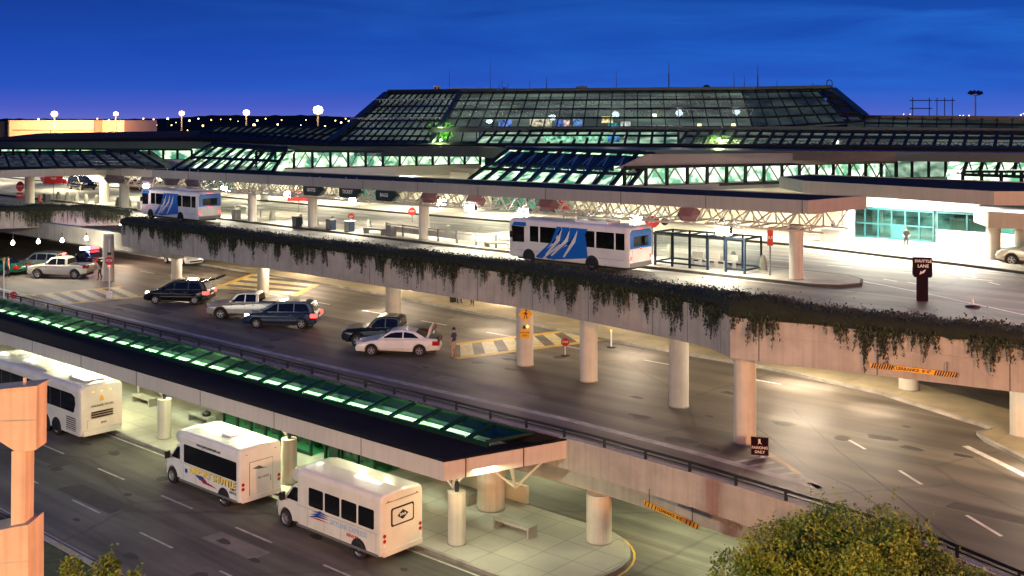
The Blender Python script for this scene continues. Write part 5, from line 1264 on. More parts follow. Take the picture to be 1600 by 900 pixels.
for k in range(3): mb.panel([(x0+4.6-k*.12, ys+.004, .95+k*.13), (x0+4.0-k*.1, ys+.004, 1.16+k*.1), (x0+3.2, ys+.004, 1.12+k*.07), (x0+3.9, ys+.004, 1.06+k*.10)], .004+.001*k, (0, 1, 0))
mb.build('blue_swoosh', M['blue_paint'], bu)
mb = MB(); mb.panel([(x0+4.5, ys+.012, .95), (x0+3.9, ys+.012, 1.03), (x0+3.15, ys+.012, 1.0), (x0+3.9, ys+.012, .97)], .004, (0, 1, 0)); mb.build('red_swoosh', M['red_paint'], bu)
# white shuttle further on
by, x0, x1 = cutaway('white shuttle bus with one long black window and yellow side lettering', W(-18.0, -4.3, 0), ROT+math.pi, 'white_paint', 6.6, 2.3, 2.80, [(.25, 4.55)], 'a')
ys = 1.15; xr = x0+.02
text_part('side_lettering', 'AIRPORT SHUTTLE', .42, M['busyellow'], by, (x0+2.2, ys+.010, 1.12), rot_side, sx=1.05)
text_part('side_lettering_shadow', 'AIRPORT SHUTTLE', .43, M['black'], by, (x0+2.17, ys+.003, 1.10), rot_side, .002, sx=1.05)
text_part('roof_lettering', 'www.jarmontransit.net', .21, M['black'], by, (x0+2.5, ys+.006, 2.40), rot_side)
text_part('rear_lettering', 'LIMOUSINES & VANS', .19, M['black'], by, (xr-.012, 0, 2.46), rot_rear, sx=.9)
text_part('rear_lettering', 'TO GO', .17, M['black'], by, (xr-.012, 0, 2.26), rot_rear)
text_part('rear_lettering', '361-4543', .16, M['greyplastic'], by, (xr-.04, -.1, 1.35), rot_rear)
text_part('quarter_lettering', '1-800-\n SERVICE', .15, M['black'], by, (x0+.55, ys+.006, .85), rot_side)
MB().panel([(xr-.028, y, z) for y, z in ((-.62, .66), (.62, .66), (.62, 2.12), (-.62, 2.12))], .012, (-1, 0, 0)).build('rear_door', M['white_paint'], by)
mb = MB()
for y in (-.64, .62): mb.box(xr-.03, xr-.0, y, y+.02, .64, 2.14)
mb.box(xr-.03, xr, -.64, .64, 2.13, 2.15); mb.build('door_seam', M['seam'], by)
MB().panel([(xr-.042, y, z) for y, z in ((-.42, 1.72), (-.1, 1.78), (.12, 1.92), (.5, 1.84), (.15, 1.76))], .004, (-1, 0, 0)).build('bird_emblem', M['grey_paint'], by)
MB().box(xr-.07, xr-.04, -.52, -.47, 1.1, 1.35).build('door_handle', M['chrome'], by)
mb = MB(); mb.panel([(x0+3.6, ys+.004, .95), (x0+3.0, ys+.004, 1.0), (x0+2.6, ys+.004, .82), (x0+3.2, ys+.004, .78)], .005, (0, 1, 0)); mb.build('blue_swoosh', M['blue_paint'], by)
mb = MB(); mb.panel([(x0+3.3, ys+.010, .88), (x0+2.2, ys+.010, .76), (x0+1.8, ys+.010, .68), (x0+2.9, ys+.010, .70)], .005, (0, 1, 0)); mb.build('red_swoosh', M['red_paint'], by)
o = MB().cyl(0, 0, 0, .01, .11, n=16).build('round_badge', M['blue_paint'], by); o.location = (x0+4.35, ys, .98); o.rotation_euler = (R(-90), 0, 0)
MB().box(x0+1.9, x0+2.6, -.35, .35, 2.86, 2.93).build('roof_vent', M['white_paint'], by)
# coach
def coach():
    Lc, Wc, Hc = 12.6, 2.5, 3.12; t = thing('coach', 'long white motor coach with black window band and slatted engine grille', 'coach', W(-36.2, -3.95, 0), ROT+math.pi)
    sec = rounded_sec(Wc, .38, Hc, .30, crown=.04); x0 = -Lc/2
    mb = MB(); loft(mb, [(x0+.02, scl(sec, .93, 1.5, .95)), (x0+.10, scl(sec, .98, 1.5, .985)), (x0+.26, sec), (Lc/2-.5, sec), (Lc/2-.12, scl(sec, .97, 1.4, .96)), (Lc/2, scl(sec, .90, 1.3, .9))]); mb.build('coach_body', M['cream_paint'], t)
    for s in (-1, 1):
        pts = [(x0+.75, 1.62), (x0+.55, 2.10), (x0+.62, 2.48), (x0+.95, 2.62), (Lc/2-.9, 2.62), (Lc/2-.6, 2.3), (Lc/2-.6, 1.62)]
        MB().panel([(x, s*(Wc/2+.004), z) for x, z in pts], .014, (0, s, 0)).build('window_band', M['busglass'], t)
        mb = MB()
        for k in range(8): mb.box(x0+2.2+k*1.25, x0+2.23+k*1.25, s*(Wc/2+.019), s*(Wc/2+.024), 1.64, 2.60)
        mb.build('window_divider', M['greyplastic'], t)
        for x in (x0+2.75, x0+4.05, Lc/2-2.2): wheel_house(t, x, s*(Wc/2+.002), .46, s); wheel(t, x, s*(Wc/2-.12), .46, .28, s, 8, 'rim')
        gb = MB(); sl = MB(); gb.box(x0+.55, x0+1.6, s*(Wc/2+.002), s*(Wc/2+.012), .60, 1.32)
        for k in range(6): sl.box(x0+.57, x0+1.58, s*(Wc/2+.013), s*(Wc/2+.03), .64+k*.115, .69+k*.115)
        gb.build('engine_grille', M['black'], t); sl.build('grille_slat', M['cream_paint'], t)
        MB().box(x0+.05, x0+.16, s*(Wc/2-.30), s*(Wc/2-.13), .72, 1.10).build('taillight', M['redlit'] if s < 0 else M['redlens'], t)
        MB().box(x0+.2, Lc/2-.6, s*(Wc/2+.001), s*(Wc/2+.012), 1.30, 1.325).build('body_crease', M['seam'], t) if False else None
    xr = x0+.005
    mb = MB()
    for k in range(3): mb.box(xr-.06, xr-.01, -.62, .62, 1.30+k*.13, 1.38+k*.13)
    mb.build('rear_grille', M['black'], t)
    MB().box(xr-.10, xr+.1, -1.1, 1.1, .40, .68).build('rear_bumper', M['cream_paint'], t)
    MB().box(xr-.045, xr-.0, -.85, .85, .76, 1.24).build('engine_door', M['cream_paint'], t)
    MB().box(xr-.06, xr-.047, -.24, .1, .93, 1.05).build('number_plate', M['chrome'], t)
    text_part('rear_lettering', 'ANCHOR TOURS', .17, M['greyplastic'], t, (xr-.035, 0, 1.95), rot_rear)
    MB().panel([(xr-.03, y, z) for y, z in ((-.10, 2.20), (.06, 2.16), (.14, 2.36), (.02, 2.50), (-.06, 2.36))], .005, (-1, 0, 0)).build('gold_emblem', M['signyellow'], t)
    for y in (-.5, 0, .5):
        o = MB().box(-.012, .02, -.05, .05, -.02, .02).build('marker_lamp', M['amberlit'], t); o.location = (x0+.01, y, 2.72)
    MB().box(x0+.8, x0+2.6, -.6, .6, 3.165, 3.24).build('roof_hatch', M['cream_paint'], t); MB().box(x0+5, x0+8.5, -.75, .75, 3.163, 3.26).build('roof_unit', M['cream_paint'], t)
    MB().box(x0+.5, Lc/2-.6, -.9, .9, .22, .45).build('chassis', M['black'], t)
    return t
coach()
# blue and white airport shuttles on the upper road
def transit(label, loc, rz):
    Lc, Wc, Hc = 9.6, 2.5, 2.82; t = thing('transit_bus', label, 'bus', loc, rz, 'blue and white airport shuttles'); x0 = -Lc/2; x1 = Lc/2
    sec = rounded_sec(Wc, .36, Hc, .22, crown=.03)
    mb = MB(); loft(mb, [(x0, scl(sec, .96, 1.5, .94)), (x0+.14, scl(sec, .99, 1.5, .985)), (x0+.3, sec), (x1-.5, sec), (x1-.15, scl(sec, .985, 1.4, .97)), (x1, scl(sec, .93, 1.3, .92))]); mb.build('bus_body', M['white_paint'], t)
    for s in (-1, 1):
        y = s*(Wc/2+.004)
        for a, b in ((.30, .95), (1.08, 2.42), (2.56, 3.95), (4.10, 5.45), (5.6, 6.9), (7.05, 7.75)):
            MB().panel([(x0+a, y, 1.42), (x0+b, y, 1.42), (x0+b, y, 2.42), (x0+a, y, 2.42)], .012, (0, s, 0)).build('side_window', M['busglass'], t)
        MB().panel([(x1-1.35, y, 1.35), (x1-.35, y, 1.30), (x1-.28, y, 2.35), (x1-1.35, y, 2.35)], .012, (0, s, 0)).build('cab_window', M['carglass'], t)
        MB().panel([(x1-1.5, y, 2.37), (x1-.30, y, 2.37), (x1-.5, y, 2.62), (x1-1.5, y, 2.62)], .010, (0, s, 0)).build('destination_panel', M['busblue'], t)
        # big blue wave painted over side and windows
        mb = MB(); yy = s*(Wc/2+.020)
        for k, (a, b, w) in enumerate(((3.3, 5.7, .75), (4.15, 6.15, .35), (4.7, 6.75, .5), (5.4, 7.05, .22))):
            mb.panel([(x0+b, yy, .40), (x0+b+w*.9, yy, .40+.1), (x0+a+w+.35, yy, 1.55), (x0+a-.1+w, yy, 2.52), (x0+a-.25, yy, 2.52), (x0+a+.3, yy, 1.65)], .003, (0, s, 0))
        mb.panel([(x0+3.05, yy, .72), (x0+5.6, yy, .45), (x0+4.6, yy, 1.4), (x0+3.25, yy, 2.1)], .002, (0, s, 0))
        mb.build('blue_wave', M['busblue'], t)
        mb = MB(); ya = s*(Wc/2+.026)
        for a, b in ((4.5, 5.9), (5.15, 6.35), (3.9, 4.9)):
            mb.panel([(x0+b, ya, .62), (x0+b+.12, ya, .66), (x0+a+.35, ya, 1.75), (x0+a-.05, ya, 2.4), (x0+a+.12, ya, 1.65)], .003, (0, s, 0))
        mb.build('white_streak', M['white_paint'], t)
        for x in (x0+2.75, x1-1.75): wheel_house(t, x, s*(Wc/2+.002), .42, s); wheel(t, x, s*(Wc/2-.12), .42, .26, s, 6, 'rim')
        MB().box(x0-.005, x0+.06, s*(Wc/2-.36), s*(Wc/2-.16), .86, 1.06).build('taillight', M['redlit'], t)
        MB().box(x1-.4, x1-.3, s*(Wc/2), s*(Wc/2+.25), 1.6, 2.0).build('wing_mirror', M['black'], t)
        o = MB().cyl(0, 0, 0, .03, .05, n=10).build('marker_lamp', M['redlit'], t); o.location = (x0+.01, s*.95, 2.48); o.rotation_euler = (0, R(-90), 0)
        MB().box(x0+.4, x1-.6, s*(Wc/2+.001), s*(Wc/2+.008), .80, .815).build('body_crease', M['greyplastic'], t)
    MB().panel([(x0-.012, y, z) for y, z in ((-1.12, 1.50), (1.12, 1.50), (1.12, 2.45), (.95, 2.62), (-.95, 2.62), (-1.12, 2.45))], .014, (-1, 0, 0)).build('rear_blue_panel', M['busblue'], t)
    MB().panel([(x0-.030, y, z) for y, z in ((-.75, 1.62), (.75, 1.62), (.75, 2.22), (-.75, 2.22))], .012, (-1, 0, 0)).build('rear_window', M['busglass'], t)
    MB().box(x0-.06, x0+.1, -1.1, 1.1, .38, .66).build('rear_bumper', M['greyplastic'], t)
    MB().box(x0-.035, x0, -.9, .9, .74, 1.40).build('engine_door', M['white_paint'], t)
    o = MB().box(-.02, .03, -.09, .09, -.04, .04).build('brake_lamp', M['redlit'], t); o.location = (x0-.01, 0, 1.47)
    for y in (-.15, 0, .15):
        o = MB().box(-.02, .03, -.04, .04, -.02, .02).build('marker_lamp', M['redlit'], t); o.location = (x0-.005, y, 2.66)
    MB().panel([(x1+.002-.03, -1.0, 1.3), (x1-.03, 1.0, 1.3), (x1-.12, .95, 2.4), (x1-.12, -.95, 2.4)], .03, (1, 0, .1)).build('windscreen', M['carglass'], t)
    MB().box(x0+2.0, x0+4.5, -.7, .7, 2.83, 2.98).build('roof_unit', M['white_paint'], t)
    MB().box(x0+.4, x1-.5, -.9, .9, .2, .42).build('chassis', M['black'], t)
    return t
tb = transit('blue and white airport shuttle bus beside the glass shelter on the upper road', W(-15.8, 20.6, ZU), ROT+math.pi)
dup(tb, W(-62.6, 21.0, ZU), ROT+math.pi, 'blue and white airport shuttle bus further off at left with red tail lamps')

# ================================================================ PEOPLE
def person(label, loc, rz, shirt, trousers, pose='stand', shorts=False, hair='hair', H=1.72):
    t = thing('person', label, 'person', loc, rz)
    k = H/1.75
    J = {}; E_ = []; Rr = {}
    def j(n, x, y, z, r, par=None):
        J[n] = Vector((x, y, z))*k; Rr[n] = r*k
        if par: E_.append((par, n))
    lean = 0.0 if pose != 'lean' else .30
    j('pelvis', 0, 0, .95, .145)
    j('waist', lean*.4, 0, 1.10, .13, 'pelvis'); j('chest', lean*.95, 0, 1.30, .155, 'waist'); j('collar', lean*1.25, 0, 1.44, .085, 'chest')
    j('neck', lean*1.4+.01, 0, 1.51, .052, 'collar'); j('skull', lean*1.6+.02, 0, 1.62, .092, 'neck'); j('crown', lean*1.7+.015, 0, 1.69, .082, 'skull')
    j('nose', lean*1.6+.115, 0, 1.61, .014, 'skull')
    st = .06 if pose == 'stand' else .16
    for s, n in ((1, 'l'), (-1, 'r')):
        fx = st*s*.6
        j(n+'hip', 0, .09*s, .90, .095, 'pelvis'); j(n+'knee', fx*.6+.03, .10*s, .50, .062, n+'hip'); j(n+'calf', fx*.8-.01, .105*s, .34, .058, n+'knee'); j(n+'ankle', fx-.02, .11*s, .09, .040, n+'calf'); j(n+'toe', fx+.15, .125*s, .035, .035, n+'ankle')
        j(n+'sho', lean*1.15, .175*s, 1.40, .065, 'chest')
        if pose == 'lean' or pose == 'carry': e, w = (.22+lean, .24*s, 1.14), (.44+lean, .18*s, 1.10)
        elif pose == 'hips': e, w = (-.02, .34*s, 1.16), (.16, .22*s, 1.04)
        else: e, w = (-.01, .235*s, 1.12), (.06, .25*s, .86)
        j(n+'elb', *e, .045, n+'sho'); j(n+'wri', *w, .028, n+'elb')
        d = (Vector(w)-Vector(e)).normalized(); a = Vector((0, 0, 1)).cross(d); a = a.normalized() if a.length > .1 else Vector((1, 0, 0))
        w_ = Vector(w); c = w_+d*.07
        j(n+'palm', *c, .030, n+'wri')
        for q, (off, ln) in enumerate(((-.033, .075), (-.011, .088), (.011, .082), (.033, .062))):
            p1 = c + a*off + d*.045; p2 = p1 + d*ln*.6 + Vector((.012, 0, -.012)); j(f'{n}f{q}a', *p1, .010, n+'palm'); j(f'{n}f{q}b', *p2, .008, f'{n}f{q}a')
        p1 = w_ + d*.03 + a*.045*s + Vector((.02, 0, 0)); p2 = p1 + d*.035 + Vector((.015, 0, -.005)); j(n+'tha', *p1, .011, n+'palm'); j(n+'thb', *p2, .009, n+'tha')
    names = list(J); idx = {n: i for i, n in enumerate(names)}
    me = bpy.data.meshes.new('body_rig'); me.from_pydata([tuple(J[n]) for n in names], [(idx[a], idx[b]) for a, b in E_], [])
    o = bpy.data.objects.new('body_rig', me); C.objects.link(o)
    mod = o.modifiers.new('s', 'SKIN'); mod.use_smooth_shade = True
    for n in names:
        sv = me.skin_vertices[0].data[idx[n]]; sv.radius = (Rr[n], Rr[n]) if n not in ('chest', 'waist', 'pelvis') else (Rr[n]*.75, Rr[n]*1.15); sv.use_root = n == 'pelvis'
    sb = o.modifiers.new('d', 'SUBSURF'); sb.levels = 1; sb.render_levels = 1
    bpy.context.view_layer.update()
    m2 = bpy.data.meshes.new_from_object(o.evaluated_get(bpy.context.evaluated_depsgraph_get())); bpy.data.objects.remove(o)
    m2.name = 'body'; m2.materials.clear()
    for x in ('skin', shirt, trousers, 'rubber'): m2.materials.append(M[x])
    for p in m2.polygons:
        c = p.center/k; i = 0
        arm = abs(c.y) > .20 or (pose != 'stand' and c.x > lean*1.1+.17)
        if c.z < .07: i = 3
        elif c.z < (.52 if shorts else 0): i = 0
        elif c.z < .96 and not (abs(c.y) > .2): i = 2 if c.z > (.5 if shorts else 0) else 0
        elif c.z < 1.47 and (not arm or c.z > 1.2): i = 1
        p.material_index = i; p.use_smooth = True
    b = bpy.data.objects.new('body', m2); C.objects.link(b); b.parent = t
    hc = J['crown']
    MB().lathe([(.001, .105), (.06, .09), (.097, .04), (.102, -.01), (.09, -.06)], 14, c=(hc.x-.02, hc.y, hc.z-.02)).build('hair', M[hair], t)
    mb = MB()
    for s in (-1, 1): mb.lathe([(0.001, -.01), (.009, 0), (.001, .01)], 8, c=(J['skull'].x+.088, .032*s, J['skull'].z+.02))
    mb.build('eyes', M['black'], t)
    return t
person('man in dark blue shirt and pale shorts standing behind the white sedan', G(709, 559, ZM), R(150), 'cloth_blue', 'cloth_khaki', 'stand', True, H=1.72)
person('person in pale shirt and dark trousers leaning over the champagne pickup tail', G(156, 438, ZM), R(178), 'cloth_light', 'cloth_dark', 'lean', H=1.75)
person('person in red shirt and dark trousers near the left edge by the green car', G(13, 433, ZM), R(30), 'cloth_red', 'cloth_dark', 'stand', H=1.7)
person('person in dark clothes standing alone on the bright far pavement at right', G(1416, 391, ZU+.15), R(-110), 'cloth_dark', 'cloth_dark', 'carry', H=1.62)
person('person in dark shirt on the far middle pavement seen under the girder', G(718, 474, ZM+.15), R(-60), 'cloth_dark', 'cloth_blue', 'hips', H=1.7)
person('person in pale shirt beside another on the far middle pavement', G(738, 477, ZM+.15), R(-100), 'cloth_light', 'cloth_dark', 'hips', H=1.7)
t = thing('suitcase', 'dark suitcase on the far middle pavement beside two people', 'suitcase', G(708, 473, ZM+.15), ROT)
MB().prism_x([(-.2, .05), (.2, .05), (.22, .1), (.22, .62), (.18, .68), (-.18, .68), (-.22, .62), (-.22, .1)], -.13, .13).build('case', M['black'], t)
mb = MB(); [mb.bar((0, s*.12, .68), (0, s*.12, .95), .012) for s in (-1, 1)]; mb.bar((0, -.12, .95), (0, .12, .95), .014).build('pull_handle', M['chrome'], t)

# ================================================================ STREET FURNITURE
def bench(label, loc, rz, L_=2.0, m='kerb', group='concrete benches'):
    t = thing('bench', label, 'bench', loc, rz, group)
    MB().box(-L_/2, L_/2, -.28, .28, .36, .48).build('seat', M[m], t)
    for s in (-1, 1): MB().box(s*(L_/2-.01)-.09*(s > 0)-.0, s*(L_/2-.01)+.09*(s < 0), -.275, .275, 0, .357).build('leg', M[m], t)
    return t
bench('concrete bench on the low pavement under the open canopy end', W(-3.7, .75, .15), ROT, 2.0)
b1 = bench('concrete bench with a dark bag on it, left of the vestibule', W(-28.3, 1.3, .15), ROT, 2.0)
bench('concrete bench just right of the coach, beside a white pipe', W(-34.6, 1.3, .15), ROT, 2.0)
bench('grey bench box behind the cream shuttle roof, below the canopy', W(-8.0, 1.9, .15), ROT, 1.4)
t = thing('bag', 'dark bag lying on the concrete bench left of the vestibule', 'bag', W(-27.8, 1.3, .63), ROT); MB().lathe([(.001, .0), (.22, .02), (.26, .12), (.18, .24), (.04, .28)], 12).build('bag_body', M['black'], t); MB().bar((-.1, 0, .22), (0, 0, .36), .015).bar((0, 0, .36), (.1, 0, .22), .015).build('bag_strap', M['black'], t)
bench('low grey bench on the upper median between bollards', W(-38.6, 23.6, ZU+.15), ROT, 2.2, 'greyplastic')
bench('low white bench beside the guard rail left of the near bus', W(-24.9, 23.1, ZU+.15), ROT, 2.4)
# bollards: tapered concrete pylons
def bollard_at(px, py, z, label, first=[None], h=.95):
    p = G(px, py, z)
    if first[0] is None:
        t = thing('bollard', label, 'bollard', p, ROT, 'tapered concrete bollards on the upper median')
        MB().lathe([(.27, 0), (.27, .1), (.23, .5), (.14, .84), (.10, .93), (.001, .95)], 14).build('bollard_cone', M['pylon'], t)
        MB().cyl(0, 0, 0.0, .06, .31, n=14).build('bollard_foot', M['concrete'], t); first[0] = t
        return t
    return dup(first[0], p, ROT, label)
bl = [(91, 312), (105, 313), (120, 315), (135, 317), (151, 318), (184, 322), (201, 323), (371, 334), (388, 336), (425, 345), (469, 350), (493, 352), (520, 355), (547, 357), (576, 360)]
for i, (px, py) in enumerate(bl): bollard_at(px, py, ZU+.15, f'{ORD[i]} tapered bollard from the left in the long row on the upper median')
for px, py, lb in ((1047, 403, 'tapered bollard behind the left end of the glass shelter'), (1146, 416, 'tapered bollard seen through the right half of the shelter'), (1192, 423, 'tapered bollard between shelter and the big column'), (1240, 428, 'tapered bollard right of the big column at the median tip'), (700, 371, 'taller bollard in the middle of the guard rail')):
    bollard_at(px, py, ZU+.15, lb)
# guard rail on the median
t = thing('guard_rail', 'low grey panelled guard rail along the upper median left of the bus', 'guard rail', W(-30, 25, ZU+.15))
a, b = toUV(G(604, 366, ZU+.15)), toUV(G(775, 388, ZU+.15)); a, b = Vector(a), Vector(b); rp = MB(); post = None
for k in range(7):
    p = a.lerp(b, k/6); q = W(p.x, p.y, ZU+.15)-t.location
    if post is None: post = MB().box(-.06, .06, -.06, .06, 0, .95).build('rail_post', M['greyplastic'], t); o = post
    else: o = dup(post, parent=t)
    o.location = q; o.rotation_euler = (0, 0, ROT)
A_, B_ = W(a.x, a.y, ZU+.15)-t.location, W(b.x, b.y, ZU+.15)-t.location
rp.beam(A_+Vector((0, 0, .85)), B_+Vector((0, 0, .85)), .05, .10); rp.beam(A_+Vector((0, 0, .50)), B_+Vector((0, 0, .50)), .03, .42); rp.build('rail_panel', M['concrete'], t)
# second rail at left behind far shuttle
t = thing('guard_rail', 'pale low guard rail beside the column right of the far shuttle bus', 'guard rail', G(395, 338, ZU+.15)); A_, B_ = G(368, 334, ZU+.15)-t.location, G(428, 342, ZU+.15)-t.location
MB().beam(A_+Vector((0, 0, .85)), B_+Vector((0, 0, .85)), .06, .12).build('rail', M['concrete'], t)
for k in range(4): o = MB().box(-.07, .07, -.07, .07, 0, .82).build('rail_post', M['concrete'], t); o.location = A_.lerp(B_, k/3)
# bins
def bin_(label, loc, m='greyplastic'):
    t = thing('litter_bin', label, 'litter bin', loc, ROT, 'litter bins'); MB().prism([(-.3, -.3), (.3, -.3), (.3, .3), (-.3, .3)], 0, .82).build('bin_body', M[m], t)
    MB().box(-.33, .33, -.33, .33, .825, .9).build('bin_lid', M['concrete'], t); mb = MB()
    for k in range(5): mb.box(-.26+k*.115, -.22+k*.115, -.315, -.302, .06, .78)
    mb.build('bin_slat', M['concrete'], t); return t
for lb, px, py, m_ in (('slatted grey bin left of the far shuttle bus', 221, 329, 'greyplastic'), ('dark bin beside the column and the orange cone', 73, 315, 'darkmetal'), ('bluish bin against the column near the girder', 464, 354, 'shelterblue'), ('dark bin at the left of the guard rail by the column', 611, 369, 'greyplastic'), ('slatted bin right of the far shuttle bus', 369, 342, 'greyplastic'), ('slatted bin beside the low grey bench', 517, 359, 'shelterblue'), ('bin at the other end of the low grey bench', 546, 362, 'shelterblue')):
    bin_(lb, G(px, py, ZU+.15), m_)
t = thing('planter_box', 'pale square planter on the far pavement under the canopy end', 'planter', G(1302, 378, ZU+.15), ROT); MB().prism([(-.8, -.5), (.8, -.5), (.8, .5), (-.8, .5)], 0, .95).build('planter_wall', M['fascia'], t); MB().box(-.86, .86, -.56, .56, .955, 1.04).build('planter_rim', M['fascia'], t); MB().lathe([(.12, 1.04), (.16, 1.3), (.05, 1.6), (.001, 1.7)], 10).build('planter_top', M['black'], t)
t = thing('traffic_cone', 'orange traffic cone beside the column at upper left', 'traffic cone', G(62, 314, ZU+.15)); MB().lathe([(.20, .04), (.05, .72), (.001, .74)], 14).build('cone', M['orangecone'], t); MB().box(-.27, .27, -.27, .27, 0, .04).build('cone_base', M['orangecone'], t); MB().lathe([(.133, .32), (.103, .46)], 14).build('cone_band', M['signwhite'], t)

# glass bus shelter: open steel frames
t = thing('bus_shelter', 'open dark blue steel framed glass shelter on the upper median', 'bus shelter', G(1105, 418, ZU+.15), ROT)
fr = MB(); gl_ = MB()
def pane(x0, y0, x1, y1, z0=.22, z1=2.05, w=.10):
    for x, y in ((x0, y0), (x1, y1)): fr.box(x-w/2, x+w/2, y-w/2, y+w/2, 0, z1)
    fr.beam((x0, y0, z1), (x1, y1, z1), .09, .10); fr.beam((x0, y0, z0), (x1, y1, z0), .08, .10)
    gl_.quad((x0, y0, z0), (x1, y1, z0), (x1, y1, z1), (x0, y0, z1))
Ls = 6.3; dv = 2.0
pane(-Ls/2, -dv/2, -Ls/2, dv/2); pane(Ls/2, -dv/2, Ls/2, dv/2)
xs = [-Ls/2+k*Ls/5 for k in range(6)]
for k in range(5): pane(xs[k], dv/2, xs[k+1], dv/2)
for k in (0, 1, 2, 4): pane(xs[k], -dv/2, xs[k+1], -dv/2, w=.12)
fr.beam((-Ls/2, -dv/2, 2.06), (Ls/2, -dv/2, 2.06), .1, .1); 
for x in xs: fr.beam((x, -dv/2, 2.07), (x, dv/2, 2.07), .08, .09)
fr.build('shelter_frame', M['shelterblue'], t); gl_.build('shelter_glass', M['shelter_glass'], t, recalc=False)
for x in (-1.0, .15, 1.4):
    mb = MB().box(x-.42, x+.42, .1, .5, .42, .47).box(x-.42, x+.42, .52, .56, .5, .85)
    for s in (-.3, .3): mb.box(x+s-.02, x+s+.02, .12, .5, 0, .418)
    mb.build('shelter_seat', M['fascia'], t)

# ---------------------------------------------------------------- signs
# brown lane sign on a slab post
p = G(1441, 470, ZU); t = thing('lane_sign', 'brown double deck lane sign on a thick post by the upper road', 'sign', p, R(-14))
MB().box(-.27, .27, -.14, .14, 0, 1.22).build('sign_post', M['signbrown'], t); MB().prism_y([(-.46, 1.32), (-.40, 1.225), (.40, 1.225), (.46, 1.32), (.46, 2.22), (-.46, 2.22)], -.2, .2).build('sign_panel', M['signbrown'], t)
for s, z, hh in (('SHUTTLE', 2.05, .20), ('LANE', 1.80, .22)): text_part('sign_lettering', s, hh, M['signwhite'], t, (.02, -.205, z), (R(90), 0, 0))
MB().panel([(-.16, -.205, 1.36), (.06, -.205, 1.46), (.16, -.205, 1.62), (.05, -.205, 1.60), (-.04, -.205, 1.50), (-.1, -.205, 1.56)], .005, (0, -1, 0)).build('sign_arrow', M['signwhite'], t)
t = thing('lane_reflector', 'small black post base with white reflector on the upper road at right', 'marker', G(1520, 480, ZU)); MB().lathe([(.36, 0), (.34, .08), (.12, .12), (.001, .13)], 16).build('marker_base', M['black'], t); MB().cyl(0, 0, .13, .42, .07, .05).build('marker_stub', M['signwhite'], t)
# black and white sign at the gore
t = thing('gore_sign', 'small black square sign with white symbol beside the corner column', 'sign', G(1187, 714, ZM), R(-12))
MB().box(-.04, .04, .02, .10, 0, .25).build('sign_post', M['greyplastic'], t); MB().box(-.33, .33, -.02, .018, .08, .78).build('sign_panel', M['signbrown'], t); MB().box(-.35, .35, .019, .03, .06, .80).build('sign_border', M['greyplastic'], t)
text_part('sign_lettering', 'PARKING', .15, M['signwhite'], t, (0, -.026, .37), (R(90), 0, 0)); text_part('sign_lettering', 'ONLY', .15, M['signwhite'], t, (0, -.026, .20), (R(90), 0, 0)); MB().panel([(-.08, -.022, .50), (0, -.022, .56), (.09, -.022, .50), (.03, -.022, .60), (.03, -.022, .72), (-.06, -.022, .72), (-.05, -.022, .58)], .005, (0, -1, 0)).build('sign_symbol', M['signwhite'], t)
# yellow pedestrian sign and plaque on the column
def octa(r, n=8, ph=None): ph = math.pi/n if ph is None else ph; return [(r*math.cos(ph+2*math.pi*k/n), r*math.sin(ph+2*math.pi*k/n)) for k in range(n)]
pcol = G(813, 572, ZM)
t = thing('pedestrian_sign', 'yellow diamond pedestrian crossing sign on the column at the crosswalk', 'sign', D(821, 491, pcol.y-.32), R(4))
MB().panel([(x, 0, z) for x, z in octa(.40, 4, 0)], .02, (0, -1, 0)).build('sign_plate', M['signyellow'], t)
mb = MB().panel([(x*.12+.03, -.024, z*.12+.20) for x, z in octa(.45, 10)], .004, (0, -1, 0)); 
for a in ([(-.04, .12), (.06, .13), (.05, -.02), (-.03, -.02)], [(-.03, 0), (.0, 0), (-.06, -.24), (-.11, -.24)], [(.01, 0), (.05, 0), (.12, -.22), (.07, -.24)], [(.05, .11), (.13, -.0), (.10, -.02), (.03, .06)], [(-.03, .11), (-.12, .02), (-.10, -.01), (-.02, .05)]): mb.panel([(x, -.024, z) for x, z in a], .004, (0, -1, 0))
mb.build('walking_figure', M['black'], t)
t = thing('crossing_plaque', 'yellow plaque with small lamp below the pedestrian sign on the column', 'sign', D(820, 522, pcol.y-.34), R(4))
MB().box(-.26, .26, -.02, 0, -.23, .23).build('sign_plate', M['signyellow'], t); text_part('plaque_lettering', 'STOP FOR', .11, M['black'], t, (0, -.026, .08), (R(90), 0, 0)); text_part('plaque_lettering', 'PEDS', .11, M['black'], t, (0, -.026, -.08), (R(90), 0, 0))
MB().box(-.1, .05, -.08, .02, .30, .46).build('lamp_box', M['black'], t); MB().lathe([(.001, -.1), (.1, 0), (.001, .1)], 12, c=(.14, -.06, .42)).build('amber_lamp', M['amberlit'], t)
# stop sign on tall white post, left
p = G(171, 466, ZM); t = thing('stop_sign', 'red octagonal stop sign on a tall white post left of centre', 'sign', p)
q = D(173, 407, p.y).z - ZM
MB().cyl(0, 0, 0, q+1.6, .055, n=10).build('sign_post', M['signwhite'], t); MB().box(-.18, .18, -.18, .18, 0, .5).build('post_base', M['signwhite'], t)
MB().panel([(x, -.06, z+q) for x, z in octa(.34)], .02, (0, -1, 0)).build('sign_plate', M['signred'], t); MB().panel([(x, -.082, z+q) for x, z in octa(.31)], .002, (0, -1, 0)).build('sign_face', M['signred'], t)
text_part('sign_lettering', 'STOP', .22, M['signwhite'], t, (0, -.09, q), (R(90), 0, 0)); MB().box(-.12, .12, -.1, .05, q+.38, q+.62).build('flasher', M['black'], t)
o = MB().lathe([(.001, -.08), (.08, 0), (.001, .08)], 10).build('red_flasher_lamp', M['redbeacon'], t); o.location = (0, -.09, q-.42)
p = G(22, 474, ZM); t = thing('stop_sign', 'small low red stop sign behind the skylight railing at left', 'sign', p)
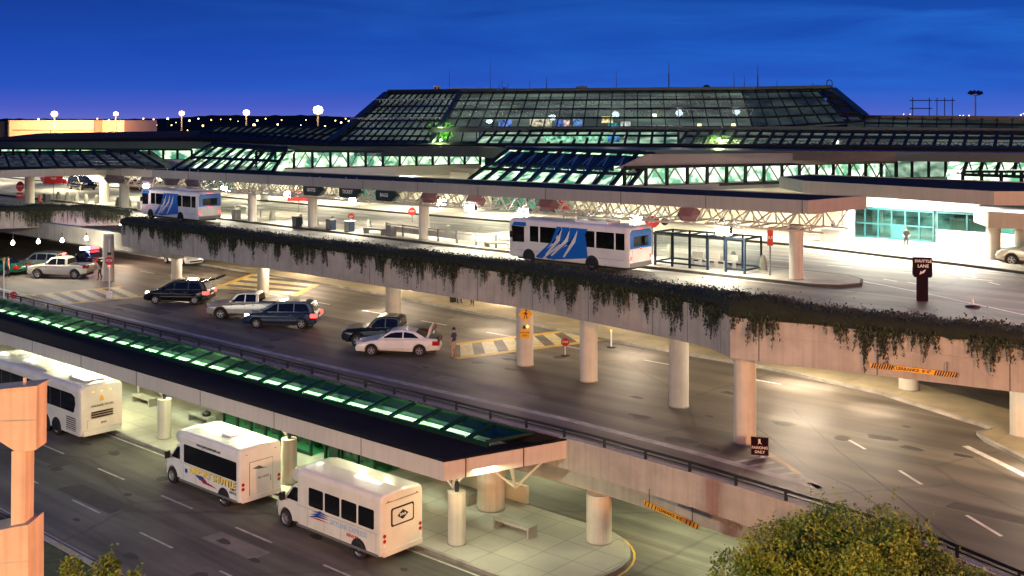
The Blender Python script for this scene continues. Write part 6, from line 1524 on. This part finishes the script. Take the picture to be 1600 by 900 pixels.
MB().cyl(0, 0, 0, .8, .03, n=8).build('sign_post', M['signwhite'], t); MB().panel([(x, -.05, z+.62) for x, z in octa(.28)], .02, (0, -1, 0)).build('sign_plate', M['signred'], t); text_part('sign_lettering', 'STOP', .16, M['signwhite'], t, (0, -.075, .62), (R(90), 0, 0))
p = G(6, 474, ZM); t = thing('signal_post', 'slim pale post standing at the far left behind the railing', 'post', p); MB().cyl(0, 0, 0, 3.1, .05, n=8).build('post_shaft', M['signwhite'], t); MB().cyl(0, 0, 3.1, 3.35, .09, n=8).build('post_cap', M['signyellow'], t)
p = G(883, 556, ZM); t = thing('stop_paddle', 'small red and white stop paddle on a black base in the crosswalk', 'sign', p)
MB().cyl(0, 0, .05, .62, .04, n=8).build('sign_post', M['signwhite'], t); MB().lathe([(.28, 0), (.26, .05), (.001, .07)], 14).build('sign_base', M['black'], t); MB().panel([(x, -.05, z+.80) for x, z in octa(.25)], .02, (0, -1, 0)).build('sign_plate', M['signred'], t); text_part('sign_lettering', 'STOP', .14, M['signwhite'], t, (0, -.075, .8), (R(90), 0, 0))
p = G(955, 543, ZM); t = thing('delineator_post', 'slim white delineator post on black base right of the stop paddle', 'post', p); MB().cyl(0, 0, .05, .95, .045, n=8).build('post_shaft', M['signwhite'], t); MB().lathe([(.28, 0), (.26, .05), (.001, .07)], 14).build('post_base', M['black'], t); MB().cyl(0, 0, .955, 1.05, .05, n=8).build('post_cap', M['amberlit'], t)
# clearance bars
def clearance(label, p0, p1, hgt, textv, hang, n=9):
    d = p1-p0; rz = math.atan2(d.y, d.x); Lb = d.length; t = thing('clearance_bar', label, 'clearance bar', p0.lerp(p1, .5), rz)
    MB().box(-Lb/2, Lb/2, -.03, .03, -hgt/2, hgt/2).build('bar', M['signyellow'], t)
    for s in (-1, 1):
        mb = MB()
        for k in range(n):
            x = s*(Lb/2 - .05 - k*Lb*.26/n); mb.panel([(x, -.034, -hgt/2), (x+.055, -.034, -hgt/2), (x+.125, -.034, hgt/2), (x+.07, -.034, hgt/2)], .003, (0, -1, 0))
        mb.build('black_stripe', M['black'], t)
    text_part('clearance_lettering', textv, hgt*.85, M['black'], t, (0, -.036, 0), (R(90), 0, 0), sx=1.1)
    mb = MB(); [mb.bar((s*Lb*.4, 0, hgt/2), (s*Lb*.4, 0, hgt/2+hang), .015) for s in (-1, 1)]; mb.build('hanger_chain', M['darkmetal'], t); return t
def onface(px, py, i, off):          # a spot on the face of girder run i
    a, b = Vector(PF[i][:2]), Vector(PF[i+1][:2]); A3, B3 = W(*a), W(*b); k = (px-800)/1700
    tt = (A3.x-k*A3.y)/((A3.x-k*A3.y)-(B3.x-k*B3.y)); p = A3.lerp(B3, tt); p.z = CZ-(py-186)*p.y/1700; return p + Vector((-.1, -.99, 0))*off
clearance('yellow and black clearance bar hanging under the right hand girder', onface(1358, 567, 5, .12), onface(1492, 587, 5, .12), .18, 'CLEARANCE  8\'-6"', .35, 9)
pa, pb = W(1.4, 1.15, 0), W(4.4, .85, 0); pa.z = D(1005, 795, pa.y).z; pb.z = D(1090, 812, pb.y).z
pa = D(1007, 794, 41.0); pb = D(1090, 813, 38.6)
clearance('yellow and black clearance bar hanging below the ramp wall', pa, pb, .18, 'CLEARANCE  8\'-2"', .5, 4)
# hanging signs under the canopy
def hang_sign(kind, label, px, py, v_, w, h, m, dark=None):
    Y = (v_+33.96)/(.7493+.6622*(px-800)/1700); p = D(px, py, Y); t = thing('hanging_sign', label, 'sign', p, ROT if kind != 'hex' else ROT+R(12), 'hanging signs under the upper canopy')
    if kind == 'arrow': poly = [(-w/2, -h*.3), (-w/2+.12, -h/2), (w*.22, -h/2), (w/2, 0), (w*.22, h/2), (-w/2+.12, h/2), (-w/2, h*.3)]
    else: poly = [(-w/2, -.05), (-w*.32, -h/2), (w*.32, -h/2), (w/2, .05), (w*.3, h/2), (-w*.34, h/2)]
    if kind == 'arrow': MB().prism_y(poly, -.18, .18).build('sign_panel', M[m], t)
    else:
        n_ = len(poly); mbx = MB(); vs = [(x, -.12, z) for x, z in poly] + [(x, .12, z) for x, z in poly] + [(-w*.22, -.42, -.05), (w*.12, -.42, -.08), (-w*.22, .42, -.05), (w*.12, .42, -.08)]
        fs = [(i, n_+i, n_+(i+1) % n_, (i+1) % n_) for i in range(n_)]
        A1, B1, A2, B2 = 2*n_, 2*n_+1, 2*n_+2, 2*n_+3
        for o_, a1, b1 in ((0, A1, B1), (n_, A2, B2)): fs += [(o_, o_+1, a1), (o_+1, o_+2, b1, a1), (o_+2, o_+3, b1), (o_+3, o_+4, b1), (o_+4, o_+5, a1, b1), (o_+5, o_, a1)]
        mbx.add(vs, fs).build('sign_panel', M[m], t)
    mb = MB(); [mb.bar((s*w*.25, 0, h/2), (s*w*.25, 0, h/2+.7), .03) for s in (-1, 1)]; mb.build('sign_hanger', M['whitesteel'], t)
    if kind == 'arrow': text_part('sign_lettering', 'EXIT' if dark is None else dark, h*.42, M['signwhite'], t, (-w*.1, -.185, 0), (R(90), 0, 0))
    return t
for i, (px, py, w) in enumerate(((492, 297, 2.6), (549, 300, 2.6), (606, 305, 2.4))): hang_sign('arrow', f'{ORD[i]} from the left of three black arrow shaped signs under the canopy', px, py, 22.0, w, .9, 'signdark', ['GATES', 'TICKET', 'BAGS'][i])
for px, py, lb, m_, w in ((672, 308, 'dusky pink faceted sign left of the dazzling floodlight', 'signpink', 1.6), (744, 313, 'dusky pink faceted sign between the two floodlights', 'signpink', 1.6), (856, 321, 'larger red pink faceted sign above the bus roof', 'signpink', 1.7), (1077, 335, 'dusky pink faceted sign left of the largest floodlight', 'signpink', 1.5),
                          (232, 281, 'slate coloured hanging sign at left, right of the floodlight', 'signslate', 2.2), (268, 282, 'slate coloured hanging sign above the small blue car', 'signslate', 2.2), (303, 284, 'slate coloured hanging sign above the far shuttle bus', 'signslate', 2.2), (180, 279, 'wide slate sign panel under the canopy at far left', 'signslate', 3.2)):
    hang_sign('hex', lb, px, py, 22.2, w, .8 if px > 400 else .9, m_)
def red_board(label, px, py, Y, w, h, base_z, shape='box', body=None):
    p = D(px, py, Y); t = thing('red_sign', label, 'sign', (p.x, p.y, base_z), 0); q = p.z-base_z
    MB().cyl(0, 0, 0, q+h/2, .05, n=8).build('sign_post', M['greyplastic'], t)
    MB().panel([(x*w, -.06, z*h+q) for x, z in (octa(.54) if shape == 'oct' else [(-.5, -.5), (.5, -.5), (.5, .5), (-.5, .5)])], .03, (0, -1, 0)).build('sign_plate', M['signred'], t)
    text_part('sign_lettering', body or 'STOP', h*.26, M['signwhite'], t, (0, -.095, q), (R(90), 0, 0)); return t, q
t, q = red_board('double red sign on a post at the far left of the upper median', 32, 291, 115, .8, 1.0, ZU+.15, 'oct'); MB().box(-.35, .35, -.09, -.06, q-1.3, q-.65).build('lower_plate', M['signred'], t); text_part('sign_lettering', 'WAIT', .22, M['signwhite'], t, (0, -.095, q-.97), (R(90), 0, 0))
red_board('upright red sign on a post above the blue and white bus roof', 881, 317, 84, .85, 1.1, ZU, 'box', 'NO\nPARK')
t, q = red_board('red octagonal sign flanked by two dark signal heads above the near bus rear', 1019, 346, 75, .95, .85, ZU, 'oct')
for s in (-1, 1): o = MB().cyl(0, 0, 0, .12, .26, n=12).build('signal_head', M['black'], t); o.location = (s*.85, -.02, q); o.rotation_euler = (R(90), 0, 0)
MB().bar((-.85, 0, q), (.85, 0, q), .04).build('signal_arm', M['greyplastic'], t)
red_board('small red round headed sign beyond the bollards on the upper road', 549, 338, 96, .55, .55, ZU, 'oct'); red_board('red sign with white foot in the far lane right of the guard rail column', 644, 330, 98, .7, .7, ZU, 'oct')
t, q = red_board('red blurred board under the canopy left of the black arrow signs', 467, 306, 108, 2.2, 1.0, ZU, 'box', 'LOADING')
red_board('narrow red banner sign hanging beside the big column at right', 1203, 371, 63.6, .34, .95, ZU, 'box', 'BUS')
red_board('red board glowing under the canopy at upper left', 84, 279, 122, 2.0, 1.1, ZU, 'box', 'TAXI')

# ================================================================ ORANGE LIT CORNER STRUCTURE, LEFT FOREGROUND
t = thing('stair_tower', 'orange lit concrete stair corner in the left foreground, beam on a square post', 'stair tower', (-11.5, 24, 0))
def fore(mb, pts, Y0, Y1): return mb.add([D(px, py, Y0) - t.location for px, py in pts] + [D(px, py, Y0) + Vector((0, Y1-Y0, 0)) - t.location for px, py in pts], [tuple(range(len(pts))), tuple(range(len(pts), 2*len(pts)))[::-1]] + [(i, len(pts)+i, len(pts)+(i+1) % len(pts), (i+1) % len(pts)) for i in range(len(pts))])
fore(MB(), [(-160, 626), (57, 605.5), (56, 703), (26, 707), (0, 690), (-60, 640), (-160, 640)], 24, 24.55).build('cross_beam', M['stucco'], t)
fore(MB(), [(-160, 660.5), (56.8, 655.5), (56.8, 657.5), (-160, 662.5)], 23.99, 24.0).build('beam_joint', M['kerb'], t)
fore(MB(), [(18, 705), (40, 705), (39, 822), (17, 826)], 24.06, 24.5).build('square_post', M['stucco'], t)
o = fore(MB(), [(-160, 860), (26, 823), (44, 820), (44, 1700), (-160, 1700)], 23.9, 24.7).build('base_block', M['stucco'], t)
fore(MB(), [(-160, 893), (44.2, 876), (44.2, 878), (-160, 895)], 23.885, 23.898).build('base_joint', M['kerb'], t)
fore(MB(), [(-160, 623), (57.6, 603), (57.6, 605.5), (-160, 626)], 23.95, 24.6).build('coping', M['stucco'], t)
fore(MB(), [(36, 590), (40, 590), (40, 605), (36, 605)], 24.2, 24.26).build('stub_post', M['stucco'], t)
mb = MB(); c = lambda px, py, Y: D(px, py, Y) - t.location
mb.bar(c(-60, 776, 25.2), c(25, 813, 24.8), .035); mb.bar(c(-60, 790, 25.2), c(25, 826, 24.8), .025); mb.bar(c(8, 826, 24.8), c(8, 840, 24.8), .03); mb.bar(c(-60, 783, 25.2), c(22, 819, 24.8), .05)
mb.build('handrail', M['black'], t)
t2 = thing('drain_pipe', 'white vertical pipe beside the bench right of the coach', 'pipe', W(-36.2, 1.8, .15)); MB().cyl(0, 0, 0, 3.8, .06).build('pipe_run', M['signwhite'], t2); MB().cyl(0, 0, 1.9, 2.0, .09).build('pipe_clip', M['signwhite'], t2)

# ================================================================ PLANTS
def leaves(pts, size, m, name, parent=None, up=0.3, seed=1):
    random.seed(seed); mb = MB(); V_ = mb.v; F_ = mb.f
    for p, s in pts:
        s *= size*random.uniform(.6, 1.3); d = Vector((random.gauss(0, 1), random.gauss(0, 1), random.gauss(0, 1)+up)).normalized(); e = d.orthogonal().normalized(); e.rotate(Matrix.Rotation(random.uniform(0, 6.28), 3, d)); f = d.cross(e)*.55
        n = len(V_); V_ += [p-e*s, p+f*s, p+e*s, p-f*s]; F_.append([n, n+1, n+2, n+3])
    mb.sm = [False]*len(F_); return mb.build(name, m, parent, recalc=False)
def tree(label, loc, h, crown_c, rad, n, seed, size, mats, cat='tree', name='round_tree', sprigs=30, clumps=46):
    t = thing(name, label, cat, loc); random.seed(seed); mb = MB(); c = Vector(crown_c)
    mb.bar((0, 0, 0), (0.05, 0, c.z*.5), .22, 10, .16); ends = []
    for k in range(9):
        a = k*2.4; q = Vector((math.cos(a)*rad[0]*.55, math.sin(a)*rad[1]*.55, c.z + random.uniform(-.2, .5)*rad[2])); mid_ = Vector((.05, 0, c.z*.5)).lerp(q, .5)+Vector((0, 0, .2)); mb.bar((0.05, 0, c.z*.5-.1*k*.1), mid_, .10, 7, .06); mb.bar(mid_, q, .06, 6, .02); ends.append(q)
    mb.build('trunk', M['bark'], t)
    cl = []
    for k in range(clumps):
        d = Vector((random.gauss(0, 1), random.gauss(0, 1), random.gauss(.35, 1))).normalized(); rr = random.uniform(.62, .96)
        cl.append((c + Vector((d.x*rad[0]*rr, d.y*rad[1]*rr, d.z*rad[2]*rr)), random.uniform(.18, .34)*min(rad)))
    groups = [[] for _ in mats]
    for k in range(n):
        q, r = random.choice(cl) if random.random() < .8 else (c, min(rad)*.85)
        d = Vector((random.gauss(0, 1), random.gauss(0, 1), random.gauss(0, 1))).normalized()*r*random.uniform(.35, 1.0)**.6
        p = q + d; w = noise.noise(p*.9+Vector((seed, 0, 0))) + random.gauss(0, .22)
        groups[0 if w > .12 else (1 if w > -.22 else 2)].append((p, 1))
    for k in range(sprigs):
        q, r = random.choice(cl); d = (q-c).normalized(); d.z = abs(d.z)*.6+.5; d.normalize(); L_ = random.uniform(.35, .95)*rad[2]*.42
        for j_ in range(int(10*L_/.5)):
            f = random.random(); groups[random.choice((0, 0, 1))].append((q + d*(r*.7+L_*f) + Vector((random.gauss(0, .05), random.gauss(0, .05), random.gauss(0, .05))), .8))
    for gi, m_ in zip(groups, mats): leaves(gi, size, M[m_], 'crown', t, seed=seed+1)
    return t
p = D(1348, 850, 29.5)
tree('big round bushy tree in front of the ramp at bottom right, lit golden', (p.x, p.y, 0), 7, (0, 0, 4.05), (4.4, 3.4, 2.65), 125000, 21, .052, ('leaf_gold', 'leaf_bright', 'leaf_dark'), sprigs=80, clumps=110)
p = D(150, 900, 30)
tree('leafy shrub top rising at the bottom left beside the stair corner', (p.x, p.y, 0), 6, (0, 0, 4.1), (1.7, 1.3, 1.5), 9000, 33, .055, ('leaf_gold', 'leaf_dark', 'leaf_dark'), 'shrub', 'tall_shrub', sprigs=46, clumps=26)
p = D(95, 905, 29)
tree('smaller dark shrub between the stair corner and the leafy shrub', (p.x, p.y, 0), 5, (0, 0, 3.8), (.9, .9, 1.1), 3500, 35, .05, ('leaf_bright', 'leaf_dark', 'leaf_dark'), 'shrub', 'tall_shrub', sprigs=22, clumps=14)
# ivy on the parapets
def ivy(label, pts, seed, dens=1.0, longv=1.55, top=1.0):
    random.seed(seed); pa, pb, sa, sb_ = [], [], [], []; hm = MB()
    a, b = offset_line([Vector(p[:2]) for p in pts], .001); nn = [(b[i]-a[i]).normalized() for i in range(len(pts))]
    def hump(q): return .20 + .20*noise.noise((q.x*.5, q.y*.5, seed)) + .10*noise.noise((q.x*2.1, q.y*2.1, seed)) + (.34*math.exp(-((q.x-4.6)/3.0)**2) if pts[-1][0] > 0 else 0)
    for i in range(len(pts)-1):
        A2, B2 = Vector(pts[i][:2]), Vector(pts[i+1][:2]); L_ = (B2-A2).length
        m_ = max(2, int(L_/.35)); rows = []
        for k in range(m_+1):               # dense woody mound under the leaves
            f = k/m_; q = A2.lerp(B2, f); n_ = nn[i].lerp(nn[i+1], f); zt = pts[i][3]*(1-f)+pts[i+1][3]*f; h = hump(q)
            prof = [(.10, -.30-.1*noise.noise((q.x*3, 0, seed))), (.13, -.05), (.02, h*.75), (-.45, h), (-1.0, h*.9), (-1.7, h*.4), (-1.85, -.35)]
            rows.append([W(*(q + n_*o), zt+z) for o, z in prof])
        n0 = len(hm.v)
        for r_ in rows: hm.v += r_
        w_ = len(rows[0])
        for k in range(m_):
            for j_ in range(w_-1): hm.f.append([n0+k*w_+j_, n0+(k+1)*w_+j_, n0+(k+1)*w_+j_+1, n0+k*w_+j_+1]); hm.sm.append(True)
        for k in range(int(L_*330*top)):    # leafy skin of the mound
            f = random.random(); q = A2.lerp(B2, f); n_ = nn[i].lerp(nn[i+1], f); zt = pts[i][3]*(1-f)+pts[i+1][3]*f; h = hump(q)
            o = random.uniform(-1.8, .16); zz = h*(1-.3*abs(o+.5)) if o < 0 else random.uniform(-.35, h*.8)
            p = W(*(q + n_*o), zt + zz + random.gauss(0, .05) + (abs(random.gauss(0, .14)) if random.random() < .1 else 0))
            (pa if random.random() < .6 else pb).append((p, random.uniform(.5, 1.1)))
        s = 0
        while s < L_:                       # hanging strands in clumps
            f = s/L_; q = A2.lerp(B2, f); n_ = nn[i].lerp(nn[i+1], f); zt = pts[i][3]*(1-f)+pts[i+1][3]*f; hmax = zt-(pts[i][2]*(1-f)+pts[i+1][2]*f)
            c = noise.noise((q.x*.8+seed, q.y*.25, 3.1))*1.3 + noise.noise((q.x*2.4, seed, 1))*.9
            thick = c > .02
            if thick or random.random() < (.75 if c > -.4 else .25):
                ln = (.66+c*.75 if thick else .36+max(0, c+.35)*.9)*longv*random.uniform(.4, 1.2); ln = max(.22, min(ln, hmax*.92))
                for w_ in range(2 if thick else 1):
                    x = q + n_*random.uniform(.05, .17); dx = random.gauss(0, .03); l2 = ln*random.uniform(.6, 1.0)
                    for j_ in range(int(l2/.027)):
                        g_ = random.random()**.85; p = W(x.x+dx*g_*4+random.gauss(0, .045)*(1.2-g_), x.y+random.gauss(0, .025), zt-.1-g_*l2); (sa if random.random() < .6 else sb_).append((p, 1.15-.6*g_))
            s += random.uniform(.05, .12)/dens
    t = thing('hanging_ivy', label, 'ivy', W(*pts[len(pts)//2][:2], 9.5)); t['kind'] = 'stuff'
    def strand(lst, size, m, nm):
        mb = MB()
        for p, s in lst:
            a_ = random.uniform(0, 3.14); w_ = Vector((math.cos(a_), math.sin(a_), random.uniform(-.2, .2)))*size*.42*s; d = Vector((random.gauss(0, .35), random.gauss(0, .25), -1)).normalized()*size*s*random.uniform(.7, 1.5)
            n = len(mb.v); mb.v += [p-d, p+w_, p+d, p-w_]; mb.f.append([n, n+1, n+2, n+3])
        mb.sm = [False]*len(mb.f); return mb.build(nm, m, None, recalc=False)
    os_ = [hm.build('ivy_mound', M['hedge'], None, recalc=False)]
    for grp_, m_ in ((pa, 'ivy_a'), (pb, 'ivy_b')): os_.append(leaves(grp_, .06, M[m_], 'ivy_leaves', None, up=.25, seed=seed))
    for grp_, m_ in ((sa, 'ivy_a'), (sb_, 'ivy_b')): os_.append(strand(grp_, .07, M[m_], 'ivy_strands'))
    for o in os_: o.parent = t; o.matrix_parent_inverse = Matrix.Translation(-t.location); o['kind'] = 'stuff'
ivy('dark ivy trailing down the long girder of the upper roadway', PF[:5], 7)
ivy('dark ivy trailing down the right hand girder beyond the corner', PF[4:7], 9, 1.0, 1.45)
ivy('thick ivy covering the far girder at the left edge', PL, 12, 1.6, 3.0)
